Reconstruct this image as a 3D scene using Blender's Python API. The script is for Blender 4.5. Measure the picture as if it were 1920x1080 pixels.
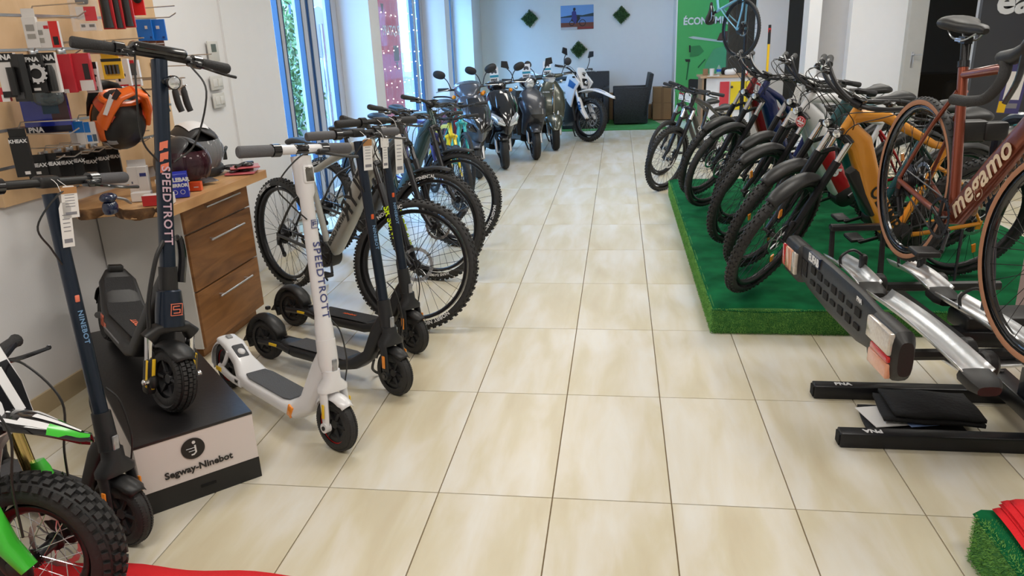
import bpy, math, random
from mathutils import Vector, Matrix, Euler
sc = bpy.context.scene
for o in list(bpy.data.objects): bpy.data.objects.remove(o)
COL = sc.collection
rnd = random.Random(7)
R = math.radians

# ------------------------------------------------ camera (solved from the floor tile grid)
CAM = Vector((0.2244, -2.3075, 1.5771))
CR = Vector((0.99027207, 0.13412253, -0.03704557)); CU = Vector((-0.00785688, 0.31971121, 0.94748246))
CF = Vector((-0.13892263, 0.93797435, -0.31765487)); FPX = 1405.2
cam = bpy.data.objects.new('camera', bpy.data.cameras.new('camera')); COL.objects.link(cam)
m3 = Matrix((CR, CU, -CF)).transposed(); cam.matrix_world = Matrix.Translation(CAM) @ m3.to_4x4()
cam.data.sensor_width = 36; cam.data.lens = 36*FPX/1920; cam.data.clip_start = .05; cam.data.clip_end = 200
sc.camera = cam

# ------------------------------------------------ daylight and exposure
w = bpy.data.worlds.new('sky'); sc.world = w; w.use_nodes = True
nt = w.node_tree; nt.nodes.clear()
bg = nt.nodes.new('ShaderNodeBackground'); out = nt.nodes.new('ShaderNodeOutputWorld')
bg.inputs[0].default_value = (.25, .55, 1.0, 1); bg.inputs[1].default_value = 17
nt.links.new(bg.outputs[0], out.inputs[0])
sc.view_settings.view_transform = 'Standard'; sc.view_settings.look = 'None'
sc.view_settings.gamma = 1; sc.view_settings.use_curve_mapping = False
sc.view_settings.exposure = 0.0
def lamp(x, y, sx, sy, p, col=(1, .95, .87), z=2.93, rot=(0, 0, 0)):
    l = bpy.data.lights.new('ceiling_light', 'AREA'); l.shape = 'RECTANGLE'; l.size = sx; l.size_y = sy; l.energy = p*.52; l.color = col
    o = bpy.data.objects.new('ceiling_light', l); o.location = (x, y, z); o.rotation_euler = rot; COL.objects.link(o)
for x, y, p in ((-.9, -1.4, 62), (1.5, -1.4, 62), (-.9, 1.6, 62), (1.9, 1.6, 58), (-.6, 4.8, 60), (1.9, 4.8, 60), (-.4, 8.0, 40), (1.9, 7.6, 50), (.6, 11.0, 22), (3.4, 2.6, 42), (3.4, 6.4, 52)):  # last two entries are added fill to brighten the right-hand walls
    lamp(x, y, 1.2, .6, p)
# ------------------------------------------------ pixel rays onto real planes (for reading positions off the photograph)
def ray(x, y): return CF + CR*((x-960)/FPX) + CU*((540-y)/FPX)
def onZ(x, y, z=0.): d = ray(x, y); return CAM + d*((z-CAM.z)/d.z)
def onX(x, y, v): d = ray(x, y); return CAM + d*((v-CAM.x)/d.x)
def onY(x, y, v): d = ray(x, y); return CAM + d*((v-CAM.y)/d.y)

# ------------------------------------------------ materials
MATS = {}
def mat(key, col, rough=.5, metal=0., coat=0., bump=0., bscale=60., var=.06, vscale=9., emit=None, es=1., alpha=None, trans=0., spec=None):
    if key in MATS: return MATS[key]
    m = bpy.data.materials.new(key); m.use_nodes = True; n = m.node_tree.nodes; l = m.node_tree.links
    b = n['Principled BSDF']; b.inputs['Roughness'].default_value = rough; b.inputs['Metallic'].default_value = metal
    b.inputs['Coat Weight'].default_value = coat; b.inputs['Coat Roughness'].default_value = .08
    if spec is not None: b.inputs['Specular IOR Level'].default_value = spec
    tc = n.new('ShaderNodeTexCoord'); no = n.new('ShaderNodeTexNoise'); no.inputs['Scale'].default_value = vscale; no.inputs['Detail'].default_value = 3
    l.new(tc.outputs['Object'], no.inputs['Vector'])
    mx = n.new('ShaderNodeMix'); mx.data_type = 'RGBA'
    c = Vector(col[:3]); a = c*(1-var); d = c*(1+var)
    mx.inputs[6].default_value = (*a, 1); mx.inputs[7].default_value = (min(d[0], 1), min(d[1], 1), min(d[2], 1), 1)
    l.new(no.outputs['Fac'], mx.inputs[0]); l.new(mx.outputs[2], b.inputs['Base Color'])
    if bump:
        n2 = n.new('ShaderNodeTexNoise'); n2.inputs['Scale'].default_value = bscale; n2.inputs['Detail'].default_value = 4
        bp = n.new('ShaderNodeBump'); bp.inputs['Strength'].default_value = bump; bp.inputs['Distance'].default_value = .01
        l.new(tc.outputs['Object'], n2.inputs['Vector']); l.new(n2.outputs['Fac'], bp.inputs['Height']); l.new(bp.outputs[0], b.inputs['Normal'])
    if emit: b.inputs['Emission Color'].default_value = (*emit, 1); b.inputs['Emission Strength'].default_value = es
    if trans: b.inputs['Transmission Weight'].default_value = trans
    if alpha is not None: b.inputs['Alpha'].default_value = alpha
    MATS[key] = m; return m
def ramp_mat(key, stops, scale=(1, 1, 1), nscale=5, rough=.5, bump=.1, kind='noise', detail=4, rand=False, dist=0.):
    if key in MATS: return MATS[key]
    m = bpy.data.materials.new(key); m.use_nodes = True; n = m.node_tree.nodes; l = m.node_tree.links; b = n['Principled BSDF']
    b.inputs['Roughness'].default_value = rough
    tc = n.new('ShaderNodeTexCoord'); mp = n.new('ShaderNodeMapping'); mp.inputs['Scale'].default_value = scale
    l.new(tc.outputs['Object'], mp.inputs['Vector'])
    if rand:
        oi = n.new('ShaderNodeObjectInfo'); mu = n.new('ShaderNodeVectorMath'); mu.operation = 'SCALE'; mu.inputs[3].default_value = 1
        cx = n.new('ShaderNodeCombineXYZ')
        for i, k in enumerate((31., 17., 53.)):
            q = n.new('ShaderNodeMath'); q.operation = 'MULTIPLY'; q.inputs[1].default_value = k; l.new(oi.outputs['Random'], q.inputs[0]); l.new(q.outputs[0], cx.inputs[i])
        l.new(cx.outputs[0], mp.inputs['Location'])
    if kind == 'noise':
        t = n.new('ShaderNodeTexNoise'); t.inputs['Scale'].default_value = nscale; t.inputs['Detail'].default_value = detail; t.inputs['Distortion'].default_value = dist
    else:
        t = n.new('ShaderNodeTexWave'); t.inputs['Scale'].default_value = nscale; t.inputs['Distortion'].default_value = dist or 6; t.inputs['Detail'].default_value = detail
    l.new(mp.outputs[0], t.inputs['Vector'])
    cr = n.new('ShaderNodeValToRGB'); e = cr.color_ramp.elements
    e[0].position, e[0].color = stops[0][0], (*stops[0][1], 1); e[1].position, e[1].color = stops[-1][0], (*stops[-1][1], 1)
    for p, c in stops[1:-1]: x = e.new(p); x.color = (*c, 1)
    l.new(t.outputs['Fac'], cr.inputs[0]); l.new(cr.outputs[0], b.inputs['Base Color'])
    if bump:
        bp = n.new('ShaderNodeBump'); bp.inputs['Strength'].default_value = bump; bp.inputs['Distance'].default_value = .01
        l.new(t.outputs['Fac'], bp.inputs['Height']); l.new(bp.outputs[0], b.inputs['Normal'])
    MATS[key] = m; return m
def C8(r, g, b):   # sRGB 0-255 -> linear
    f = lambda v: (v/255/12.92 if v <= 10 else ((v/255+.055)/1.055)**2.4)
    return (f(r), f(g), f(b))
blk = mat('black_plastic', (.012, .012, .013), .45, bump=.05)
blkg = mat('black_gloss', (.01, .01, .012), .12, coat=.6)
blkm = mat('black_metal', (.014, .014, .017), .32, .3)
rub = mat('tyre_rubber', (.020, .020, .021), .62, bump=.2, bscale=90, var=.2)
rub2 = mat('grey_rubber', (.055, .055, .06), .8, bump=.2, var=.1)
gripm = mat('grip_rubber', (.026, .026, .028), .7, bump=.4, bscale=250)
greygrip = mat('grey_grip_rubber', (.11, .11, .12), .75, bump=.2, bscale=200)
steel = mat('steel', (.55, .56, .58), .28, 1.)
chrome = mat('chrome', (.8, .8, .82), .08, 1.)
dsteel = mat('dark_steel', (.12, .12, .125), .35, 1.)
alum = mat('brushed_aluminium', (.68, .69, .71), .33, .9, bump=.1, bscale=40)
gold = mat('gold_anodised', (.75, .55, .2), .2, 1.)
white = mat('white_plastic', (.8, .8, .82), .3, coat=.3, var=.02)
whitep = mat('white_paper', (.8, .79, .78), .7, var=.04)
redp = mat('red_plastic', (.55, .02, .02), .4)
orangeR = mat('orange_reflector', (.9, .28, .02), .15, coat=.5)
yel = mat('yellow_reflector', (.85, .55, .02), .35)
lens = mat('lamp_glass', (.75, .78, .82), .06, .6, coat=.7, var=.25, vscale=60)
wallm = mat('wall_paint', (.76, .755, .765), .85, bump=.06, bscale=120, var=.02)
wallw = mat('white_wall_paint', (.80, .80, .81), .8, bump=.05, bscale=120, var=.02)
fabric = mat('black_fabric', (.012, .012, .014), .85, bump=.5, bscale=60)
def paint(name, c, rough=.28, metal=.2, coat=.6): return mat(name, c, rough, metal, coat, var=.05)

# ------------------------------------------------ mesh builder
def cat_rom(P, k=6):
    P = [Vector(p) for p in P]
    if len(P) < 3: return P
    Q = [2*P[0]-P[1]] + P + [2*P[-1]-P[-2]]; o = []
    for i in range(1, len(Q)-2):
        for j in range(k):
            t = j/k; a, b, c, d = Q[i-1:i+3]
            o.append(.5*((2*b)+(c-a)*t+(2*a-5*b+4*c-d)*t*t+(3*b-a-3*c+d)*t**3))
    return o+[P[-1]]
def frame_of(d, up=(0, 0, 1)):
    d = Vector(d).normalized(); u = Vector(up)
    if abs(d.dot(u)) > .98: u = Vector((1, 0, 0)) if abs(d.x) < .9 else Vector((0, 1, 0))
    s = d.cross(u).normalized(); return d, s, s.cross(d).normalized()
class MB:
    def __init__(s): s.v = []; s.f = []; s.m = []; s.mi = 0; s.T = None
    def add(s, V, F):
        b = len(s.v)
        if s.T is not None: V = [s.T @ Vector(p) for p in V]
        s.v += [tuple(p) for p in V]; s.f += [tuple(b+i for i in f) for f in F]; s.m += [s.mi]*len(F); return s
    def box(s, c, d, rot=None, taper=1.):
        x, y, z = [q/2 for q in d]; V = []
        for k in (-1, 1):
            t = taper if k > 0 else 1
            for a, b in ((-1, -1), (1, -1), (1, 1), (-1, 1)): V.append(Vector((a*x*t, b*y*t, k*z)))
        if rot is not None:
            M = rot if isinstance(rot, Matrix) else Euler(rot).to_matrix()
            V = [M @ p for p in V]
        V = [p+Vector(c) for p in V]
        return s.add(V, [(3, 2, 1, 0), (4, 5, 6, 7), (0, 1, 5, 4), (1, 2, 6, 5), (2, 3, 7, 6), (3, 0, 4, 7)])
    def rbox(s, c, d, r=.01, rot=None, n=3):
        # box with rounded edges: superellipsoid-like extruded rounded rectangle with chamfered caps
        x, y, z = [q/2 for q in d]; r = min(r, x, y, z); sec = []
        def ring(ins, zz):
            o = []
            for cx, cy, a0 in ((x-r, y-r, 0), (-x+r, y-r, 90), (-x+r, -y+r, 180), (x-r, -y+r, 270)):
                for i in range(n+1):
                    a = R(a0+90*i/n); o.append(Vector((cx+(r-ins)*math.cos(a), cy+(r-ins)*math.sin(a), zz)))
            return o
        k = r*.3
        rings = [ring(r*.9, -z), ring(k, -z+k), ring(0, -z+r), ring(0, z-r), ring(k, z-k), ring(r*.9, z)]
        N = len(rings[0]); V = [p for q in rings for p in q]; F = []
        for i in range(5):
            for j in range(N): F.append((i*N+j, i*N+(j+1) % N, (i+1)*N+(j+1) % N, (i+1)*N+j))
        F.append(tuple(range(N-1, -1, -1))); F.append(tuple(5*N+j for j in range(N)))
        if rot is not None:
            M = rot if isinstance(rot, Matrix) else Euler(rot).to_matrix(); V = [M @ p for p in V]
        return s.add([p+Vector(c) for p in V], F)
    def tube(s, P, r, n=8, k=0, flat=1., up=(0, 0, 1), caps=True):
        # swept tube; r a number or a list along the path; flat squashes it along the up axis
        P = cat_rom(P, k) if k else [Vector(p) for p in P]; m = len(P)
        rs = [r]*m if not isinstance(r, (list, tuple)) else [r[min(int(i*(len(r)-1)/(m-1)), len(r)-2)]*(1-((i*(len(r)-1)/(m-1)) % 1 if i < m-1 else 1)) + r[min(int(i*(len(r)-1)/(m-1))+1, len(r)-1)]*((i*(len(r)-1)/(m-1)) % 1 if i < m-1 else 1) for i in range(m)]
        V = []; F = []; side = None
        for i, p in enumerate(P):
            d = (P[min(i+1, m-1)]-P[max(i-1, 0)])
            if d.length < 1e-9: d = Vector((0, 0, 1))
            d.normalize()
            if side is None: _, side, _ = frame_of(d, up)
            else:
                side = (side-d*side.dot(d)); side = side.normalized() if side.length > 1e-6 else frame_of(d, up)[1]
            u = side.cross(d)
            for j in range(n):
                a = 2*math.pi*j/n; V.append(p+side*(math.cos(a)*rs[i])+u*(math.sin(a)*rs[i]*flat))
        for i in range(m-1):
            for j in range(n): F.append((i*n+j, i*n+(j+1) % n, (i+1)*n+(j+1) % n, (i+1)*n+j))
        if caps: F.append(tuple(range(n-1, -1, -1))); F.append(tuple((m-1)*n+j for j in range(n)))
        return s.add(V, F)
    def loft(s, secs, n=14, e=2., up=(0, 0, 1), caps=True):
        # secs: (centre, half width, half height[, exponent]); the section plane is perpendicular to the path
        V = []; F = []; m = len(secs); C = [Vector(q[0]) for q in secs]
        for i, q in enumerate(secs):
            d = C[min(i+1, m-1)]-C[max(i-1, 0)]; _, sd, u = frame_of(d, up); ee = q[3] if len(q) > 3 else e
            for j in range(n):
                a = 2*math.pi*j/n; ca, sa = math.cos(a), math.sin(a)
                V.append(C[i]+sd*(q[1]*math.copysign(abs(ca)**(2/ee), ca))+u*(q[2]*math.copysign(abs(sa)**(2/ee), sa)))
        for i in range(m-1):
            for j in range(n): F.append((i*n+j, i*n+(j+1) % n, (i+1)*n+(j+1) % n, (i+1)*n+j))
        if caps: F.append(tuple(range(n-1, -1, -1))); F.append(tuple((m-1)*n+j for j in range(n)))
        return s.add(V, F)
    def lathe(s, prof, o=(0, 0, 0), ax=(0, 1, 0), n=32, a0=0., a1=360., closed=False, ref=(0, 0, 1)):
        # prof: (radius, height along axis)
        d, sd, u = frame_of(ax, ref); o = Vector(o); full = abs(a1-a0) >= 359.9; N = n if full else n+1; V = []; F = []; m = len(prof)
        for i in range(N):
            a = R(a0+(a1-a0)*i/n); e = sd*math.cos(a)+u*math.sin(a)
            for r_, h in prof: V.append(o+e*r_+d*h)
        for i in range(n):
            for j in range(m if closed else m-1):
                a, b = i*m+j, i*m+(j+1) % m; c, dd = ((i+1) % N)*m+(j+1) % m, ((i+1) % N)*m+j
                F.append((a, b, c, dd))
        if not full and closed: F.append(tuple(range(m-1, -1, -1))); F.append(tuple((N-1)*m+j for j in range(m)))
        return s.add(V, F)
    def cyl(s, a, b, r, r2=None, n=12): return s.tube([a, b], [r, r if r2 is None else r2], n)
    def prism(s, poly, o, ex, ey, th):
        # polygon in the plane (o, ex, ey), thickness th along ex x ey (centred)
        ex = Vector(ex).normalized(); ey = Vector(ey).normalized(); nz = ex.cross(ey); o = Vector(o); n = len(poly)
        V = [o+ex*x+ey*y+nz*(k*th/2) for k in (-1, 1) for x, y in poly]
        return s.add(V, [tuple(range(n-1, -1, -1)), tuple(n+i for i in range(n))]+[(i, (i+1) % n, n+(i+1) % n, n+i) for i in range(n)])
    def ell(s, c, d, n=16, m=10, rot=None, z0=-90, z1=90, e=2.):
        V = []; F = []; M = Euler(rot).to_matrix() if rot is not None else Matrix.Identity(3)
        pw = lambda v: math.copysign(abs(v)**(2/e), v)
        for i in range(m+1):
            t = R(z0+(z1-z0)*i/m)
            for j in range(n):
                a = 2*math.pi*j/n
                V.append(Vector(c)+M @ Vector((d[0]*pw(math.cos(t))*pw(math.cos(a)), d[1]*pw(math.cos(t))*pw(math.sin(a)), d[2]*pw(math.sin(t)))))
        for i in range(m):
            for j in range(n): F.append((i*n+j, i*n+(j+1) % n, (i+1)*n+(j+1) % n, (i+1)*n+j))
        F.append(tuple(range(n-1, -1, -1))); F.append(tuple(m*n+j for j in range(n)))
        return s.add(V, F)
    def grid(s, P):   # rows of points
        n = len(P[0]); V = [p for r_ in P for p in r_]
        return s.add(V, [(i*n+j, i*n+j+1, (i+1)*n+j+1, (i+1)*n+j) for i in range(len(P)-1) for j in range(n-1)])
    def mesh(s, name, mats, angle=35, smooth=True, solid=0.):
        me = bpy.data.meshes.new(name); me.from_pydata(s.v, [], s.f)
        if not isinstance(mats, (list, tuple)): mats = [mats]
        for m_ in mats: me.materials.append(m_)
        me.polygons.foreach_set('material_index', s.m)
        me.validate(); me.update()
        if smooth:
            me.polygons.foreach_set('use_smooth', [True]*len(me.polygons))
            try: me.set_sharp_from_angle(angle=R(angle))
            except Exception: pass
        return me
    def build(s, name, mats, parent=None, angle=35, smooth=True, M=None, bevel=0., solid=0., sub=0):
        o = bpy.data.objects.new(name, s.mesh(name, mats, angle, smooth)); COL.objects.link(o)
        if parent is not None: o.parent = parent
        if M is not None: o.matrix_local = M
        if solid: q = o.modifiers.new('s', 'SOLIDIFY'); q.thickness = solid; q.offset = 0
        if bevel: q = o.modifiers.new('b', 'BEVEL'); q.width = bevel; q.segments = 2; q.limit_method = 'ANGLE'
        if sub: q = o.modifiers.new('u', 'SUBSURF'); q.levels = sub; q.render_levels = sub
        return o
def tag(o, label=None, cat=None, group=None, kind=None):
    if label: o['label'] = label
    if cat: o['category'] = cat
    if group: o['group'] = group
    if kind: o['kind'] = kind
    return o
def empty(name, label=None, cat=None, loc=(0, 0, 0), rz=0., group=None, lean=0., ry=0.):
    o = bpy.data.objects.new(name, None); o.empty_display_size = .1; COL.objects.link(o)
    # heading about z, then lean about the forward axis
    o.matrix_world = Matrix.Translation(loc) @ Matrix.Rotation(rz, 4, 'Z') @ Matrix.Rotation(-lean, 4, 'X') @ Matrix.Rotation(ry, 4, 'Y')
    return tag(o, label, cat, group)
def inst(name, me, parent, M=None):
    o = bpy.data.objects.new(name, me); COL.objects.link(o)
    if parent is not None: o.parent = parent
    if M is not None: o.matrix_local = M
    return o
def basis(o, ex, ey):
    ex = Vector(ex).normalized(); ey = Vector(ey); ey = (ey-ex*ey.dot(ex)).normalized(); ez = ex.cross(ey)
    return Matrix.Translation(o) @ Matrix((ex, ey, ez)).transposed().to_4x4()
def text(s, size, o, ex, ey, m, parent=None, name='lettering', bold=.0, ext=.0006, align='CENTER', sp=1., sx=1.):
    cu = bpy.data.curves.new('t', 'FONT'); cu.body = s; cu.size = size; cu.extrude = ext; cu.offset = bold*size; cu.align_x = align; cu.align_y = 'CENTER'; cu.space_character = sp; cu.resolution_u = 3
    t = bpy.data.objects.new('t', cu); COL.objects.link(t)
    me = bpy.data.meshes.new_from_object(t.evaluated_get(bpy.context.evaluated_depsgraph_get()))
    bpy.data.objects.remove(t); bpy.data.curves.remove(cu); me.materials.clear(); me.materials.append(m); me.name = name
    if sx != 1.:
        for v in me.vertices: v.co.x *= sx
    return inst(name, me, parent, basis(o, ex, ey))
def rotM(o, ax, ang): o = Vector(o); return Matrix.Translation(o) @ Matrix.Rotation(ang, 4, Vector(ax)) @ Matrix.Translation(-o)
# ================================================ ROOM
def wallbox(name, x0, x1, y0, y1, z0, z1, m, kind='structure', parent=None):
    b = MB(); b.box(((x0+x1)/2, (y0+y1)/2, (z0+z1)/2), (x1-x0, y1-y0, z1-z0)); o = b.build(name, m, parent, smooth=False)
    if parent is None: o['kind'] = kind
    return o
XR = 4.7; YB = 12.7; YN = -4.6; ZC = 3.0; S = .42; RY = .819
grout = mat('grout', C8(138, 120, 92), .9, bump=.2)
tile = ramp_mat('floor_tile', [(.28, C8(199, 187, 159)), (.43, C8(207, 198, 173)), (.54, C8(214, 207, 191)), (.70, C8(221, 218, 210))], scale=(4.2, .85, 1), nscale=1.7, rough=.34, bump=.02, detail=9, rand=True, dist=.35)
b = MB(); b.box(((-2.9+XR)/2, (YN+YB)/2+.2, -.056), (XR+2.9, YB-YN+.6, .1)); flo = b.build('floor', grout, smooth=False); flo['kind'] = 'structure'
b = MB(); g = .0022; T_ = .006
b.add([(g, g, -T_), (S-g, g, -T_), (S-g, RY-g, -T_), (g, RY-g, -T_), (g, g, -.0008), (S-g, g, -.0008), (S-g, RY-g, -.0008), (g, RY-g, -.0008), (g+.001, g+.001, 0), (S-g-.001, g+.001, 0), (S-g-.001, RY-g-.001, 0), (g+.001, RY-g-.001, 0)],
      [(0, 1, 5, 4), (1, 2, 6, 5), (2, 3, 7, 6), (3, 0, 4, 7), (4, 5, 9, 8), (5, 6, 10, 9), (6, 7, 11, 10), (7, 4, 8, 11), (8, 9, 10, 11)])
tm = b.mesh('tile', tile, smooth=False)
for r_ in range(-2, 15):
    for c in range(-6, 11):
        inst('tile', tm, flo, Matrix.Translation((c*S, r_*RY, 0)))
b = MB()   # the far rows and the strip behind the camera, too small or out of view to pick apart
for r_ in range(-6, 16):
    for c in range(-6, 12):
        if r_ < -2 or r_ > 14 or c > 10: b.box((c*S+S/2, r_*RY+RY/2, -.003), (S-2*g, RY-2*g, .006))
tag(b.build('tile_field', tile, flo, smooth=False), kind='stuff')
wallbox('ceiling', -3, XR+.2, YN-.2, YB+.2, ZC, ZC+.1, wallw)
wallbox('wall_near', -3, XR+.2, YN-.2, YN, 0, ZC, wallw)
# window wall: solid stretches and piers 0.4 m thick, glass at x = -2.8
bluewall = wallw
wallbox('wall_left', -2.8, -2.4, YN, 3.48, 0, ZC, wallm)
b = MB()
for y0, y1 in ((5.86, 6.2), (9.57, 9.9), (11.8, YB)): b.box((-2.62, (y0+y1)/2, ZC/2), (.44, y1-y0, ZC))
b.box((-2.62, (3.48+11.8)/2, 2.8), (.44, 11.8-3.48, .4))
pi = b.build('wall_left_piers', wallm, smooth=False); pi['kind'] = 'structure'; pi.name = 'wall_left.001'
wallbox('wall_back', -3, 1.26, YB, YB+.2, 0, ZC, wallw)
b = MB(); b.box((-2.392, 3.05, ZC/2), (.016, .78, ZC)); o = b.build('trim_1', wallm, smooth=False); o['kind'] = 'structure'   # shallow pilaster before the window
# green partition with lettering, white return, doorways on the right
green = mat('green_wall_print', C8(84, 178, 98), .7, var=.04)
wallbox('wall_right', 1.24, 2.62, 12.0, 12.15, 0, ZC, green)
wallbox('trim_2', 1.215, 1.24, 11.99, 12.7, 0, ZC, wallw)
YW = 8.5
x_ = lambda px: onY(px, 60, YW).x
dark = mat('dark_back_room', (.02, .018, .016), .9)
wallbox('wall_right.001', onY(1418, 60, 9.75).x, onY(1476, 60, 9.75).x, 9.75, 9.9, 0, ZC, wallw)
wallbox('wall_right.002', x_(1510), x_(1533), YW-.12, YW+.2, 0, ZC, wallw)
wallbox('wall_right.003', x_(1533), x_(1592), YW+.12, YW+.25, 0, ZC, mat('grey_wall_paint', (.50, .50, .52), .85))
wallbox('wall_right.004', x_(1592), x_(1694), YW-.05, YW+.2, 0, ZC, wallw)
wallbox('wall_right.005', x_(1846), XR+2, YW, YW+.2, 0, ZC, wallw)
wallbox('wall_right.006', XR, XR+.15, YN, YW, 0, ZC, wallw)
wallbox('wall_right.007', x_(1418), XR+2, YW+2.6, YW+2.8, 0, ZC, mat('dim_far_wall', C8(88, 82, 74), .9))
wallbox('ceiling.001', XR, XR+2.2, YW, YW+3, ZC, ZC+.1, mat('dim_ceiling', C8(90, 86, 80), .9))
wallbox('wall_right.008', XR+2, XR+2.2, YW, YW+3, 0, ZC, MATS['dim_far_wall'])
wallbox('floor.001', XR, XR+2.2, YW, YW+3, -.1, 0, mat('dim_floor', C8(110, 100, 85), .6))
# door frames (grey jamb with leaf, white frame)
dgrey = mat('grey_door_paint', C8(176, 174, 168), .6); dwhite = mat('white_door_frame', C8(214, 212, 204), .5)
dr = empty('door_1', None, None, (0, 0, 0)); dr['kind'] = 'structure'
b = MB(); x0, x1 = x_(1694), x_(1727)
b.box(((x0+x1)/2, YW-.02, 1.25), (x1-x0, .30, 2.9)); b.build('door_leaf', dgrey, dr, smooth=False, bevel=.006)
b = MB(); p = onY(1713, 103, YW-.2); b.cyl(p+Vector((0, .05, 0)), p-Vector((0, .03, 0)), .012); b.tube([p-Vector((0, .03, 0)), p+Vector((.09, -.03, 0))], .009); b.rbox(p+Vector((0, .03, -.06)), (.035, .012, .2), .005)
b.build('door_handle', steel, dr)
b = MB(); x0, x1 = x_(1838), x_(1856); b.box(((x0+x1)/2, YW-.04, 1.4), (x1-x0, .2, 3.2)); b.build('door_frame', dwhite, dr, smooth=False, bevel=.01)
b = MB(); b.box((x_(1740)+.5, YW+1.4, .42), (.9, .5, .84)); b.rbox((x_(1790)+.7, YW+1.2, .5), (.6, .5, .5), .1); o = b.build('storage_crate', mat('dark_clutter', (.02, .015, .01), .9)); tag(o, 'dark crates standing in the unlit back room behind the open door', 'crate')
# baseboard of beige tile strips
bb = mat('baseboard_tile', C8(190, 172, 140), .45, var=.1)
for i, (y0, y1) in enumerate(((YN, 3.48), (5.86, 6.2), (9.57, 9.9))): wallbox('baseboard_left' + ('' if not i else '.%03d' % i), -2.4, -2.388, y0, y1, 0, .10, bb)
wallbox('baseboard_back', -2.4, 1.21, YB-.012, YB, 0, .08, bb)
# ---------------- windows
frame_w = mat('window_frame_white', C8(186, 184, 186), .4); gask = mat('window_gasket', (.02, .05, .11), .4)
glass = bpy.data.materials.new('window_glass'); glass.use_nodes = True; n = glass.node_tree.nodes; n.clear(); l = glass.node_tree.links
o_ = n.new('ShaderNodeOutputMaterial'); tr = n.new('ShaderNodeBsdfTransparent'); gl = n.new('ShaderNodeBsdfGlossy'); mx = n.new('ShaderNodeMixShader'); mx.inputs[0].default_value = .07
gl.inputs['Roughness'].default_value = .02; tr.inputs[0].default_value = (.93, .96, .97, 1); l.new(tr.outputs[0], mx.inputs[1]); l.new(gl.outputs[0], mx.inputs[2]); l.new(mx.outputs[0], o_.inputs[0])
def clearm(key, col, a, rough=.1):
    if key in MATS: return MATS[key]
    m = bpy.data.materials.new(key); m.use_nodes = True; n = m.node_tree.nodes; l = m.node_tree.links; b_ = n['Principled BSDF']; b_.inputs['Base Color'].default_value = (*col, 1); b_.inputs['Roughness'].default_value = rough
    b_.inputs['Alpha'].default_value = a; b_.inputs['Coat Weight'].default_value = .5; MATS[key] = m; return m
clear = clearm('clear_plastic', (.75, .78, .82), .22)
GX = -2.8
def window(n_, y0, y1, mull, panes):
    w_ = empty('window_%d' % n_); w_['kind'] = 'structure'
    b = MB()
    for z in (.04, 2.57): b.box((GX, (y0+y1)/2, z), (.07, y1-y0, .08))
    for a, c in mull: b.box((GX, (a+c)/2, 1.3), (.09, c-a, 2.6))
    b.build('window_frame', frame_w, w_, smooth=False, bevel=.004)
    b = MB()
    for a, c in mull:
        for q in (a-.012, c+.012): b.box((GX+.02, q, 1.3), (.05, .024, 2.5))
    b.build('gasket', gask, w_, smooth=False)
    for a, c in panes:
        b = MB(); b.box((GX, (a+c)/2, 1.3), (.008, c-a, 2.46)); b.build('pane', glass, w_, smooth=False)
window(1, 3.48, 5.86, ((3.48, 3.6), (4.40, 4.47), (4.92, 5.02), (5.10, 5.22), (5.70, 5.86)), ((3.6, 4.4), (4.47, 4.92), (5.22, 5.7)))
window(2, 6.2, 9.57, ((6.2, 6.3), (9.02, 9.12), (9.42, 9.57)), ((6.3, 9.02),))
window(3, 9.9, 11.8, ((9.9, 10.0), (11.68, 11.8)), ((10.0, 11.68),))
# red translucent poster film on window 2 with its mirrored lettering and pictogram
film = mat('red_window_film', C8(214, 96, 110), .5, emit=None); 
fo = empty('window_film', 'red translucent poster film on the middle window with mirrored white lettering', 'film')
b = MB(); b.box((GX+.012, 7.75, 1.3), (.003, 1.18, 2.44)); fm = clearm('red_film', C8(220, 80, 100), .72, .4); b.build('film_sheet', fm, fo, smooth=False)
text('PRATIQUE', .17, (GX+.018, 7.95, 1.71), (0, -1, 0), (0, 0, 1), MATS.get('white_plastic'), fo, bold=.02).scale.x = -1
pp = mat('pale_print', C8(150, 160, 175), .6)
b = MB(); b.box((GX+.016, 8.1, 1.42), (.002, .24, .2)); b.build('pictogram', pp, fo, smooth=False)
for yy, zz, k in ((8.1, 1.26, .05), (7.62, 1.98, .06)):
    b = MB(); b.prism([(-k, k), (k, k), (0, -k)], (GX+.016, yy, zz), (0, 1, 0), (0, 0, 1), .002); b.build('pictogram', pp, fo, smooth=False)
# fairy lights hung as a curtain on the middle window
fl = empty('fairy_lights', 'curtain of tiny white fairy lights hanging on the middle window', 'lights')
b = MB(); c_ = MB()
for i in range(10):
    y = 7.2+i*.22; c_.tube([(GX+.05, y, 2.5), (GX+.05, y+.03, 1.4), (GX+.05, y-.02, .5)], .0015, 4)
    for k in range(9):
        b.ell((GX+.05, y+rnd.uniform(-.03, .03), 2.4-k*.22-rnd.random()*.1), (.007, .007, .007), 6, 4)
tag(b.build('light_bulb', mat('bulb_glow', (1, 1, 1), .5, emit=(1, .97, .9), es=6), fl), kind='stuff'); c_.build('wire', clear, fl)
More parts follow.
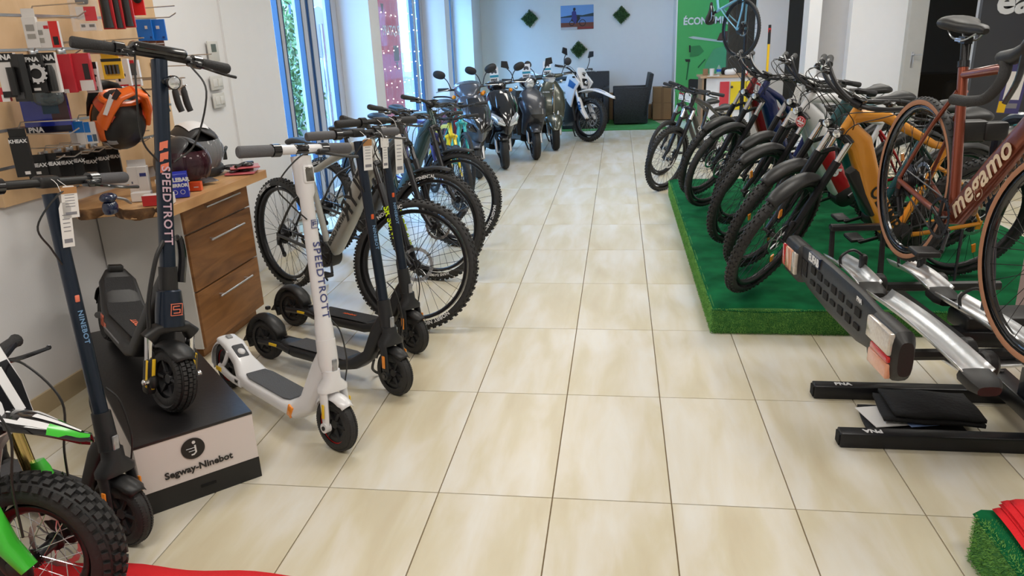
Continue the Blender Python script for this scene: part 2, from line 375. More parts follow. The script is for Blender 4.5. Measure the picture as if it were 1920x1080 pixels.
# ---------------- street outside
pav = mat('street_pavement', C8(104, 84, 72), .9, var=.12, vscale=2)
o = wallbox('pavement', -14, -2.9, -4, 40, -.2, -.05, pav)
street = ramp_mat('render_facade', [(.3, C8(140, 110, 92)), (.7, C8(160, 128, 108))], nscale=1.5, rough=.9, bump=.1)
o = tag(wallbox('building', -10.5, -10, 2, 34, -.05, 5.5, street, None), 'pale rendered building across the street seen through the windows', 'building')
del o['kind']
for y in range(4, 32, 3):
    b = MB(); b.box((-9.97, y, 2.2), (.08, 1.0, 1.6)); b.build('window', mat('street_window', C8(95, 110, 130), .2), o, smooth=False)
b = MB(); b.box((-9.96, 18, .5), (.06, 32, 1.1)); b.build('plinth', mat('plinth_stone', C8(140, 150, 165), .9), o, smooth=False)
leafm = ramp_mat('leaf_green', [(.3, C8(40, 70, 30)), (.7, C8(140, 160, 90))], nscale=9, rough=.6)
def leaves(b, n, fn, s=.05):
    for _ in range(n):
        p, sc_ = fn(); a = Euler((rnd.uniform(0, 6), rnd.uniform(0, 6), rnd.uniform(0, 6))).to_matrix(); q = s*sc_
        b.add([Vector(p)+a @ Vector(v)*q for v in ((-1, 0, 0), (0, -.45, .1), (1, 0, 0), (0, .45, .1))], [(0, 1, 2, 3)])
b = MB(); leaves(b, 5200, lambda: ((-6.2+rnd.gauss(0, .3), rnd.uniform(8.5, 12.6), abs(rnd.gauss(1.3, .8))), rnd.uniform(.7, 1.6)), .07)
hd = tag(b.build('hedge', leafm, smooth=False), 'leafy hedge outside the nearest window', 'hedge', kind='stuff')
# round street signs on posts outside
def sign(name, label, y, z, r, x, discs, rect=False):
    s_ = empty(name, label, 'sign', (x, y, 0))
    b = MB(); b.cyl((.03, 0, -.1), (.03, 0, z+.1), .03); b.build('post', alum, s_)
    for i, (rr, m_, k) in enumerate(discs):
        b = MB()
        if rect: b.rbox((-.02*i, 0, z), (.03, rr*1.5, rr), .06)
        else: b.lathe([(0, .012), (rr, .012), (rr, -.012), (0, -.012)], (-.012*i, 0, z), (1, 0, 0), 40)
        b.build('sign_face', m_, s_, angle=30)
bluef = mat('sign_blue', C8(30, 90, 190), .4); redf = mat('sign_red', C8(215, 60, 70), .4); signgrey = mat('sign_back_grey', C8(150, 158, 168), .4, .3)
sign('street_sign', 'large oval grey sign back with white rim outside the nearest window', 7.35, 1.72, .30, -3.55, ((.31, white, 0), (.285, signgrey, 0)))
sign('street_sign', 'grey rectangular sign plate outside below the oval one', 7.38, 1.22, .2, -3.28, ((.21, white, 0), (.195, signgrey, 0)), True)
sign('road_sign', 'red and blue no-parking sign outside the nearest window', 7.1, 1.13, .2, -3.62, ((.20, redf, 0), ))
b = MB(); b.lathe([(0, .016), (.15, .016), (.15, -.016), (0, -.016)], (0, 0, 1.13), (1, 0, 0), 40); b.build('sign_face', bluef, bpy.data.objects['road_sign'], angle=30)
# ================================================ BICYCLES
MESH = {}
def cached(key, fn):
    if key not in MESH: MESH[key] = fn()
    return MESH[key]
def tyre_mesh(Ro, w, tread, m, m2=None):
    def f():
        b = MB(); prof = []
        for i in range(13):
            a = R(-115+230*i/12); prof.append((Ro-w-(.008 if tread == 'moto' else 0)+(w*.95)*math.cos(a), w*math.sin(a)))
        b.lathe(prof, n=56)
        if m2:     # tan side wall bands
            b.mi = 1
            for s_ in (-1, 1): b.lathe([(Ro-w*1.55, s_*w*.86), (Ro-w*1.1, s_*w*1.03), (Ro-w*.62, s_*w*.95)], n=56)
            b.mi = 0
        if tread == 'mtb':
            N = 62
            for k in range(N):
                a = 2*math.pi*k/N
                for s_, ph, h in ((-.78, .5, .004), (-.28, 0, .006), (.28, 0, .006), (.78, .5, .004)):
                    aa = a+ph*2*math.pi/N; rr = Ro-w*(1-.95*math.cos(s_*1.05))+h*.4
                    M = Matrix.Rotation(aa, 3, 'Y'); c = M @ Vector((0, w*math.sin(s_*1.05)*1.0, rr)); b.box(c, (.013, w*.34, h*2), M @ Matrix.Rotation(-s_*1.0, 3, 'X'))
        elif tread == 'city':
            N = 70
            for k in range(N):
                a = 2*math.pi*k/N
                for s_ in (-.5, .5):
                    M = Matrix.Rotation(a, 3, 'Y'); rr = Ro-w*(1-.95*math.cos(s_))+.0006; b.box(M @ Vector((0, w*math.sin(s_), rr)), (.010, w*.5, .003), M @ Matrix.Rotation(-s_, 3, 'X') @ Matrix.Rotation(.5*s_*2, 3, 'Z'))
        elif tread == 'moto':
            N = 44
            for k in range(N):
                a = 2*math.pi*k/N
                for s_, ph in ((-.95, .5), (-.4, 0), (.4, 0), (.95, .5), (0, .5)):
                    aa = a+ph*2*math.pi/N; rr = Ro-w*(1-.95*math.cos(s_))-.0065*w/.042
                    M = Matrix.Rotation(aa, 3, 'Y'); b.box(M @ Vector((0, w*math.sin(s_)*1.02, rr)), (.020*w/.042, w*.42, .017*w/.042), M @ Matrix.Rotation(-s_, 3, 'X'), .82)
        return b.mesh('tyre', [m, m2] if m2 else [m], 40)
    return cached(('tyre', Ro, w, tread, m.name, m2.name if m2 else ''), f)
def rim_mesh(Rr, w, d, m):
    def f():
        b = MB(); b.lathe([(Rr, -w), (Rr-.002, -w*1.05), (Rr-d*.6, -w*.9), (Rr-d, -w*.35), (Rr-d, w*.35), (Rr-d*.6, w*.9), (Rr-.002, w*1.05), (Rr, w)], n=48, closed=True); return b.mesh('rim', m, 50)
    return cached(('rim', Rr, w, d, m.name), f)
def spoke_mesh(Rr, n, hw, m, rad=.0013, hr=.024):
    def f():
        b = MB()
        for k in range(n):
            a = 2*math.pi*k/n; s_ = 1 if k % 2 else -1; t = a+(.9 if (k//2) % 2 else -.9)
            b.tube([(hr*math.cos(t), s_*hw, hr*math.sin(t)), (Rr*math.cos(a), 0, Rr*math.sin(a))], rad, 4, caps=False)
        return b.mesh('spokes', m)
    return cached(('spk', Rr, n, hw, m.name, rad), f)
def hub_mesh(hw, r, m):
    def f():
        b = MB(); b.lathe([(0, -hw-.02), (.008, -hw-.02), (.009, -hw), (r, -hw), (r, -hw+.006), (r*.6, -hw+.012), (r*.6, hw-.012), (r, hw-.006), (r, hw), (.009, hw), (.008, hw+.02), (0, hw+.02)], n=16); return b.mesh('hub', m)
    return cached(('hub', hw, r, m.name), f)
def disc_mesh(r, m, y):
    def f():
        b = MB(); n = 40; N = n
        ri = r*.80; V = []; F = []
        for i in range(n):
            a = 2*math.pi*i/n; ro = r*(1 if i % 2 else .965)
            for rr in (ri*(.97 if i % 2 else 1.0), ro):
                for s_ in (-.0009, .0009): V.append((rr*math.cos(a), y+s_, rr*math.sin(a)))
        for i in range(n):
            p, q = i*4, ((i+1) % n)*4
            F += [(p, q, q+2, p+2), (p+1, p+3, q+3, q+1), (p, p+1, q+1, q), (p+2, q+2, q+3, p+3)]
        b.add(V, F)
        for i in range(n//2):     # drilled look: thin cross bars
            a = 2*math.pi*(i+.5)/(n/2)
        for k in range(6):
            a = 2*math.pi*k/6; b.tube([(.02*math.cos(a), y, .02*math.sin(a)), (r*.5*math.cos(a+.35), y, r*.5*math.sin(a+.35)), (ri*math.cos(a+.3), y, ri*math.sin(a+.3))], .0035, 4, flat=.4)
        b.lathe([(0, -.004), (.022, -.004), (.022, .004), (0, .004)], (0, y, 0), n=16)
        return b.mesh('brake_disc', m)
    return cached(('disc', r, m.name, y), f)
def cassette_mesh(big=.07, m=None, y=-.035):
    def f():
        b = MB(); prof = [(0, -.02)]; k = 9
        for i in range(k):
            r = big*(1-.085*i); h = -.018+i*.0042-.0; prof += [(r, -h*1-.001+y*0), (r, -h-.0022), (r*.86, -h-.0024)]
        prof = [(0, y+.018)]+[q for i in range(k) for q in ((big*(1-.085*i), y+.016-i*.0042), (big*(1-.085*i), y+.0145-i*.0042), (big*(1-.085*i)*.88, y+.014-i*.0042))]+[(0, y-.026)]
        b.lathe(prof, n=36); return b.mesh('cassette', m or dsteel, 60)
    return cached(('cas', big, y, m.name if m else ''), f)
def wheel(par, c, M, Ro, w, tread='mtb', rimd=.022, rimm=None, tm=None, tan=None, disc=.09, spokes=32, disc_y=.032, hw=.028, decal=None, reflectors=0, spm=None, cas=0., rear=False):
    """one wheel: rim with tyre, spokes, hub, brake disc; M places and steers it"""
    P = M @ Matrix.Translation(c)
    rm = inst('wheel', rim_mesh(Ro-2*w+.006, w*.62, rimd, rimm or blkm), par, P)
    inst('tyre', tyre_mesh(Ro, w, tread, tm or rub, tan), rm)
    inst('spokes', spoke_mesh(Ro-2*w+.006-rimd, spokes, hw, spm or blkm), rm)
    inst('hub', hub_mesh(hw, .028, blkm), rm)
    if disc: inst('brake_disc', disc_mesh(disc, steel, disc_y), rm)
    if cas: inst('cassette', cassette_mesh(cas), rm)
    for k in range(reflectors):
        a = R(20+180*k); b = MB(); b.rbox((0, 0, 0), (.05, .006, .024), .006, (R(90), 0, 0)) if 0 else b.box((0, .0, 0), (.024, .008, .055), (0, 0, 0), .8)
        inst('spoke_reflector', cached('refl', lambda: b.mesh('spoke_reflector', orangeR)), rm, Matrix.Rotation(a, 4, 'Y') @ Matrix.Translation((0, .012, Ro*.55)))
    if decal:
        for i, (s, m_, a, sz) in enumerate(decal):
            # lettering bent round the side wall, one letter mesh per side
            for sd in (-1, 1):
                ch = arc_text(s, Ro-w*1.12, sz, sd, w, a); inst('tyre_lettering', cached(('dec', s, Ro, sd, a, m_.name), lambda: mesh_with(ch, m_)), rm)
    return rm
def mesh_with(me, m): me.materials.clear(); me.materials.append(m); return me
def arc_text(s, r, size, side, w, a0):
    cu = bpy.data.curves.new('t', 'FONT'); cu.body = s; cu.size = size; cu.offset = size*.03; cu.align_x = 'CENTER'; cu.align_y = 'CENTER'; cu.resolution_u = 2; cu.space_character = 1.05
    t = bpy.data.objects.new('t', cu); COL.objects.link(t)
    me = bpy.data.meshes.new_from_object(t.evaluated_get(bpy.context.evaluated_depsgraph_get())); bpy.data.objects.remove(t); bpy.data.curves.remove(cu)
    for v in me.vertices:
        x, y = v.co.x, v.co.y; a = R(a0)+ -side*x/r*-1; rr = r+y
        # side=-1: seen from the right (-y) side
        ang = R(a0)-(-side)*x/r*(-1)
        ang = R(a0)-x/r*side
        v.co = (rr*math.sin(ang)*(1), side*(w*1.06+.0008), rr*math.cos(ang))
    return me
def headlight(par, M, p, r=.027, d=(1, 0, -.1), body=None):
    b = MB(); d = Vector(d).normalized(); p = Vector(p)
    b.T = M; b.lathe([(0, -.05), (r*.6, -.045), (r*.95, -.015), (r, .0), (r*.9, .002)], p, d, 20); o = b.build('headlight', body or blkg, par)
    b = MB(); b.T = M; b.lathe([(r*.88, .0), (r*.8, .004), (r*.45, .007), (0, .008)], p, d, 20); b.build('lamp_lens', lens, o)
    return o
def cable(par, M, pts, r=.0022, name='cable', m=None, k=7):
    b = MB(); b.T = M; b.tube(pts, r, 6, k=k); return b.build(name, m or blk, par)
def price_tag(par, M, p, ex=(1, 0, 0), ey=(0, 0, 1), w=.05, h=.085, m=None, strip=None, name='price_tag'):
    b = MB(); b.T = M
    b.prism([(-w/2, -h/2), (w/2, -h/2), (w/2, h*.38), (w*.3, h/2), (-w*.3, h/2), (-w/2, h*.38)], p, ex, ey, .0012); o = b.build(name, m or whitep, par, smooth=False)
    ex = Vector(ex).normalized(); ey = Vector(ey).normalized(); nz = ex.cross(ey)
    b = MB(); b.T = M
    for i in range(5):
        for s_ in (-1, 1): b.box(Vector(p)+ey*(h*(.22-.09*i))+nz*(.0009*s_), (w*.6, .0004, h*.018), Matrix((ex, nz, ey)).transposed())
    for s_ in (-1, 1): b.box(Vector(p)-ey*(h*.36)+nz*(.0009*s_), (w*.7, .0004, h*.09), Matrix((ex, nz, ey)).transposed())
    b.build('print', mat('print_grey', (.22, .22, .25), .7), o, smooth=False)
    if strip:
        b = MB(); b.T = M; b.box(Vector(p)+ey*(h*.36), (w*.98, .0022, h*.2), Matrix((ex, nz, ey)).transposed()); b.build('coloured_strip', strip, o, smooth=False)
    return o
def saddle(par, p, M=Matrix.Identity(4), L=.27, W=.075, m=None, tilt=0., cut=True):
    b = MB(); b.T = M @ Matrix.Translation(p) @ Matrix.Rotation(tilt, 4, 'Y')
    # x forward: nose at +.5L
    secs = []
    for t, wd, z, h in ((-.5, .45, .004, .012), (-.46, .85, .008, .022), (-.36, 1.0, .010, .028), (-.2, .92, .008, .028), (-.02, .62, .0, .025), (.15, .38, -.003, .022), (.32, .28, -.003, .02), (.44, .25, -.004, .017), (.5, .14, -.008, .010)):
        secs.append(((t*L, 0, z), wd*W, h, 2.4))
    b.loft(secs, 18); s_ = b.build('saddle', m or blk, par, 50)
    b = MB(); b.T = M @ Matrix.Translation(p) @ Matrix.Rotation(tilt, 4, 'Y')
    for y in (-.022, .022): b.tube([(-.1, y*1.3, -.012), (-.06, y, -.042), (.03, y, -.045), (.10, y*.5, -.014)], .0035, 6, k=4)
    b.box((-.01, 0, -.047), (.045, .05, .012)); b.build('saddle_rails', steel, s_)
    return s_
def fender(par, c, Ro, w, a0, a1, M, name='mudguard', m=None, gap=.014):
    b = MB(); b.T = M @ Matrix.Translation(c); k = 16; P = []
    for i in range(k+1):
        a = R(a0+(a1-a0)*i/k); t = i/k; ww = w*(1 if .12 < t < .88 else .82); row = []
        for j in range(9):
            s_ = -1+j/4; row.append(Vector(((Ro+gap-.022*s_*s_)*math.sin(a), ww*s_, (Ro+gap-.022*s_*s_)*math.cos(a))))
        P.append(row)
    b.grid(P); return b.build(name, m or blk, par, 60, solid=.003)
def make_bike(name, label, loc, yaw, lean=10., steer=0., Ro=.365, w=.029, wb=1.18, tread='mtb', frame=None, frame2=None, style='hardtail', bars='mtb', barw=.36, forkm=None, fender_=None, light=True, rear_fender=False, rack=False,
              seat_h=.98, seat=None, rimm=None, tan=None, group=None, stack=.0, disc=.09, reflectors=0, fork_stan=None, lettering=None, fulltag=True, cat='bicycle', spm=None, decal=None, gripc=None, battery=None, rigid=False, kickstand=True, saddlem=None, seat_tube=True, fork_decal=None, sc_=1., bar_z=0., dual=False, no_rear=False, motor=False, ry=0., dtube=None):
    frame = frame or blkm; frame2 = frame2 or frame; forkm = forkm or blkm; k = Ro/.365
    root = empty(name, label, cat, loc, R(yaw), group, R(lean), R(ry))
    hz = Ro; ha = R(67)                       # head angle
    ax = Vector((-math.cos(ha), 0, math.sin(ha)))        # steering axis, upwards and back
    top = .56*k + stack                       # axle to crown distance along the axis
    fo = Vector((-.045, 0, .018))*k           # fork offset
    cr = Vector((0, 0, hz))+fo+ax*top         # crown
    hb = cr+ax*.02; ht = hb+ax*.12*max(k, .8)
    S_ = rotM(hb, ax, R(steer)); I = Matrix.Identity(4)
    # put the steered tyre's contact point on the origin
    c0 = S_ @ Vector((0, 0, hz)); off = Vector((-c0.x, -c0.y, hz-c0.z)); O = Matrix.Translation(off); S_ = O @ S_; 
    dr = w*1.25+.012
    # ---- front wheel and fork
    wheel(root, (0, 0, hz), S_, Ro, w, tread, rimm=rimm, tan=tan, disc=disc, reflectors=reflectors, spm=spm, decal=decal)
    b = MB(); b.T = S_
    b.loft([(cr+Vector((0, -dr-.018, -.01)), .018, .02), (cr+Vector((0, -dr*.6, .004)), .022, .022), (cr+Vector((0, 0, .01)), .03, .026), (cr+Vector((0, dr*.6, .004)), .022, .022), (cr+Vector((0, dr+.018, -.01)), .018, .02)], 12)
    b.cyl(cr, hb+ax*.005, .026)
    if rigid:
        for s_ in (-1, 1): b.tube([cr+Vector((0, s_*dr*.8, -.005)), cr-ax*.2+Vector((0, s_*dr, 0)), Vector((0, s_*(dr+.004), hz))], [.019, .015, .010], 8, k=5)
    fk = b.build('fork', forkm, root)
    if not rigid:
        b = MB(); b.T = S_
        for s_ in (-1, 1):
            y = s_*(dr+.008); a = Vector((-.0, y, hz))+fo; b.cyl(a+ax*(top*.5), cr+Vector((0, y, 0)), .0165)
        b.build('stanchion', fork_stan or chrome, fk)
        b = MB(); b.T = S_
        for s_ in (-1, 1):
            y = s_*(dr+.008); a = Vector((0, y, hz))+fo
            b.tube([Vector((0, y, hz-.01)), a+ax*.06, a+ax*(top*.35), a+ax*(top*.80)], [.013, .019, .021, .0225], 10)
        b.tube([Vector((-.03, -dr-.008, hz))+fo+ax*(top*.76), Vector((-.055, 0, hz))+fo+ax*(top*.84), Vector((-.03, dr+.008, hz))+fo+ax*(top*.76)], .013, 8, k=6)
        b.cyl((0, -dr-.022, hz), (0, dr+.022, hz), .008)
        if disc: b.rbox((-.055, dr-.002, hz+.065), (.055, .026, .075), .008, (0, R(-20), 0))
        lo = b.build('fork_lowers', forkm, fk)
        if fork_decal:
            for s_ in (-1, 1): text(fork_decal[0], .05, S_ @ (Vector((.002, s_*(dr+.031), hz))+fo+ax*(top*.3)), S_.to_3x3() @ ax*s_, S_.to_3x3() @ (Vector((1, 0, .4))), fork_decal[1], fk, bold=.03)
    if fender_ == 'short': fender(root, (0, 0, hz), Ro, w*1.45, -38, 34, S_)
    elif fender_ == 'full': fender(root, (0, 0, hz), Ro, w*1.45, -100, 30, S_)
    elif fender_ == 'mtb': fender(root, (0, 0, hz), Ro+.02, w*1.3, -30, 14, S_)
    # ---- head, stem, bars
    b = MB(); b.T = S_; st = ht+ax*.035; b.cyl(ht, st+ax*.03, .018); sf = st+Vector((.055, 0, .02+bar_z)); b.tube([st, sf], [.019, .017], 10, up=(0, 1, 0)); b.cyl(sf-Vector((0, .025, 0)), sf+Vector((0, .025, 0)), .021)
    b.build('stem', blkm, root)
    b = MB(); b.T = S_
    if bars == 'drop': bp = [sf+Vector((0, -.19, 0)), sf, sf+Vector((0, .19, 0))]
    elif bars == 'mtb': bp = [sf+Vector((-.035*1.1, -barw, .025)), sf+Vector((-.012, -barw*.45, .02)), sf+Vector((0, -.07, 0)), sf, sf+Vector((0, .07, 0)), sf+Vector((-.012, barw*.45, .02)), sf+Vector((-.035*1.1, barw, .025))]
    else: bp = [sf+Vector((-.20, -barw*.93, .05)), sf+Vector((-.07, -barw*.72, .07)), sf+Vector((.0, -.12, .03)), sf, sf+Vector((0, .12, .03)), sf+Vector((-.07, barw*.72, .07)), sf+Vector((-.20, barw*.93, .05))]
    b.tube(bp, .0125, 8, k=6, up=(1, 0, 0)); hbar = b.build('handlebar', blkm, root)
    if bars == 'drop':
        for s_ in (-1, 1):
            b = MB(); b.T = S_; b.tube([sf+Vector(p) for p in ((0, s_*.06, 0), (0, s_*.16, 0), (.03, s_*.20, .0), (.085, s_*.215, -.012), (.10, s_*.225, -.06), (.065, s_*.235, -.115), (.0, s_*.245, -.135), (-.075, s_*.255, -.14))], [.0155, .0165, .0175, .0175, .0165, .0165, .0165, .017], 12, k=6); b.build('bar_tape', gripm, hbar)
            b = MB(); b.T = S_; h_ = sf+Vector((.085, s_*.215, .0)); b.loft([(h_+Vector((-.03, 0, .0)), .016, .02), (h_+Vector((.03, 0, .01)), .019, .024), (h_+Vector((.07, 0, .035)), .017, .02), (h_+Vector((.085, 0, .07)), .012, .014)], 14); b.build('brake_hood', blk, hbar)
            b = MB(); b.T = S_; b.tube([h_+Vector((.075, 0, .02)), h_+Vector((.085, s_*.008, -.05)), h_+Vector((.06, s_*.012, -.12))], [.011, .009, .008], 8, k=4, flat=.7); b.build('brake_lever', blkg, hbar)
            cable(hbar, S_, [sf+Vector((.02, s_*.05, -.01)), sf+Vector((.09, s_*.03, -.04)), hb+Vector((.04, s_*.02, 0)), cr+Vector((0, s_*dr, -.12))], .0024)
    for s_, e0, e1 in () if bars == 'drop' else ((-1, Vector(bp[0]), Vector(bp[1])), (1, Vector(bp[-1]), Vector(bp[-2]))):
        d = (e1-e0).normalized(); b = MB(); b.T = S_; b.tube([e0-d*.004, e0+d*.01, e0+d*.07, e0+d*.125], [.016, .0185, .0165, .0175], 12); b.build('grip', gripc or gripm, hbar)
        b = MB(); b.T = S_; q = e0+d*.155; b.rbox(q+Vector((.015, 0, -.006)), (.045, .035, .022), .007); q2 = q+Vector((.045, 0, -.012))
        b.tube([q+Vector((.03, 0, -.01)), q2, q2-d*.06+Vector((.016, 0, -.008)), q2-d*.13+Vector((.010, 0, -.014))], [.008, .007, .006, .007], 7, k=4); b.build('brake_lever', blkg, hbar)
        b = MB(); b.T = S_; b.rbox(q+d*.035+Vector((.0, 0, -.016)), (.03, .03, .02), .006); b.ell(q+d*.03+Vector((-.012, 0, -.02)), (.014, .012, .008), 8, 6); b.build('shifter', blk, hbar)
        cable(hbar, S_, [q+d*.01+Vector((.03, 0, 0)), q+d*.1+Vector((.11, 0, -.02)), ht+Vector((.09, s_*.05, -.03)), hb+Vector((.04, s_*.028, -.02)), cr+Vector((0, s_*dr, -.12))], .0026)
        cable(hbar, S_, [q+d*.03+Vector((.02, 0, -.005)), q+d*.13+Vector((.085, 0, .0)), ht+Vector((.07, -s_*.02, -.01)), hb+Vector((-.03, -s_*.03, .0)), hb+Vector((-.12, -s_*.03, -.1))], .0024)
    b = MB(); b.T = S_; b.rbox(sf+Vector((-.005, .0, .03)), (.05, .07, .012), .005, (0, R(-15), 0)); (b.build('display', blkg, hbar) if bars != 'drop' else None)
    if light: headlight(root, S_, cr+Vector((.06, 0, .035)), .025)
    # ---- frame (unsteered, but shifted with O)
    bbp = Vector((-(wb*.62), 0, .30*k+.01)); ra = Vector((-wb, 0, Ro)); sa = R(73)
    b = MB(); b.T = O
    sd_ = Vector((-math.cos(sa), 0, math.sin(sa))); stt = bbp+sd_*(seat_h*.58 if style != 'step' else seat_h*.5)
    b.cyl(hb-ax*.012, ht+ax*.01, .027*k, .025*k, 14)
    mats = [frame, frame2, blkm]
    if style in ('emtb', 'ecity', 'step'):
        r1 = .046
        b.loft([(hb+ax*.03+Vector((.005, 0, 0)), .030, .05, 3), (hb+Vector((-.10, 0, -.055)), .042, .062, 3.2), ((hb*.5+bbp*.5)+Vector((0, 0, -.005)), .042, .056, 3.4), (bbp+Vector((.07, 0, .055)), .040, .055, 3.4), (bbp+Vector((-.0, 0, .0)), .035, .05, 3)], 18)
        if style != 'step': b.loft([(ht-ax*.03, .026, .034, 2.6), (ht+Vector((-.16, 0, -.035)), .025, .028, 2.6), (stt+Vector((.10, 0, -.03)), .020, .020), (stt-sd_*.05, .018, .018)], 14)
        else: b.loft([(ht-ax*.05, .024, .03), (ht+Vector((-.15, 0, -.13)), .022, .026), (bbp+sd_*.30+Vector((.05, 0, 0)), .02, .022), (bbp+sd_*.26, .018, .02)], 12)
    else:
        b.loft([(hb, .022, .028), ((hb+bbp)*.5, .024, .03), (bbp, .024, .026)] if not dtube else [(hb+Vector((.005, 0, .02)), .024, .040, 2.6), ((hb+bbp)*.5, .030, .046, 2.8), (bbp+Vector((.02, 0, .02)), .030, .044, 2.6)], 16)
        b.loft([(ht-ax*.02, .018, .022), ((ht+stt)*.5, .017, .019), (stt-sd_*.04, .015, .016)], 12)
    b.tube([bbp, stt], [.021, .018], 10)
    b.cyl(bbp-Vector((0, .037, 0)), bbp+Vector((0, .037, 0)), .026, n=14)
    b.mi = 1
    for s_ in (-1, 1):
        b.tube([bbp+Vector((-.02, s_*.03, 0)), bbp+Vector((-.16, s_*(w+.014), .012)), ra+Vector((0, s_*.062, 0))], [.014, .011, .010], 8, k=5, flat=1.2)
        b.tube([stt-sd_*(.10 if style != 'emtb' else .16)+Vector((0, s_*.014, 0)), ra*.45+stt*.55+Vector((.02, s_*(w+.02), -.03)), ra+Vector((.0, s_*.062, .01))], [.010, .0085, .008], 8, k=5)
    b.box(ra+Vector((0, -.062, -.01)), (.03, .006, .05)); b.box(ra+Vector((0, .062, -.01)), (.03, .006, .05))
    fr_ = b.build('frame', [frame, frame2], root, 45)
    if battery:
        b = MB(); b.T = O
        mid = hb*.5+bbp*.5; d = (hb-bbp).normalized(); n_ = Vector((-d.z, 0, d.x)); 
        b.loft([(mid-d*.17+n_*(battery[1]), .03, .026, 4), (mid-d*.16+n_*battery[1], .036, .034, 4), (mid+d*.14+n_*battery[1], .036, .034, 4), (mid+d*.16+n_*battery[1], .03, .026, 4)], 16, up=(0, 1, 0)); b.build('battery', battery[0], root)
    if motor or style in ('emtb', 'ecity', 'step'):
        b = MB(); b.T = O; b.lathe([(0, -.055), (.055, -.055), (.078, -.04), (.082, 0), (.078, .04), (.055, .055), (0, .055)], bbp+Vector((.0, 0, -.006)), (0, 1, 0), 24); b.build('motor', blk, root)
    if lettering:
        for L in lettering:
            s, sz, tpos, m_ = L[:4]; d = (hb-bbp).normalized(); p = bbp+(hb-bbp)*tpos; upv = Vector((-d.z, 0, d.x)); ly = L[4] if len(L) > 4 else .044
            for s_ in (-1, 1):
                text(s, sz, O @ (p+Vector((0, s_*ly, 0))), (d if s_ > 0 else -d)*-1 if 0 else (-d if s_ < 0 else d)*(-1 if 0 else 1), upv if True else None, m_, fr_, bold=.02) if s_ < 0 else text(s, sz, O @ (p+Vector((0, s_*ly, 0))), -d, upv, m_, fr_, bold=.02)
    # ---- seat
    b = MB(); b.T = O; sp = Vector((bbp.x, 0, bbp.z))+sd_*((seat_h-.07-bbp.z)/math.sin(sa)); b.cyl(stt-sd_*.01, sp, .0145); b.cyl(stt-sd_*.012, stt+sd_*.012, .021, n=14); b.box(sp+Vector((0, 0, .008)), (.05, .03, .025)); b.build('seat_post', blkm, root)
    saddle(root, sp+Vector((0, 0, .055)), O, m=saddlem)
    # ---- drivetrain
    b = MB(); b.T = O
    n = 34; rr = .082*k
    for y in (-.052,):
        b.lathe([(rr*.86, y-.002), (rr, y-.001), (rr, y+.001), (rr*.86, y+.002)], bbp, (0, 1, 0), 34, closed=True)
        for i in range(n):
            a = 2*math.pi*i/n; M = Matrix.Rotation(a, 3, 'Y'); b.box(bbp+Vector((0, y, 0))+M @ Vector((0, 0, rr+.002)), (.006, .002, .007), M)
        for i in range(5):
            a = 2*math.pi*i/5+.3; b.tube([bbp+Vector((0, y, 0)), bbp+Vector((rr*.88*math.cos(a), y, rr*.88*math.sin(a)))], .006, 5)
    ck = b.build('crank', blkm, root)
    for s_, a in ((-1, R(-35)), (1, R(145))):
        e = bbp+Vector((.165*math.cos(a), s_*.085, .165*math.sin(a))); b = MB(); b.T = O
        b.tube([bbp+Vector((0, s_*.06, 0)), bbp*.5+e*.5, e], [.016, .0125, .013], 8, flat=.6, up=(0, 1, 0)); b.build('crank_arm', blkm, ck)
        b = MB(); b.T = O; b.rbox(e+Vector((0, s_*.06, 0)), (.085, .09, .022), .008); b.cyl(e, e+Vector((0, s_*.03, 0)), .007); b.build('pedal', blk, ck)
    b = MB(); b.T = O
    for z in (1, -1): b.tube([bbp+Vector((0, -.052, z*rr)), ra+Vector((0, -.04, z*.045 if z > 0 else -.03))], .0045, 5, flat=.6)
    b.build('chain', dsteel, root)
    b = MB(); b.T = O; b.rbox(ra+Vector((-.01, -.05, -.045)), (.03, .03, .06), .008); b.tube([ra+Vector((-.01, -.048, -.06)), ra+Vector((.035, -.048, -.13))], .012, 6, flat=.5)
    for q in ((-.0, -.045), (.035, -.13)): b.lathe([(0, -.004), (.02, -.004), (.02, .004), (0, .004)], ra+Vector((q[0], -.048, q[1]-.0)), (0, 1, 0), 12)
    b.build('derailleur', blkm, root)
    if not no_rear: wheel(root, ra, O, Ro, w, tread, rimm=rimm, tan=tan, disc=disc, spm=spm, decal=decal, cas=.068, reflectors=reflectors)
    if rear_fender: fender(root, ra, Ro, w*1.45, -110, 60, O)
    if rack:
        b = MB(); b.T = O; z = 2*Ro+.05
        for s_ in (-1, 1):
            b.tube([(-wb+.22, s_*.045, z), (-wb-.12, s_*.055, z), (-wb-.2, s_*.05, z+.005)], .006, 6); b.tube([(-wb-.05, s_*.055, z), (-wb, s_*.075, Ro+.02)], .005, 6); b.tube([(-wb+.1, s_*.05, z), (-wb+.01, s_*.075, Ro+.02)], .005, 6)
        for q in (.2, .05, -.1, -.2): b.tube([(-wb+q, -.05, z), (-wb+q, .05, z)], .005, 6)
        b.build('luggage_rack', blkm, root)
    if kickstand:
        b = MB(); b.T = O; h = ra+Vector((.09, .06, -.03)); b.tube([h, Vector((h.x+.06, .20+.0, .012+math.tan(R(lean))*.2))], [.009, .007], 8); b.build('kickstand', blkm, root)
    root['hb'] = tuple(O @ hb); root['ht'] = tuple(O @ ht)
    return root, S_, O, dict(hb=hb, ht=ht, bb=bbp, ra=ra, cr=cr, sf=sf, ax=ax, dr=dr)
TZ = .162   # turf podium height
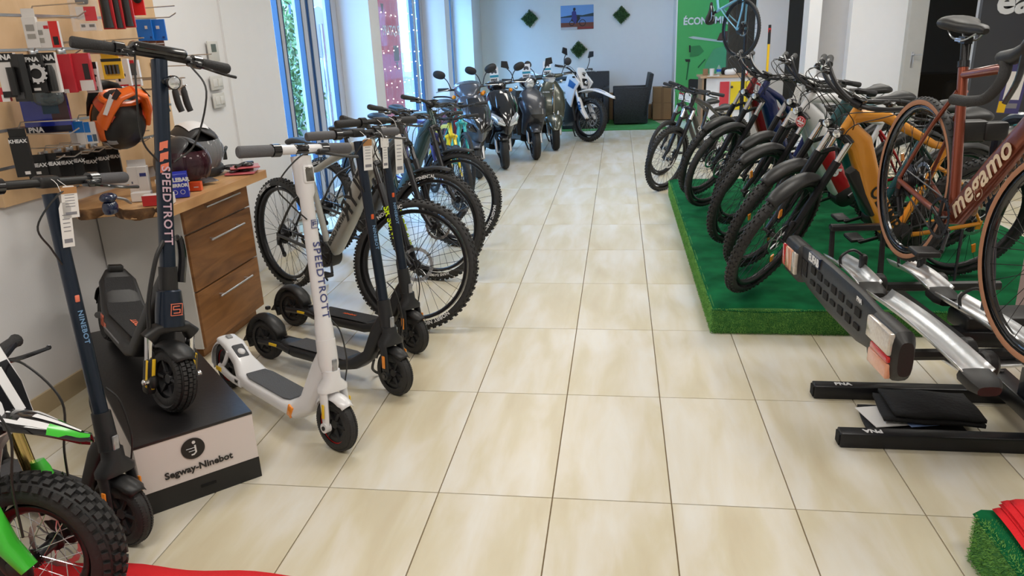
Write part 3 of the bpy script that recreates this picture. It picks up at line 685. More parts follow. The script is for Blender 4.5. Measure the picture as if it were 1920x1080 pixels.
bike_mats = dict(orange=paint('frame_orange', C8(226, 150, 40)), teal=paint('frame_petrol', C8(28, 84, 92)), white=paint('frame_white', C8(225, 225, 228)), blue=paint('frame_deep_blue', C8(22, 34, 92)), red=paint('frame_dark_red', C8(120, 12, 22)), redl=paint('frame_red', C8(175, 20, 34)),
    grey=paint('frame_warm_grey', C8(168, 168, 162), .35, .1), yellow=paint('frame_yellow', C8(232, 205, 20)), turq=paint('frame_turquoise', C8(40, 165, 160)), indigo=paint('frame_indigo', C8(40, 42, 110)), mint=paint('frame_mint', C8(150, 215, 160)), anth=paint('frame_black', (.015, .015, .018)), green=paint('frame_dark_green', C8(30, 62, 60)), silver=paint('frame_silver', C8(190, 192, 196)), lblue=paint('frame_light_blue', C8(120, 175, 200)))
BM = bike_mats
dk = mat('decal_black', (.012, .012, .012), .5); wt = mat('decal_white', (.75, .75, .76), .5); neon = mat('decal_neon', C8(215, 245, 20), .5); rdk = mat('decal_red', C8(190, 25, 35), .5); bluk = mat('decal_blue', C8(40, 110, 200), .5); ora = mat('decal_orange', C8(225, 95, 40), .5)
GP = 'electric bikes parked side by side on the green turf podium'
BB = {}
BB['orange'] = make_bike('electric_bike', 'nearest electric bike on the turf podium, orange frame with round black logo', (1.03, 1.82, TZ), 196, 14, 34, frame=BM['orange'], style='emtb', bars='city', barw=.33, fender_='short', reflectors=2, group=GP, battery=(blk, -.045), lettering=[('OLYMP', .10, .30, dk)])
BB['teal'] = make_bike('electric_bike', 'petrol blue electric bike standing just behind the orange one', (1.09, 2.30, TZ), 198, 15, 28, frame=BM['teal'], frame2=BM['green'], style='ecity', bars='city', barw=.33, fender_='short', reflectors=2, group=GP, lettering=[('S', .12, .5, wt)], rear_fender=True)
BB['redwhite'] = make_bike('electric_bike', 'white and red electric bike with round red tag hanging from its bar', (1.06, 2.86, TZ), 200, 13, 24, frame=BM['white'], frame2=BM['redl'], style='ecity', bars='city', barw=.33, fender_='short', reflectors=2, group=GP, rear_fender=True, rack=True, battery=None)
_r, _S, _O, _d = BB['redwhite']; _q = (_d['hb']-_d['bb']).normalized(); _u = Vector((-_q.z, 0, _q.x)); _f = [c for c in _r.children if c.name.startswith('frame')][0]
b = MB(); b.T = _O; _p = lambda t: _d['bb']*(1-t)+_d['hb']*t+Vector((0, 0, .012))
b.loft([(_p(.06), .046, .062, 3.4), (_p(.12), .047, .064, 3.4), (_p(.50), .0475, .064, 3.4), (_p(.56), .044, .05, 3.4)], 18); b.build('battery_cover', BM['redl'], _r)
for _s in (-1, 1): text('G6', .09, _O @ (_p(.33)+Vector((0, _s*.0485, 0))), _q if _s < 0 else -_q, _u, wt, _f, bold=.06)
BB['silver'] = make_bike('electric_bike', 'silver-white step-through electric bike between the white-red one and the blue one', (1.14, 3.42, TZ), 204, 12, 22, frame=BM['silver'], style='step', bars='city', barw=.33, fender_='short', group=GP, rear_fender=True, rack=True)
BB['blue'] = make_bike('electric_bike', 'deep blue step-through electric bike second from the far end of the podium', (.99, 4.02, TZ), 206, 13, 20, frame=BM['blue'], style='step', bars='city', barw=.33, fender_='short', tread='city', group=GP, w=.026, rear_fender=True, rack=True)
BB['red'] = make_bike('electric_bike', 'dark red electric bike farthest back on the turf podium', (.97, 4.52, TZ), 208, 14, 20, frame=BM['red'], style='step', bars='city', barw=.33, fender_='short', group=GP, rear_fender=True, saddlem=white)
BB['kid'] = make_bike('mountain_bike', 'black and mint youth mountain bike standing on the tiles beyond the podium', (.69, 5.57, 0), 225, 8, 5, Ro=.335, w=.027, wb=1.02, frame=BM['anth'], frame2=BM['mint'], light=False, lettering=[('OLINE', .06, .5, wt, .026)], gripc=blk, barw=.33, seat_h=.8, battery=None)
BB['kid2'] = make_bike('mountain_bike', 'slim-tyred youth bike with mint cables half hidden behind the black and mint one', (.72, 6.45, 0), 228, 6, 5, Ro=.315, w=.019, wb=.98, frame=BM['anth'], frame2=BM['mint'], light=False, barw=.30, seat_h=.78, tread='city')
# ---- left-hand row, heading to the aisle
def round_tag(bk, S_, p):
    hb0 = [c for c in bk.children if c.name.startswith('handlebar')][0]; p = Vector(p)
    b = MB(); b.T = S_; b.lathe([(0, -.0012), (.036, -.0012), (.036, .0012), (0, .0012)], p, (1, 0, 0), 28); t = b.build('round_tag', rdk, hb0)
    b = MB(); b.T = S_; b.lathe([(.030, -.0016), (.032, -.0016), (.032, .0016), (.030, .0016)], p, (1, 0, 0), 28, closed=True); b.box(p+Vector((.001, 0, -.002)), (.002, .05, .012)); b.box(p+Vector((.001, 0, -.016)), (.002, .03, .006)); b.box(p+Vector((.001, -.008, .014)), (.002, .010, .014)); b.box(p+Vector((.001, .010, .014)), (.002, .006, .014)); b.build('print', wt, t, smooth=False)
    b = MB(); b.T = S_; b.tube([p+Vector((0, 0, .034)), p+Vector((-.03, 0, .14))], .0012, 4); b.build('string', blk, t)
def hang_tag(key, off, w=.055, h=.10, strip=None):
    bk, S_, O, d = BB[key]; hb0 = [c for c in bk.children if c.name.startswith('handlebar')][0]
    price_tag(hb0, S_, d['sf']+Vector(off), (0, 1, 0), (0, 0, 1), w, h, strip=strip)
round_tag(BB['redwhite'][0], BB['redwhite'][1], BB['redwhite'][3]['sf']+Vector((.06, .05, -.20))); hang_tag('redwhite', (.05, -.02, -.19), .06, .08, yel)
hang_tag('silver', (.06, .03, -.08), .05, .12); hang_tag('red', (.05, .10, -.07), .045, .09, redp); hang_tag('kid', (.045, -.02, -.06), .075, .09); hang_tag('kid2', (.045, .0, -.06), .06, .08, redp)
GL = 'mountain bikes lined up in front of the windows'
BB['fully'] = make_bike('mountain_bike', 'grey full-suspension electric mountain bike nearest the counter with bold black lettering', (-.925, 1.64, 0), -34, 3, 30, Ro=.37, w=.031, wb=1.30, frame=BM['grey'], frame2=BM['anth'], style='emtb', bars='mtb', barw=.38, light=False, group=GL, fork_decal=('SR SUNTOUR', neon), disc=.1, lettering=[('FLYR', .16, .66, dk), ('MOUNTAIN CROSS', .042, .34, dk, .0445)], decal=[('NOBBY NIC', wt, 150, .030), ('NOBBY NIC', wt, -30, .030)], fork_stan=blkg, kickstand=True, seat_h=1.0)
BB['two'] = make_bike('mountain_bike', 'black mountain bike second from the counter with broad fork crown', (-1.02, 2.56, 0), -34, 3, 20, Ro=.37, w=.031, wb=1.24, frame=BM['anth'], style='emtb', bars='mtb', barw=.38, light=False, group=GL, fender_='mtb', disc=.1, fork_stan=blkg, decal=[('CONTINENTAL', wt, -20, .030), ('HANS DAMPF', wt, 170, .026)])
BB['three'] = make_bike('mountain_bike', 'black mountain bike third from the counter, knobbly tyre with white lettering', (-1.03, 3.42, 0), -36, 3, 18, Ro=.37, w=.031, wb=1.24, frame=BM['green'], style='emtb', bars='mtb', barw=.38, light=False, group=GL, fender_='mtb', disc=.1, fork_stan=blkg, decal=[('MAGIC MARY', wt, 110, .034)])
BB['indigo'] = make_bike('mountain_bike', 'indigo blue city bike between the black mountain bikes and the yellow one', (-1.30, 4.15, 0), -48, 3, 10, Ro=.35, w=.024, wb=1.1, frame=BM['indigo'], light=False, group=GL, forkm=BM['indigo'], rigid=True, stack=-.10, tread='city')
BB['yellow'] = make_bike('childrens_bike', 'bright yellow youth bike between the indigo and the turquoise ones', (-1.32, 4.75, 0), -62, 2, 0, Ro=.31, w=.022, wb=.95, frame=BM['yellow'], forkm=BM['yellow'], rigid=True, stack=-.09, light=False, group=GL, tread='city', seat_h=.8, barw=.29)
BB['turq'] = make_bike('city_bike', 'turquoise bike standing between the yellow bike and the grey scooter', (-1.33, 5.25, 0), -66, 2, 0, Ro=.34, w=.022, wb=1.02, frame=BM['turq'], forkm=BM['turq'], rigid=True, stack=-.10, light=False, group=GL, tread='city', barw=.29, seat_h=.85)
# ================================================ TURF PODIUM, CARPETS
felt = ramp_mat('felt_green', [(.3, C8(8, 74, 42)), (.7, C8(18, 102, 60))], nscale=7, rough=.95, bump=.15)
felt.node_tree.nodes['Principled BSDF'].inputs['Specular IOR Level'].default_value = .12
turf = ramp_mat('turf_green', [(.3, C8(78, 140, 66)), (.7, C8(140, 196, 98))], nscale=30, rough=.9, bump=.2)
turfb = mat('turf_backing', C8(50, 108, 50), .95)
def grass_face(b, n, o, u, v, nrm, h=.0075):
    o, u, v, nrm = Vector(o), Vector(u), Vector(v), Vector(nrm)
    for _ in range(n):
        p = o+u*rnd.random()+v*rnd.random(); t = Vector((rnd.uniform(-1, 1), rnd.uniform(-1, 1), rnd.uniform(-1, 1))).normalized()
        q = t.cross(nrm).normalized()*.0014; b.add([p-q, p+q, p+nrm*h*rnd.uniform(.5, 1.1)+t*h*.7], [(0, 1, 2)])
def turf_block(name, label, x0, x1, y0, y1, z, dens=17000, front=True, back=False, band=False):
    t = empty(name, label, 'podium', ((x0+x1)/2, (y0+y1)/2, 0)); O = Matrix.Translation((-(x0+x1)/2, -(y0+y1)/2, 0))
    b = MB(); b.T = O; b.rbox(((x0+x1)/2, (y0+y1)/2, z/2-.002), (x1-x0, y1-y0, z-.004), .015); b.build('base', turfb, t)
    # felt sheet on top with gentle folds, lapping over the edge
    b = MB(); b.T = O; nx, ny = 46, 80; P = []
    for j in range(ny+1):
        row = []
        for i in range(nx+1):
            x = x0-.004+(x1-x0+.008)*i/nx; y = y0-.006+(y1-y0+.012)*j/ny
            f = .0035*math.sin(y*9+math.sin(x*3)*1.2)*math.sin(x*2.1+y)+.0025*math.sin(y*23+x*2)
            zz = z+.004+abs(f)
            if i == 0 or i == nx: zz = z-.010
            if j == 0: zz = z-.014+.006*math.sin(x*11)
            row.append((x, y, zz))
        P.append(row)
    b.grid(P); b.build('felt_cover', felt, t, 80)
    b = MB(); b.T = O
    grass_face(b, int(dens*(y1-y0)/4*1.6), (x0, y0, 0), (0, y1-y0, 0), (0, 0, z), (-1, 0, 0))
    if front: grass_face(b, int(dens*(x1-x0)/4*1.9), (x0, y0, 0), (x1-x0, 0, 0), (0, 0, z), (0, -1, 0))
    if back: grass_face(b, int(dens*(x1-x0)/4*1.9), (x0, y1, 0), (x1-x0, 0, 0), (0, 0, z), (0, 1, 0))
    if band: grass_face(b, 3500, (x0, y1-.04, z+.002), (.05, -(y1-y0)*.0-.9, 0) if 0 else (.05, 0, 0), (0, -(y1-y0), 0), (0, 0, 1))
    tag(b.build('grass_trim', turf, t, smooth=False), kind='stuff')
    return t
turf_block('turf_podium', 'long low podium covered in dark green felt under the row of electric bikes', .735, 3.0, 1.6, 5.35, .147, 26000)
turf_block('turf_podium', 'small green turf block at the bottom right corner carrying the red cloth', 1.30, 2.3, -1.5, -.215, .165, 26000, front=False, back=True, band=True)
redc = mat('red_cloth', C8(226, 22, 34), .85, bump=.3, bscale=300, var=.05)
b = MB()
for k in range(4):   # folded stack of cloth, rounded fold at the left
    z = .182+.010*k; x0 = 1.350+.012*k+.008*(k % 2); P = []
    for i in range(19):
        t = i/18
        if t < .45: x, zz = 2.0-(2.0-x0)*t/.45, z
        elif t < .55: a = (t-.45)/.1*math.pi; x, zz = x0-.008*math.sin(a), z+.004*(1-math.cos(a))
        else: x, zz = x0+(2.0-x0)*(t-.55)/.45, z+.008
        P.append([(x+.02*j*0, -.222-.055*j+.01*math.sin(k), zz+.003*math.sin(j*1.3+x*9)) for j in range(9)])
    b.grid(P)
o = b.build('folded_cloth', redc, None, 80, solid=.003); tag(o, 'folded bright red cloth lying on the small green turf block', 'cloth')
b = MB(); P = []
for i in range(25):
    x = -1.78+1.32*i/24; P.append([(x, -1.45+.96*j/14+(.006*math.sin(i*.9) if j == 14 else 0), .006+.0018*math.sin(i*.8+j)) for j in range(15)])
b.grid(P); tag(b.build('carpet', redc, None, 80, solid=.006), 'bright red carpet at the bottom left under the dirt bike', 'carpet')
b = MB(); b.prism([(-2.38, 10.70), (1.07, 10.78), (.80, 12.58), (-2.38, 12.58)], (0, 0, .006), (1, 0, 0), (0, 1, 0), .012); gc = b.build('carpet', mat('lounge_turf', C8(62, 130, 58), .95, bump=.5, bscale=300, var=.12), None, smooth=False); tag(gc, 'thin green turf carpet under the armchairs by the far wall', 'carpet')

# ================================================ KICK SCOOTERS
padm = mat('deck_pad_grey', (.085, .09, .10), .8, bump=.5, bscale=220); padb = mat('deck_pad_black', (.02, .02, .022), .8, bump=.6, bscale=220)
navy = paint('navy_metal', (.012, .022, .042), .35, .5, .3); nb = mat('matt_graphite', (.022, .023, .026), .42, .2, bump=.03); peach = mat('decal_peach', C8(236, 128, 100), .6); lbl = mat('decal_pale_blue', C8(110, 150, 190), .6)
indig = mat('decal_indigo', C8(70, 78, 130), .5)
def kick_wheel(root, S_, c, Ro, w, side, ring=None, tread='city', rimc=None):
    P = S_ @ Matrix.Translation(c)
    b = MB(); b.lathe([(0, -w*.55), (.018, -w*.55), (.022, -w*.3), (Ro*.42, -w*.28), (Ro*.5, -w*.6), (Ro*.72, -w*.62), (Ro*.72, w*.62), (Ro*.5, w*.6), (Ro*.42, w*.28), (.022, w*.3), (.018, w*.55), (0, w*.55)], n=36)
    for k in range(6):
        a = 2*math.pi*k/6
        for s_ in (-1, 1): b.tube([(Ro*.2*math.cos(a), s_*w*.42, Ro*.2*math.sin(a)), (Ro*.62*math.cos(a), s_*w*.52, Ro*.62*math.sin(a))], .008, 5)
    rm = b.build('wheel', rimc or nb, root, M=P)
    inst('tyre', tyre_mesh(Ro, w, tread, rub), rm)
    if ring:
        b = MB()
        for s_ in (-1, 1): b.lathe([(Ro*.66, s_*w*.64), (Ro*.66, s_*w*.67), (Ro*.70, s_*w*.67), (Ro*.70, s_*w*.64)], n=36, closed=True)
        b.build('rim_ring', ring, rm)
    return rm
def make_kick(name, label, loc, yaw, lean, steer, kind, wb=.90, Ro=.115, w=.026, H=1.19, rake=.165, group=None, halfbar=.25, tags=(), H0=None):
    root = empty(name, label, 'scooter', loc, R(yaw), group, R(lean))
    ax = Vector((-rake, 0, 1)).normalized(); hz = Ro
    base = Vector((-.028, 0, Ro*2+.045)); O = Matrix.Identity(4)
    S_ = rotM(base, ax, R(steer)); c0 = S_ @ Vector((0, 0, hz)); O = Matrix.Translation((-c0.x, -c0.y, 0)); S_ = O @ S_
    white_, speed = kind == 'white', kind == 'speed'
    body = white if white_ else (nb if not speed else blk); stm = white if white_ else navy
    top = base+ax*((H-base.z)/ax.z)
    kick_wheel(root, S_, (0, 0, hz), Ro, w, 1, ring=redp if white_ else None, tread='moto' if speed else 'city')
    # fork
    b = MB(); b.T = S_; dr = w+.020
    if speed:
        b.loft([(base+Vector((0, -dr-.03, -.02)), .022, .03, 3), (base+Vector((0, -dr, .012)), .028, .022, 3), (base+Vector((0, 0, .02)), .034, .02, 3), (base+Vector((0, dr, .012)), .028, .022, 3), (base+Vector((0, dr+.03, -.02)), .022, .03, 3)], 14)
        fk = b.build('fork', blk, root)
        for s_ in (-1, 1):
            y = s_*(dr+.022); b = MB(); b.T = S_; b.cyl((-.024, y, Ro*1.55), (-.03, y, base.z), .017); b.build('stanchion', chrome, fk)
            b = MB(); b.T = S_; b.rbox((-.018, y, Ro*1.13), (.048, .036, Ro*1.05), .012); b.rbox((0, y, Ro), (.05, .03, .05), .014); b.build('fork_leg', blk, fk)
            b = MB(); b.T = S_; b.rbox((-.008, y*1.0+s_*.017, Ro*1.22), (.012, .005, Ro*.8), .002); b.rbox((.008, y, Ro*1.22), (.006, .012, Ro*.9), .002); b.build('reflector_strip', yel, fk)
            b = MB(); b.T = S_; b.cyl((0, y-s_*.01, Ro), (0, y+s_*.028, Ro), .011); b.ell((0, y+s_*.03, Ro), (.012, .008, .012)); b.build('axle_nut', chrome, fk)
        b = MB(); b.T = S_; b.lathe([(.03, 0), (.052, .0), (.05, .06), (.043, .13), (.036, .135)], base+ax*.02, ax, 28); b.build('head_tube', navy, root)
        q = S_ @ (base+ax*.095+Vector((.050, 0, 0))); em = MB(); em.T = S_
        for (a, c_, d, e) in ((-.022, .022, .020, .022), (-.022, .022, -.022, -.020), (-.022, -.020, -.022, .022), (.020, .022, -.022, .022), (-.012, .012, .011, .014), (-.012, .012, -.001, .002), (-.012, .012, -.014, -.011), (-.014, -.011, -.001, .013), (.011, .014, -.014, .001)):
            em.box(base+ax*.092+Vector((.052-.16*0, (a+c_)/2, 0))+ax*((d+e)/2), (.003, abs(c_-a), abs(e-d)))
        em.build('emblem', peach, root, smooth=False)
        fender(root, (0, 0, hz), Ro, w*1.35, -62, 45, S_)
    else:
        b.loft([(base+Vector((.0, 0, .065)), .030, .034, 2.4), (base+Vector((.002, 0, .03)), .036, .034, 2.4), (base+Vector((.004, 0, .0)), .040, dr+.016, 3), (base+Vector((.006, 0, -.02)), .036, dr+.018, 3)][::1], 18, up=(0, 1, 0))
        for s_ in (-1, 1):
            b.tube([base+Vector((.006, s_*(dr+.002), -.005)), (-.004, s_*(dr+.006), Ro*1.5), (0, s_*(dr+.006), Ro+.0)], [.024, .021, .018], 10, k=4, flat=.55, up=(0, 1, 0)); b.lathe([(0, -.012), (.021, -.012), (.021, .012), (0, .012)], (0, s_*(dr+.008), Ro), (0, 1, 0), 20)
        fk = b.build('fork', body, root, 50)
        for s_ in (-1, 1):
            b = MB(); b.T = S_; b.rbox((-.0, s_*(dr+.021), Ro*1.62), (.014 if white_ else .018, .006, .06), .005); b.build('side_reflector', yel if white_ else orangeR, fk)
            b = MB(); b.T = S_; b.lathe([(0, -.003), (.009, -.003), (.009, .003), (0, .003)], (0, s_*(dr+.021), Ro), (0, 1, 0), 14); b.build('axle_cap', blk if white_ else dsteel, fk)
        fender(root, (0, 0, hz), Ro+.004, w*1.35, -60, 42 if not white_ else 40, S_, m=white if white_ else blk)
        if white_:
            b = MB(); b.T = O
            for i in range(3): b.lathe([(.031, 0), (.035, .003), (.031, .006)], base+ax*(.055+i*.012), ax, 24)
            b.build('rubber_bellows', white, root)
    # stem
    b = MB(); b.T = S_
    z1 = .15 if speed else .08
    rr = .031 if white_ else (.026 if speed else .0215)
    if speed: b.loft([(base+ax*z1, .026, .024, 3), (base+ax*.5, .026, .024, 3), (top, .026, .024, 3)], 18, up=(1, 0, 0))
    elif white_: b.loft([(base+ax*.16, .037, .038), (base+ax*.24, .036, .037), (base+ax*.29, .029, .031), (top-ax*.17, .026, .028), (top-ax*.15, .031, .034, 3), (top-ax*.01, .033, .038, 3)], 20, up=(1, 0, 0))
    else: b.loft([(base+ax*.17, .023, .024), (top-ax*.02, .022, .023)], 18, up=(1, 0, 0))
    stem = b.build('stem', stm, root)
    b = MB(); b.T = S_
    if not speed:
        b.loft([(base+ax*.06, .034, .034), (base+ax*.085, .040 if white_ else .032, .040 if white_ else .034), (base+ax*.19, .038 if white_ else .029, .040 if white_ else .031)], 20, up=(1, 0, 0)); fold = b.build('folding_joint', body, root)
        b = MB(); b.T = S_; b.tube([base+ax*.10+Vector((-.034, .01, 0)), base+ax*.2+Vector((-.05, .012, 0)), base+ax*.25+Vector((-.036, .012, 0))], .009, 8, k=4); b.build('latch', body, fold)
        b = MB(); b.T = S_; b.rbox(base+ax*.085+Vector((.037, 0, 0)), (.008, .024, .062), .004); b.build('front_reflector', mat('clear_reflector', (.35, .36, .38), .15, .5, var=.3, vscale=80), fold)
    else:
        b.cyl(base+ax*.15, base+ax*.24, .033, n=20); b.tube([base+ax*.19+Vector((0, -.032, 0)), base+ax*.19+Vector((0, .036, 0))], .009); fold = b.build('folding_joint', blk, root)
        b = MB(); b.T = S_; b.tube([base+ax*.18+Vector((.005, .045, 0)), base+ax*.27+Vector((.0, .058, 0)), base+ax*.34+Vector((0, .050, 0)), base+ax*.345+Vector((0, .035, 0))], [.017, .016, .014, .012], 8, k=5, flat=.9); b.build('latch', blkg, fold)
    # stickers and lettering running down the front of the stem
    fx = (.0255 if not speed else .0265)
    def onstem(t, dy=0, dx=0): return base+(top-base)*t+Vector((fx+dx, dy, 0))
    M3 = S_.to_3x3()
    if speed:
        pb = MB(); pb.T = S_
        for i in range(3):
            p = base+(top-base)*(.71-.040*i); a = .030; pb.add([p+Vector((.0272, -.024, -.006)), p+Vector((.0272, .006, .004)), p+Vector((.0272, .006, .004-a)), p+Vector((.0272, -.024, -.006-a))], [(0, 1, 2, 3)])
        pb.build('stripe_decal', peach, stem, smooth=False, solid=.001)
        text('SPEEDTROTT', .044, S_ @ onstem(.475, -.008, .002), M3 @ -ax, M3 @ Vector((0, 1, 0)), mat('decal_lilac', C8(205, 175, 190), .6), stem, bold=.015, sp=1.12)
    elif white_:
        text('SPEEDTROTT', .046, S_ @ (base+(top-base)*.47+Vector((.0312, -.006, 0))), M3 @ -ax, M3 @ Vector((0, 1, 0)), indig, stem, bold=.01, sp=1.15)
        em = MB(); em.T = S_
        for a, c_, d, e in ((-.015, .015, .0145, .016), (-.015, .015, -.016, -.0145), (-.015, -.0135, -.016, .016), (.0135, .015, -.016, .016), (-.008, .008, .006, .009), (-.008, .008, -.002, .001), (-.008, -.005, -.008, .009)):
            p = base+(top-base)*.71; em.box(p+Vector((.0305, (a+c_)/2, 0))+ax*((d+e)/2), (.003, abs(c_-a), abs(e-d)))
        em.build('emblem', indig, stem, smooth=False)
        b = MB(); b.T = S_; p = top-ax*.075+Vector((.032, 0, 0)); b.rbox(p, (.018, .048, .07), .006, Matrix.Rotation(-.16, 3, 'Y'), 2); hl = b.build('headlight', white, root)
        b = MB(); b.T = S_; b.rbox(p+Vector((.008, 0, 0)), (.006, .036, .055), .003, Matrix.Rotation(-.16, 3, 'Y'), 2); b.build('lamp_lens', mat('smoked_lens', (.2, .19, .17), .1, .7, var=.4, vscale=90), hl)
    else:
        b = MB(); b.T = S_; b.rbox(onstem(.62, -.006, -.002), (.006, .014, .022), .002, None, 2); b.build('orange_sticker', ora if kind != 'grey' else peach, stem)
        text('NINEBOT', .024, S_ @ onstem(.52, -.008, -.0005), M3 @ -ax, M3 @ Vector((0, 1, 0)), lbl, stem, bold=.02, sp=1.1)
    # handlebar
    ht_ = top+ax*.012; b = MB(); b.T = S_; hbm = white if white_ else blk
    b.tube([ht_+Vector((-.02, -halfbar, 0)), ht_+Vector((0, -halfbar*.4, .004)), ht_+Vector((0, halfbar*.4, .004)), ht_+Vector((-.02, halfbar, 0))], .0135 if not white_ else [.013, .0185, .0185, .013], 12, k=5, up=(0, 0, 1)); hb_ = b.build('handlebar', hbm, root)
    gm = greygrip if kind in ('white', 'grey', 'nbgrey') else gripm
    for s_ in (-1, 1):
        b = MB(); b.T = S_; e = ht_+Vector((-.021, s_*(halfbar+.004), 0)); i_ = ht_+Vector((-.002, s_*(halfbar-.125), .003)); b.tube([e, e*.96+i_*.04, i_*.96+e*.04, i_], [.0165, .0195, .0185, .017] if not white_ else [.018, .0225, .022, .021], 16); b.build('grip', gm, hb_)
        b = MB(); b.T = S_; c_ = i_+Vector((.001, -s_*.02, 0)); b.tube([c_+Vector((0, s_*.020, 0)), c_-Vector((0, s_*.012, 0))], .0245, 16); b.build('bar_clamp', blkg, hb_)
    b = MB(); b.T = S_; s_ = 1; i_ = ht_+Vector((0, halfbar-.16, -.006)); b.rbox(i_+Vector((.018, 0, 0)), (.04, .05, .024), .008)
    b.tube([i_+Vector((.03, 0, -.004)), i_+Vector((.05, .03, -.010)), i_+Vector((.045, .10, -.020)), i_+Vector((.038, .16, -.024))], [.009, .008, .0075, .009], 8, k=5, flat=.7); b.build('brake_lever', blkg if not white_ else blk, hb_)
    if speed:
        b = MB(); b.T = S_; i_ = ht_+Vector((0, -halfbar+.16, -.006)); b.rbox(i_+Vector((.018, 0, 0)), (.04, .05, .024), .008); b.tube([i_+Vector((.03, 0, -.004)), i_+Vector((.055, -.03, -.010)), i_+Vector((.05, -.10, -.015)), i_+Vector((.042, -.15, -.018))], [.009, .008, .0075, .009], 8, k=5, flat=.7); b.build('brake_lever', blkg, hb_)
        b = MB(); b.T = S_; b.rbox(ht_+Vector((-.005, 0, .022)), (.065, .20, .036), .016); b.build('display', blkg, hb_)
        headlight(root, S_, top-ax*.075+Vector((.07, .015, 0)), .026)
        b = MB(); b.T = S_; b.tube([top-ax*.075+Vector((.02, 0, 0)), top-ax*.075+Vector((.05, .015, 0))], .009); b.build('lamp_bracket', blk, hb_)
        for s2 in (-1, 1): cable(hb_, S_, [ht_+Vector((.03, s2*.1, -.01)), ht_+Vector((.10, s2*.13, -.10)), top-ax*.28+Vector((.05, s2*.10, 0)), top-ax*.36+Vector((.02, s2*.03, 0))], .0035)
        b = MB(); b.T = S_; b.tube([base+ax*.34+Vector((.02, -.022, 0)), base+ax*.27+Vector((.02, -.055, 0)), base+ax*.12+Vector((.01, -.082, 0)), base+Vector((.0, -.080, 0)), (-.03, -.085, Ro*1.15)], .008, 8, k=6); b.build('cable_sleeve', blk, root)
    else:
        b = MB(); b.T = S_; b.rbox(ht_+Vector((-.004, 0, .006)), (.05, .07, .038), .012); b.build('display', blkg if white_ else blk, hb_)
        if white_: cable(hb_, S_, [ht_+Vector((.03, .06, -.005)), ht_+Vector((.06, -.05, -.02)), ht_+Vector((.05, -.14, -.12)), base+(top-base)*.80+Vector((.02, -.09, 0)), base+(top-base)*.73+Vector((.02, -.025, 0))], .003)
        else: cable(hb_, S_, [ht_+Vector((.035, .08, -.01)), ht_+Vector((.07, -.02, -.03)), ht_+Vector((.06, -.09, -.12)), base+(top-base)*.80+Vector((.02, -.05, 0)), base+(top-base)*.74+Vector((.01, -.02, 0))], .003)
        cable(root, S_, [base+ax*.27+Vector((.02, .022, 0)), base+ax*.22+Vector((.05, .04, 0)), base+ax*.10+Vector((.06, .045, 0)), base+Vector((.02, .05, -.02)), (0, .05, Ro*1.25)], .003)
        if kind != 'grey' and not white_: pass
    # deck
    zd = .155 if not speed else .20; rw = Vector((-wb, 0, Ro)); hw = .075 if not speed else .095
    b = MB(); b.T = O
    hd = base+ax*.09
    if white_:
        b.loft([(hd+Vector((-.005, 0, .03)), .026, .05, 2.6), (hd+Vector((-.055, 0, -.05)), .030, .055, 2.6), ((-.17, 0, .16), .050, .050, 3), ((-.235, 0, zd-.045), .072, .040, 3.5), ((-.30, 0, zd-.045), hw, .034, 4), ((-.62, 0, zd-.043), hw, .034, 4), ((-.70, 0, zd-.035), hw*.95, .036, 4), ((-.78, 0, zd+.02), hw*.62, .028, 4), ((-.86, 0, zd+.075), hw*.66, .020, 4), ((-wb-.02, 0, zd+.092), hw*.62, .015, 3)], 22)
        dk_ = b.build('deck', white, root, 50)
        b = MB(); b.T = O; b.loft([((-.275, 0, zd-.006), .05, .003, 4), ((-.31, 0, zd-.0075), .062, .003, 4), ((-.61, 0, zd-.0055), .062, .003, 4), ((-.66, 0, zd-.0035), .048, .003, 4)], 18); b.build('deck_pad', padm, dk_)
        b = MB(); b.T = O; b.rbox((-.80, 0, zd+.058), (.085, .06, .02), .012, (0, R(32), 0)); b.build('platform_window', padm, dk_)
        b = MB(); b.T = O; b.ell((-.80, 0, zd+.055), (.03, .022, .018)); b.build('bottle_shape', white, dk_)
        b = MB(); b.T = O; b.rbox((-wb+.015, 0, zd+.105), (.03, .026, .012), .004, (0, R(14), 0)); b.build('fender_hook', mat('grey_plastic', (.3, .3, .31), .5), dk_)
        for s_ in (-1, 1):
            b = MB(); b.T = O; b.tube([(-.68, s_*.066, zd-.05), (-.79, s_*.06, .10), (-wb, s_*.05, Ro)], [.022, .018, .022], 10, k=4, flat=.6, up=(0, 1, 0)); b.tube([(-.83, s_*.045, zd+.06), (-.87, s_*.05, Ro+.03), (-wb, s_*.05, Ro)], .010, 8, k=3); b.build('rear_arm', white, dk_)
            b = MB(); b.T = O; b.rbox((-.245, s_*.069, zd-.045), (.035, .010, .055), .004, (0, R(20), 0)); b.build('side_reflector', orangeR, dk_)
            b = MB(); b.T = O; b.rbox((-wb+.02, s_*.066, Ro), (.05, .006, .02), .002); b.build('side_reflector', yel, dk_)
            text('RM-', .022, O @ Vector((-.70, s_*.0775, zd-.045)), Vector((s_*-1, 0, .0)) if 0 else Vector((-s_, 0, 0)), Vector((0, 0, 1)), dk, dk_, bold=.03)
    elif speed:
        b.loft([(hd+Vector((-.02, 0, .10)), .03, .04, 3), (hd+Vector((-.10, 0, -.02)), .055, .034, 4), ((-.27, 0, zd-.03), .085, .040, 4), ((-.33, 0, zd-.035), hw, .046, 5), ((-.66, 0, zd-.035), hw, .046, 5), ((-.74, 0, zd+.015), hw*.92, .034, 5), ((-.84, 0, zd+.115), hw*.8, .02, 4), ((-.885, 0, zd+.155), hw*.45, .016, 3)], 22)
        dk_ = b.build('deck', blk, root, 50)
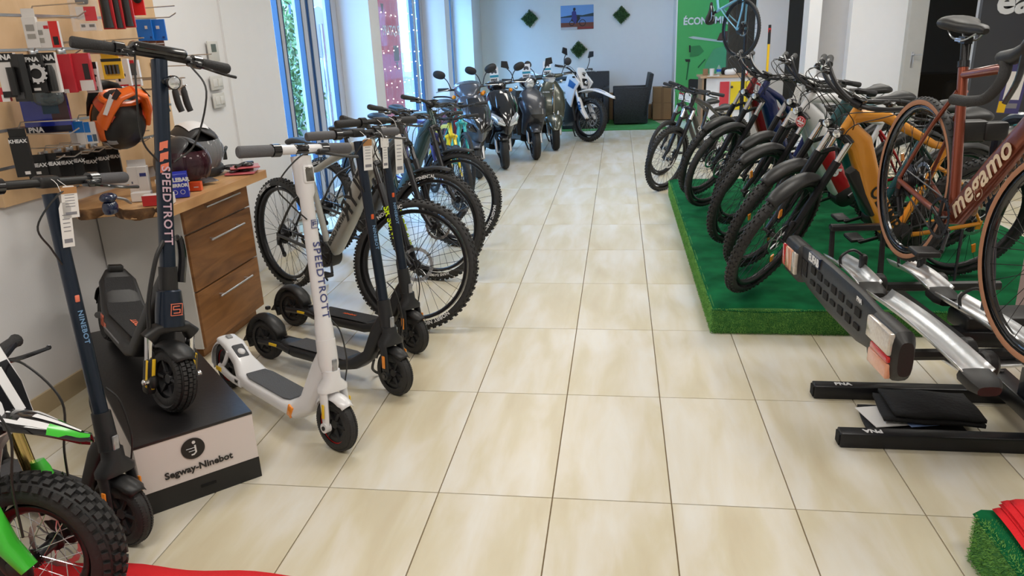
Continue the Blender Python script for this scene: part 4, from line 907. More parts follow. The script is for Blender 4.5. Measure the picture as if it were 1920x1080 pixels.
        b = MB(); b.T = O; b.loft([((-.30, 0, zd+.0125), .07, .003, 5), ((-.66, 0, zd+.0125), .075, .003, 5), ((-.74, 0, zd+.050), .070, .003, 5), ((-.83, 0, zd+.135), .058, .003, 4)], 18); b.build('deck_pad', padb, dk_)
        b = MB(); b.T = O; b.rbox((-.875, 0, zd+.168), (.04, .06, .03), .006); b.build('tail_light', blk, dk_)
        text('SPEEDTROTT', .030, O @ Vector((-.44, -.01, zd+.0175)), (-1, 0, 0), (0, -1, 0), peach, dk_, bold=.03)
        for s_ in (-1, 1):
            for i in range(3):
                b = MB(); b.T = O; x = -.72+i*.020; b.add([(x, s_*.093, zd+.005), (x+.012, s_*.0955, zd-.002), (x+.014, s_*.0955, zd-.045), (x+.004, s_*.093, zd-.040)], [(0, 1, 2, 3)]); b.build('stripe_decal', peach, dk_, smooth=False, solid=.002)
            text('RS', .028, O @ Vector((-.635, s_*.0957, zd-.03)), (-s_*-1 if 0 else -s_, 0, 0), (0, 0, 1), peach, dk_, bold=.04)
            b = MB(); b.T = O; b.rbox((-.52, s_*.0955, zd-.038), (.26, .004, .008), .002); b.build('light_strip', mat('grey_strip', (.25, .25, .27), .4), dk_)
            b = MB(); b.T = O; b.tube([(-.66, s_*.06, zd-.05), (-.78, s_*.058, Ro+.04), (-wb, s_*.058, Ro)], [.018, .016, .016], 8, k=3); b.build('rear_arm', nb, dk_)
        b = MB(); b.T = O
        for i in range(6): b.lathe([(.018, -.004), (.024, 0), (.018, .004)], (-.74-.017*i, 0, Ro+.035+.003*i), (-1, 0, .2), 14)
        b.build('spring', steel, dk_)
    else:
        b.loft([(hd+Vector((-.0, 0, .02)), .022, .034, 3), (hd+Vector((-.055, 0, -.06)), .026, .034, 3), ((-.15, 0, .17), .038, .030, 3.4), ((-.22, 0, .12), .062, .030, 4), ((-.29, 0, zd-.050), hw, .030, 4), ((-.62, 0, zd-.05), hw, .030, 4), ((-.70, 0, zd-.045), hw*.82, .028, 4), ((-.75, 0, zd-.04), hw*.5, .022, 4)], 22)
        dk_ = b.build('deck', nb, root, 50)
        b = MB(); b.T = O; b.loft([((-.20, 0, .153), .048, .003, 4), ((-.25, 0, zd-.024), .058, .003, 4), ((-.30, 0, zd-.018), .066, .003, 4), ((-.66, 0, zd-.017), .064, .003, 4)], 18); b.build('deck_pad', rub2 if kind != 'nbora' else padb, dk_)
        if kind == 'nbora': text('ninebot', .03, O @ Vector((-.45, 0, zd-.013)), (1, 0, 0), (0, 1, 0), ora, dk_, bold=.02)
        for s_ in (-1, 1):
            b = MB(); b.T = O; b.tube([(-.64, s_*.06, zd-.05), (-.76, s_*.052, Ro+.005), (-wb, s_*.05, Ro)], [.018, .016, .018], 8, k=3); b.build('rear_arm', nb, dk_)
            b = MB(); b.T = O; b.rbox((-.77, s_*.066, Ro+.006), (.06, .006, .014), .002); b.build('side_reflector', yel, dk_)
        b = MB(); b.T = O; q = (-wb+.02, 0, Ro*2+.062); b.rbox(q, (.02, .024, .018), .004); b.build('fender_hook', blk, dk_)
        b = MB(); b.T = O; b.tube([(-.16, .03, .13), (-.20, .06, .07), (-.22, .10, .026+.1*math.tan(R(lean))), (-.20, .115, .012+.115*math.tan(R(lean)))], .007, 6, k=4); b.build('kickstand', blk, root)
    kick_wheel(root, O, rw, Ro, w, 1, ring=redp if white_ else None, tread='moto' if speed else 'city')
    if not speed and not white_:
        fender(root, rw, Ro+.016, w*1.7, -118, 74, O, 'mudguard', blk)
        b = MB(); b.T = O; b.tube([(-wb-.10, -.02, Ro+.03), (-wb-.16, 0, Ro-.035)], [.022, .03], 8, flat=.2); b.build('mud_flap', blk, root)
    elif white_: fender(root, rw, Ro+.004, w*1.5, -110, 10, O, 'mudguard', white)
    else: fender(root, rw, Ro+.006, w*1.35, -80, 20, O, 'mudguard', blk)
    if white_ or speed:
        b = MB(); b.T = O; b.tube([(-.35, .05, zd-.08), (-.38, .12, .012+.12*math.tan(R(lean)))], .007, 6); b.build('kickstand', blk, root)
    for (dy, dz, ww, hh, st_) in tags:
        t = price_tag(hb_, S_, ht_+Vector((.066, dy, dz)), (0, 1, 0), (0, 0, 1), ww, hh, strip=st_)
        cable(t, S_, [ht_+Vector((.0, dy, .022)), ht_+Vector((.045, dy, .0)), ht_+Vector((.066, dy, dz+hh*.45))], .001, 'string', whitep, 3)
    return root
GN = 'electric kick scooters parked beside the wooden cabinet'
KS = {}
KS['white'] = make_kick('kick_scooter', 'white electric kick scooter with grey grips standing in front of the cabinet', (-.905, .27, 0), -36, 5, 5, 'white', wb=.92, Ro=.115, w=.026, H=1.185, group=None)
KS['n1'] = make_kick('kick_scooter', 'black electric kick scooter with grey grips right behind the white one', (-.806, .775, 0), -25, 5, -7, 'nbgrey', wb=.89, Ro=.11, w=.026, H=1.185, tags=((-.0, -.085, .05, .14, mat('kraft', C8(176, 128, 80), .8)), (.1, -.09, .03, .13, None)))
KS['n2'] = make_kick('kick_scooter', 'black electric kick scooter with orange deck lettering and black grips, farthest of the parked scooters', (-.848, 1.26, 0), -24, 5, -10, 'nbora', wb=.90, Ro=.11, w=.026, H=1.185, tags=((.06, -.16, .05, .20, None), (-.03, -.07, .05, .10, None)))
KS['grey'] = make_kick('kick_scooter', 'dark blue-grey electric kick scooter at the left edge with long price tags', (-1.41, -.375, 0), -18, 6, 3, 'grey', wb=.80, Ro=.115, w=.028, H=1.19, halfbar=.30, tags=((.02, -.055, .055, .10, MATS['kraft']), (-.0, -.125, .04, .14, None)))
SZ = .28
KS['speed'] = make_kick('kick_scooter', 'large off-road electric kick scooter in dark blue on the black and white podium', (-1.44, .035, SZ+.004), -43, 10, 13, 'speed', wb=.96, Ro=.13, w=.036, H=1.28, rake=.15, halfbar=.285)
# black and white display podium
pd = empty('display_podium', 'black-topped white display podium with round black logo under the large scooter', 'podium', (0, 0, 0))
a = Vector((-1.430, -.233, 0)); ex = Vector((.293, .283, 0)).normalized(); ey = Vector((-ex.y, ex.x, 0)); W_, D_ = .415, 1.36; Pm = basis(a, ex, ey); pd.matrix_world = Pm
b = MB(); b.rbox((W_/2, D_/2, SZ-.006), (W_, D_, .012), .002); b.build('top_panel', mat('black_laminate', (.012, .011, .012), .35, bump=.05), pd)
b = MB(); b.box((W_/2, D_/2, .085+.0925), (W_-.004, D_-.004, SZ-.012-.085)); b.build('side_panel', mat('white_laminate', C8(222, 214, 212), .5, var=.02), pd, smooth=False)
b = MB(); b.box((W_/2, D_/2, .0425), (W_-.002, D_-.002, .085)); pl = b.build('plinth', mat('black_cardboard', (.012, .012, .012), .6), pd, smooth=False)
b = MB(); b.box((.22, -.0015, .045), (.055, .003, .008)); b.build('hand_slot', mat('slot_shadow', (.002, .002, .002), .9), pl, smooth=False)
b = MB(); b.lathe([(0, -.0006), (.041, -.0006), (.041, .0006), (0, .0006)], (.19, -.0012, .207), (0, 1, 0), 40); lg = b.build('logo_disc', dk, pd)
b = MB(); b.lathe([(0, -.0006), (.006, -.0006), (.006, .0006), (0, .0006)], (.195, -.003, .231), (0, 1, 0), 16); b.tube([(.198, -.003, .219), (.198, -.003, .191), (.190, -.003, .184), (.181, -.003, .184)], .0031, 6, flat=.3, up=(0, 1, 0))
for z, x0 in ((.210, .166), (.199, .174)): b.tube([(x0, -.003, z), (.195, -.003, z)], .0022, 6, flat=.3)
b.build('logo_figure', wt, lg)
text('Segway-Ninebot', .036, (.200, -.0015, .130), (1, 0, 0), (0, 0, 1), dk, pd, bold=.03, ext=.0004)
# ================================================ MOTOR SCOOTERS AND DIRT BIKES
gunm = paint('gunmetal', C8(92, 96, 106), .25, .5, .6); gunb = paint('gloss_black_paint', (.012, .012, .015), .1, .2, 1.); carb = mat('carbon_weave', (.03, .032, .036), .3, .3, .5, bump=.3, bscale=350); olive = paint('olive_paint', C8(74, 78, 68), .25, .4, .7); dgry = paint('satin_grey', C8(62, 64, 70), .35, .4, .4)
seatm = mat('seat_vinyl', (.018, .018, .02), .55, bump=.2, bscale=120)
indl = mat('indicator_amber', C8(255, 150, 10), .12, coat=.6)
tealp = mat('print_teal', C8(40, 140, 165), .6)
def mirror(par, S_, base, tip, s_, shape='oval'):
    b = MB(); b.T = S_; base, tip = Vector(base), Vector(tip); b.tube([base, base+Vector((.01, s_*.03, (tip.z-base.z)*.6)), tip], [.006, .006, .007], 8, k=4); m = b.build('mirror_stalk', blk, par)
    b = MB(); b.T = S_
    if shape == 'oval': b.ell(tip+Vector((0, s_*.035, .02)), (.022, .075, .048), 18, 10, (R(s_*20), 0, 0), e=2.3)
    elif shape == 'round': b.ell(tip+Vector((0, s_*.02, .04)), (.02, .055, .055), 18, 10)
    else: b.prism([(-.05, -.05), (.06, -.02), (.05, .06), (-.03, .05)], tip+Vector((0, s_*.02, .04)), (0, s_, 0), (0, 0, 1), .024)
    b.build('mirror', blk, par, bevel=.004 if shape == 'angular' else 0)
def price_card(par, S_, p, w=.11, h=.20, rz=0.):
    p = Vector(p); ex = Vector((0, 1, 0)); 
    b = MB(); b.T = S_; b.box(p, (.002, w, h)); c = b.build('price_card', whitep, par, smooth=False)
    b = MB(); b.T = S_; b.box(p+Vector((.0015, 0, -.01)), (.001, w*.98, h*.14)); b.build('card_band', tealp, c, smooth=False)
    b = MB(); b.T = S_; b.ell(p+Vector((.001, 0, h*.26)), (.001, w*.3, h*.1)); b.cyl(p+Vector((.001, -w*.2, h*.18)), p+Vector((.002, -w*.2, h*.18)), h*.07); b.cyl(p+Vector((.001, w*.2, h*.18)), p+Vector((.002, w*.2, h*.18)), h*.07); b.build('card_picture', mat('print_dark', (.06, .06, .07), .6), c)
    text('990€', w*.34, S_ @ (p+Vector((.0018, -w*.05, -h*.28))), S_.to_3x3() @ ex, S_.to_3x3() @ Vector((0, 0, 1)), dk, c, bold=.05)
    return c
def make_moped(name, label, loc, yaw, steer, kind, group, c1, c2, wheelR=.225, w=.055, card=False, mshape='oval', lean=2):
    root = empty(name, label, 'scooter', loc, R(yaw), group, R(lean)); Ro = wheelR; wb = 1.26
    ax = Vector((-.42, 0, 1)).normalized(); base = Vector((-.16, 0, .62)); S_ = rotM(base, ax, R(steer)); c0 = S_ @ Vector((0, 0, Ro)); O = Matrix.Translation((-c0.x, -c0.y, 0)); S_ = O @ S_
    retro = kind == 'retro'
    def mw(P, c):
        Pm_ = P @ Matrix.Translation(c)
        b = MB(); b.lathe([(0, -.05), (.035, -.05), (.04, -.02), (Ro*.5, -.018), (Ro*.56, -w*.62), (Ro*.66, -w*.66), (Ro*.66, w*.66), (Ro*.56, w*.62), (Ro*.5, .018), (.04, .02), (.035, .05), (0, .05)], n=32)
        for k in range(5):
            a = 2*math.pi*k/5
            for s2 in (-1, 1): b.tube([(.03*math.cos(a), s2*.03, .03*math.sin(a)), (Ro*.58*math.cos(a), s2*w*.55, Ro*.58*math.sin(a))], [.016, .011], 6)
        rm = b.build('wheel', dgry if not retro else steel, root, M=Pm_); inst('tyre', tyre_mesh(Ro, w, 'city' if not retro else 'mtb', rub), rm); inst('brake_disc', disc_mesh(.095, steel, .058), rm)
    mw(S_, (0, 0, Ro)); mw(O, (-wb, 0, Ro))
    b = MB(); b.T = S_
    for s_ in (-1, 1): b.tube([(0, s_*.085, Ro), (-.03, s_*.085, Ro+.10), (-.12, s_*.075, .56)], [.02, .022, .02], 10)
    b.tube([(0, -.10, Ro), (0, .10, Ro)], .012); fk = b.build('fork', steel if not retro else alum, root)
    b = MB(); b.T = S_; b.rbox((-.05, .085, Ro+.045), (.06, .03, .07), .01); b.build('brake_caliper', blk, fk)
    fender(root, (0, 0, Ro), Ro+.006, .075 if not retro else .10, -70, 52, S_, m=c1 if retro or kind == 'carbon' else (gunm if kind == 'grey' else blkg), gap=.022)
    if retro:
        b = MB(); b.T = S_; b.loft([((.21, 0, Ro+.07), .05, .03), ((.16, 0, Ro+.16), .105, .05), ((.06, 0, Ro+.225), .135, .065), ((-.07, 0, Ro+.22), .14, .07), ((-.18, 0, Ro+.14), .12, .05)], 20); b.build('mudguard_shell', c1, root); b = MB(); b.T = S_; b.tube([(.235, 0, Ro+.13), (.17, 0, Ro+.235), (.06, 0, Ro+.30), (-.05, 0, Ro+.30)], .008, 6, k=4); b.build('mudguard_trim', chrome, root)
    # apron (does not steer)
    b = MB(); b.T = O
    if retro: secs = [((-.16, 0, .36), .13, .05, 2.6), ((-.14, 0, .46), .18, .075, 2.8), ((-.17, 0, .62), .21, .085, 2.8), ((-.21, 0, .78), .20, .075, 2.6), ((-.25, 0, .90), .13, .06, 2.3), ((-.27, 0, .96), .08, .05, 2)]
    elif kind == 'carbon': secs = [((-.16, 0, .34), .14, .06, 3), ((-.10, 0, .48), .15, .10, 2.5), ((-.04, 0, .60), .155, .15, 2.2), ((-.10, 0, .72), .19, .12, 2.4), ((-.19, 0, .84), .16, .07, 2.4), ((-.24, 0, .90), .09, .04, 2)]
    else: secs = [((-.18, 0, .32), .14, .06, 3), ((-.10, 0, .45), .12, .11, 2.), ((.0, 0, .54), .14, .20, 1.35), ((-.01, 0, .62), .19, .19, 1.4), ((-.08, 0, .75), .215, .13, 1.6), ((-.19, 0, .90), .17, .07, 2.0), ((-.23, 0, .95), .10, .04, 2.0)]
    b.loft(secs, 26, up=(1, 0, 0)); ap = b.build('front_apron', c1, root, 60)
    b = MB(); b.T = O; b.loft([((-.26, 0, .30), .17, .04, 4), ((-.28, 0, .6), .21, .035, 4), ((-.33, 0, .88), .17, .03, 3)], 18, up=(1, 0, 0)); b.build('leg_shield', blk, root)
    if retro:
        b = MB(); b.T = O; b.tube([(-.06, 0, .92), (-.085, 0, .75), (-.075, 0, .55), (-.09, 0, .42)], [.014, .012, .012, .016], 8, k=5); b.tube([(-.085, -.055, .85), (-.085, .055, .85)], .006); b.build('chrome_trim', chrome, ap)
        text('e-retro', .035, O @ Vector((-.115, -.10, .81)), (0, 1, 0), (-.3, 0, 1), wt, ap)
    if kind in ('black', 'grey'):
        for s_ in (-1, 1):
            b = MB(); b.T = O; hc = Vector((.095, s_*.085, .60)) if kind == 'black' else Vector((.06, s_*.10, .60))
            b.loft([(hc+Vector((.085, -s_*.06, -.045)), .016, .014, 2), (hc+Vector((.060, -s_*.005, .0)), .055, .048, 2), (hc+Vector((-.04, s_*.055, .055)), .046, .038, 2), (hc+Vector((-.12, s_*.075, .105)), .010, .010, 2)], 16); b.build('headlight', lens if kind == 'black' else gunb, ap)
        b = MB(); b.T = O; b.loft([((.205, 0, .545), .012, .012, 2), ((.165, 0, .64), .065, .022, 1.6), ((.065, 0, .77), .105, .026, 1.8), ((-.09, 0, .91), .085, .02, 2.2)], 16, up=(1, 0, 0)); b.build('nose_panel', gunb if kind == 'black' else c2, ap)
        for s_ in (-1, 1):
            b = MB(); b.T = O; b.prism([(0, 0), (.16, .10), (.12, .34), (.02, .42), (-.03, .2)], (-.22, s_*.195, .46), (1, 0, 0), (0, 0, 1), .02); b.build('side_panel', c2, ap, bevel=.006)
    if not retro:
        b = MB(); b.T = O; b.loft([((-.13, 0, .34), .10, .07, 3), ((-.05, 0, .44), .105, .10, 3), ((.0, 0, .50), .10, .12, 3)], 16, up=(1, 0, 0)); b.build('lower_grille', blk, ap)
        for s_ in (-1, 1):
            b = MB(); b.T = O; b.prism([(-.02, 0), (.07, .03), (.02, .12), (-.06, .10)], (-.10, s_*.175, .70), (1, -.35*s_, 0), (0, 0, 1), .012); b.build('vent_panel', blk, ap, bevel=.004)
    if kind == 'carbon':
        b = MB(); b.T = O; b.loft([((.10, 0, .56), .06, .02), ((.115, 0, .60), .10, .03, 2.2), ((.07, 0, .66), .12, .03, 2.2)], 18, up=(1, 0, 0)); b.build('nose_panel', carb, ap)
    # bars
    top = base+ax*(.40+.0)
    b = MB(); b.T = S_
    if retro:
        b.loft([(top+Vector((-.06, 0, .02)), .10, .05), (top+Vector((.02, 0, .01)), .10, .075), (top+Vector((.085, 0, -.005)), .075, .075), (top+Vector((.105, 0, -.01)), .07, .07)], 20)
        for s_ in (-1, 1): b.tube([top+Vector((.0, s_*.06, .02)), top+Vector((-.03, s_*.20, .03))], [.04, .022], 12)
    elif kind == 'grey': b.loft([(top+Vector((-.14, 0, .03)), .10, .03), (top+Vector((-.06, 0, .04)), .17, .075, 2.3), (top+Vector((.06, 0, .0)), .15, .085, 2.3), (top+Vector((.15, 0, -.06)), .08, .05, 2.2), (top+Vector((.19, 0, -.09)), .03, .02)], 22)
    else: b.loft([(top+Vector((-.12, 0, .0)), .08, .03), (top+Vector((-.04, 0, .02)), .13, .06, 2.4), (top+Vector((.05, 0, .0)), .11, .065, 2.4), (top+Vector((.10, 0, -.02)), .07, .05, 2.2)], 20)
    hc = b.build('handlebar_cover', c1 if kind in ('retro', 'grey') else blkg, root, 60)
    if retro or kind == 'carbon':
        b = MB(); b.T = S_; q = top+Vector((.10, 0, -.01)); b.lathe([(.075, -.01), (.078, .0), (.07, .012)], q, (1, 0, -.1), 28); b.build('lamp_ring', chrome if retro else blkg, hc)
        b = MB(); b.T = S_; b.lathe([(.07, .004), (.05, .014), (0, .02)], q, (1, 0, -.1), 28); b.build('lamp_lens', lens, hc)
    if kind == 'grey':
        b = MB(); b.T = S_; b.loft([(top+Vector((.14, 0, -.03)), .075, .012), (top+Vector((.11, 0, .015)), .095, .02), (top+Vector((.06, 0, .05)), .085, .012)], 14, up=(1, 0, 0)); b.build('headlight', lens, hc)
    b = MB(); b.T = S_; b.tube([top+Vector((-.06, -.34, .05)), top+Vector((-.02, -.16, .03)), top+Vector((-.02, .16, .03)), top+Vector((-.06, .34, .05))], .012, 8, k=4); hb_ = b.build('handlebar', blkm, root)
    for s_ in (-1, 1):
        e = top+Vector((-.06, s_*.345, .05)); i_ = top+Vector((-.035, s_*.22, .04)); b = MB(); b.T = S_; b.tube([e, i_], .019, 12); b.build('grip', gripm, hb_)
        b = MB(); b.T = S_; q = i_+Vector((.015, -s_*.02, 0)); b.tube([q, q+Vector((.04, s_*.03, 0)), q+Vector((.045, s_*.17, -.01))], [.009, .007, .006], 8, k=4); b.build('brake_lever', steel if kind != 'retro' else chrome, hb_)
        b = MB(); b.T = S_; q = top+Vector((.03, s_*.17, -.05)); b.ell(q, (.03, .026, .024)); b.build('indicator', indl if kind in ('black', 'grey') else chrome, hc)
        mirror(hb_, S_, top+Vector((-.02, s_*.19, .04)), top+Vector((-.03, s_*.27, .20 if not retro else .17)), s_, mshape)
    # floor, body, seat
    b = MB(); b.T = O; b.loft([((-.24, 0, .26), .13, .045, 4), ((-.60, 0, .25), .13, .04, 4), ((-.66, 0, .30), .13, .07, 4)], 16); b.build('floorboard', blk, root)
    b = MB(); b.T = O
    b.loft([((-.60, 0, .44), .10, .17, 3), ((-.72, 0, .50), .14, .20, 3), ((-1.0, 0, .53), .155, .20, 2.8), ((-1.3, 0, .60), .13, .15, 2.5), ((-1.52, 0, .68), .06, .06, 2)], 22); b.build('rear_body', c1, root, 60)
    b = MB(); b.T = O; b.loft([((-.58, 0, .70), .07, .025, 2.5), ((-.68, 0, .735), .125, .045, 2.6), ((-.95, 0, .75), .15, .05, 2.6), ((-1.12, 0, .79), .145, .05, 2.6), ((-1.38, 0, .80), .11, .035, 2.4), ((-1.46, 0, .79), .06, .015)], 20); b.build('seat', seatm, root, 60)
    b = MB(); b.T = O; b.tube([(-1.2, -.13, .80), (-1.5, -.12, .84), (-1.58, 0, .85), (-1.5, .12, .84), (-1.2, .13, .80)], .012, 8, k=5); b.build('grab_rail', blkm, root)
    b = MB(); b.T = O; b.rbox((-.95, .0, .27), (.55, .20, .18), .05); b.tube([(-wb, .09, Ro), (-.9, .09, Ro+.04)], .03); b.tube([(-wb, -.1, Ro), (-1.35, -.11, .58)], .022); b.tube([(-.85, .1, .2), (-.92, .2, .012), (-.86, .21, .012)], .011); b.build('swingarm', blk, root)
    b = MB(); b.T = O; b.ell((-1.53, 0, .68), (.03, .05, .03)); b.build('tail_light', redp, root)
    if card: price_card(hb_, S_, top+Vector((.03, -.02, .14)))
    return root
GM = 'electric motor scooters lined up beyond the bicycles'
make_moped('motor_scooter', 'grey sport motor scooter nearest the bicycles with white price card on its mirror', (-1.43, 6.40, 0), -62, -18, 'grey', GM, gunm, gunb, card=False)
make_moped('motor_scooter', 'glossy black motor scooter with wide clear headlights low on its nose', (-1.20, 7.02, 0), -66, -12, 'black', GM, gunb, dgry, card=True)
make_moped('motor_scooter', 'dark grey motor scooter with carbon-look nose and round headlight', (-.885, 7.75, 0), -66, -10, 'carbon', GM, dgry, carb, card=True, mshape='angular')
make_moped('motor_scooter', 'olive green retro motor scooter with chrome trim and large round mudguard', (-.69, 8.60, 0), -68, -12, 'retro', GM, olive, olive, mshape='round', card=True)
def mx(name, label, loc, yaw, steer, k, col, acc, acc2, mini=False, lean=3, num=None, Ro=.34, w=.042):
    root = empty(name, label, 'motorcycle', loc, R(yaw), None, R(lean)); wb = 1.38*k
    ax = Vector((-.47 if not mini else -.22, 0, 1)).normalized(); fo = Vector((-.06, 0, .0))*k; base = Vector((0, 0, Ro))+fo+ax*(.52*k)
    S_ = rotM(base, ax, R(steer)); c0 = S_ @ Vector((0, 0, Ro)); O = Matrix.Translation((-c0.x, -c0.y, 0)); S_ = O @ S_
    silver = mat('spoke_silver', (.75, .75, .78), .25, .9)
    wheel(root, (0, 0, Ro), S_, Ro, w, 'moto', .03, blkm, disc=.11*k if not mini else .085, spokes=28 if mini else 32, disc_y=.05 if not mini else .045, hw=.045, spm=silver); wheel(root, (-wb, 0, Ro*.96), O, Ro*.96, w*1.12, 'moto', .03, blkm, disc=.1*k, spokes=28, disc_y=.05, hw=.045, spm=silver)
    b = MB(); b.T = S_; y = .095*k if not mini else .098
    for s_ in (-1, 1): b.tube([Vector((0, s_*y, Ro))+fo+ax*.25*k, base+Vector((0, s_*y, 0))+ax*.16*k], .026*max(k, .75), 14)
    b.tube([base+Vector((0, -y, 0))+ax*.05, base+Vector((0, y, 0))+ax*.05], .014)
    fk = b.build('fork', gold if mini else steel, root)
    for s_ in (-1, 1):
        b = MB(); b.T = S_; b.tube([Vector((0, s_*y, Ro-.03)), Vector((0, s_*y, Ro))+fo+ax*.05, Vector((0, s_*y, Ro))+fo+ax*.30*k], [.02, .022, .022], 12); b.rbox((0, s_*y, Ro), (.06, .04, .07), .012); b.build('fork_lowers', blk, fk)
        b = MB(); b.T = S_; P = [Vector((.035, s_*(y+.004), Ro+.01)), Vector((.02, s_*(y+.004), Ro))+fo*.5+ax*.12*k, Vector((.028, s_*(y+.004), Ro))+fo+ax*.30*k]; gk = 1. if not mini else .72; b.loft([(P[0], .036*gk, .02*gk, 3), (P[1], .040*gk, .030*gk, 3), (P[2], .034*gk, .030*gk, 3), (P[2]+ax*.04*gk, .018, .02*gk, 3)], 14, up=(1, 0, 0)); gd = b.build('fork_guard', acc if mini else col, fk)
        text('SX' if mini else 'CR6', .075*k, S_ @ (P[1]*.5+P[2]*.5+Vector((.0, s_*.042, -.005))), S_.to_3x3() @ (ax*(-1 if s_ < 0 else 1)), S_.to_3x3() @ Vector((1, 0, .45))*1, dk if mini else acc, gd, bold=.05)
    for t in (.0, .14):
        b = MB(); b.T = S_; b.rbox(base+ax*t*k, (.08*k, .26*k, .03), .012, Matrix.Rotation(-.44, 3, 'Y')); b.build('fork_clamp', blk if not mini else white, fk)
    # high front fender
    b = MB(); b.T = S_; P = []; n = 18; zf = 2*Ro+(.075 if not mini else .155); L0, L1 = (-.30*k, .46*k) if not mini else (-.26, .20)
    for i in range(n+1):
        t = i/n; x = L0+(L1-L0)*t; row = []; ww = (.075+.01*math.sin(t*3.1))*k*(1 if t < .62 else max(.16, 1-(t-.62)*2.2)); zc = zf+.055*k*math.sin(math.pi*min(t*1.05, 1))-.10*k*max(0, t-.45)**1.3*1.2-.02*(1-t)
        for j in range(11):
            s_ = -1+j/5; row.append(Vector((x, ww*s_, zc-.030*k*abs(s_)**1.6-(.008 if abs(s_) > .95 else 0))))
        P.append(row)
    if not mini: b.grid(P); fd = b.build('front_fender', col, root, 70, solid=.004)
    else:
        fd = None; n1 = int(n*.58)
        b.grid(P); fd = b.build('front_fender', gunb, root, 70, solid=.004)
        def patch(m_, i0, i1, j0, j1, nm='fender_graphic', dz=.0035):
            q = MB(); q.T = S_; q.grid([[P[i][j]+Vector((0, 0, dz)) for j in range(j0, j1+1)] for i in range(i0, i1+1)]); q.build(nm, m_, fd, 70)
        patch(paint('graphic_blue', C8(90, 165, 235), .15, .1, 1.), 1, 9, 1, 2); patch(paint('graphic_blue', (0, 0, 0)), 1, 9, 8, 9); patch(white, 6, 12, 1, 1+1, dz=.005); patch(white, 12, 17, 4, 6, dz=.005); patch(acc, 14, 18, 0, 3, dz=.006); patch(acc, 14, 18, 7, 10, dz=.006); patch(white, 11, 16, 1, 3, dz=.0045); patch(white, 11, 16, 7, 9, dz=.0045)
    if not mini:
        for s_ in (-1, 1):
            q = MB(); q.T = S_; q.grid([[P[i][j]+Vector((0, 0, .003)) for j in ((7, 8) if s_ > 0 else (2, 3))] for i in range(8, 15)]); q.build('fender_graphic', acc, fd, 70)
    # headlight mask / number plate
    b = MB(); b.T = S_; mk = base+ax*.08*k+Vector((.085*k, 0, 0))
    if not mini:
        b.loft([(mk+Vector((.06, 0, -.10)), .055, .02, 3), (mk+Vector((.04, 0, -.02)), .10, .035, 3), (mk+Vector((-.01, 0, .10)), .115, .035, 3), (mk+Vector((-.055, 0, .20)), .075, .02, 3)], 18, up=(1, 0, 0)); mask = b.build('headlight_mask', col, root)
        b = MB(); b.T = S_; b.loft([(mk+Vector((.085, 0, -.055)), .04, .015, 4), (mk+Vector((.065, 0, .005)), .062, .02, 4), (mk+Vector((.045, 0, .045)), .055, .012, 4)], 14, up=(1, 0, 0)); b.build('headlight', blkg, mask)
        b = MB(); b.T = S_; b.ell(mk+Vector((.088, 0, -.01)), (.012, .03, .028)); b.build('lamp_lens', lens, mask)
        text('CR6', .04, S_ @ (mk+Vector((.03, 0, .13))), S_.to_3x3() @ Vector((0, 1, 0)), S_.to_3x3() @ Vector((-.35, 0, 1)), dk, mask, bold=.03)
        for s_ in (-1, 1):
            b = MB(); b.T = S_; b.tube([mk+Vector((-.03, s_*.08, .06)), mk+Vector((-.02, s_*.17, .06))], .006); b.ell(mk+Vector((-.01, s_*.18, .06)), (.02, .03, .016)); b.build('indicator', blk, mask)
    else:
        M3 = S_.to_3x3(); exv, ezv = Vector((0, 1, 0)), Vector((-.42, 0, 1)).normalized(); pc = mk+Vector((.0, 0, .10))
        b = MB(); b.T = S_; b.prism([(-.075, -.13), (.075, -.13), (.098, -.02), (.095, .10), (.06, .145), (-.06, .145), (-.095, .10), (-.098, -.02)], pc, exv, ezv, .012); plt = b.build('number_plate', white, root, bevel=.004, smooth=False)
        nz = exv.cross(ezv)
        b = MB(); b.T = S_; b.prism([(-.07, -.125), (.07, -.125), (.093, -.02), (.088, .05), (-.088, .05), (-.093, -.02)], pc+nz*.0065, exv, ezv, .002); b.build('plate_field', gunb, plt, smooth=False)
        text('31', .17, S_ @ (pc+nz*.0085+ezv*-.035), M3 @ exv, M3 @ ezv, white, plt, bold=.045, sp=.95)
        text('FACTORY', .026, S_ @ (pc+nz*.0085+ezv*.072), M3 @ exv, M3 @ ezv, dk, plt, bold=.03)
        b = MB(); b.T = S_; b.prism([(-.052, 0), (.052, 0), (.042, .065), (-.042, .065)], pc+ezv*.095+nz*.0075, exv, ezv, .004); b.build('plate_crest', acc, plt, bevel=.006, smooth=False)
    # bars
    st = base+ax*(.20*k); b = MB(); b.T = S_; hw = .40*k if not mini else .27
    b.tube([st+Vector((-.06, -hw, .10*k)), st+Vector((0, -hw*.5, .08*k)), st+Vector((.02, -hw*.18, .02)), st+Vector((.02, hw*.18, .02)), st+Vector((0, hw*.5, .08*k)), st+Vector((-.06, hw, .10*k))], .012, 10, k=5); hb_ = b.build('handlebar', blkm, root)
    for s_ in (-1, 1):
        e = st+Vector((-.062, s_*(hw+.004), .10*k)); i_ = st+Vector((-.028, s_*(hw-.125), .092*k)); b = MB(); b.T = S_; b.tube([e, e*.9+i_*.1, i_], [.021, .0175, .019], 12); b.build('grip', gripm, hb_)
        b = MB(); b.T = S_; q = i_+Vector((.012, -s_*.03, -.006)); b.rbox(q, (.04, .04, .025), .008); b.tube([q+Vector((.02, 0, 0)), q+Vector((.05, s_*.03, -.005)), q+Vector((.055, s_*.15, -.012)), q+Vector((.052, s_*.165, -.012))], [.009, .0075, .006, .008], 8, k=4); b.build('brake_lever', blkg if mini else steel, hb_)
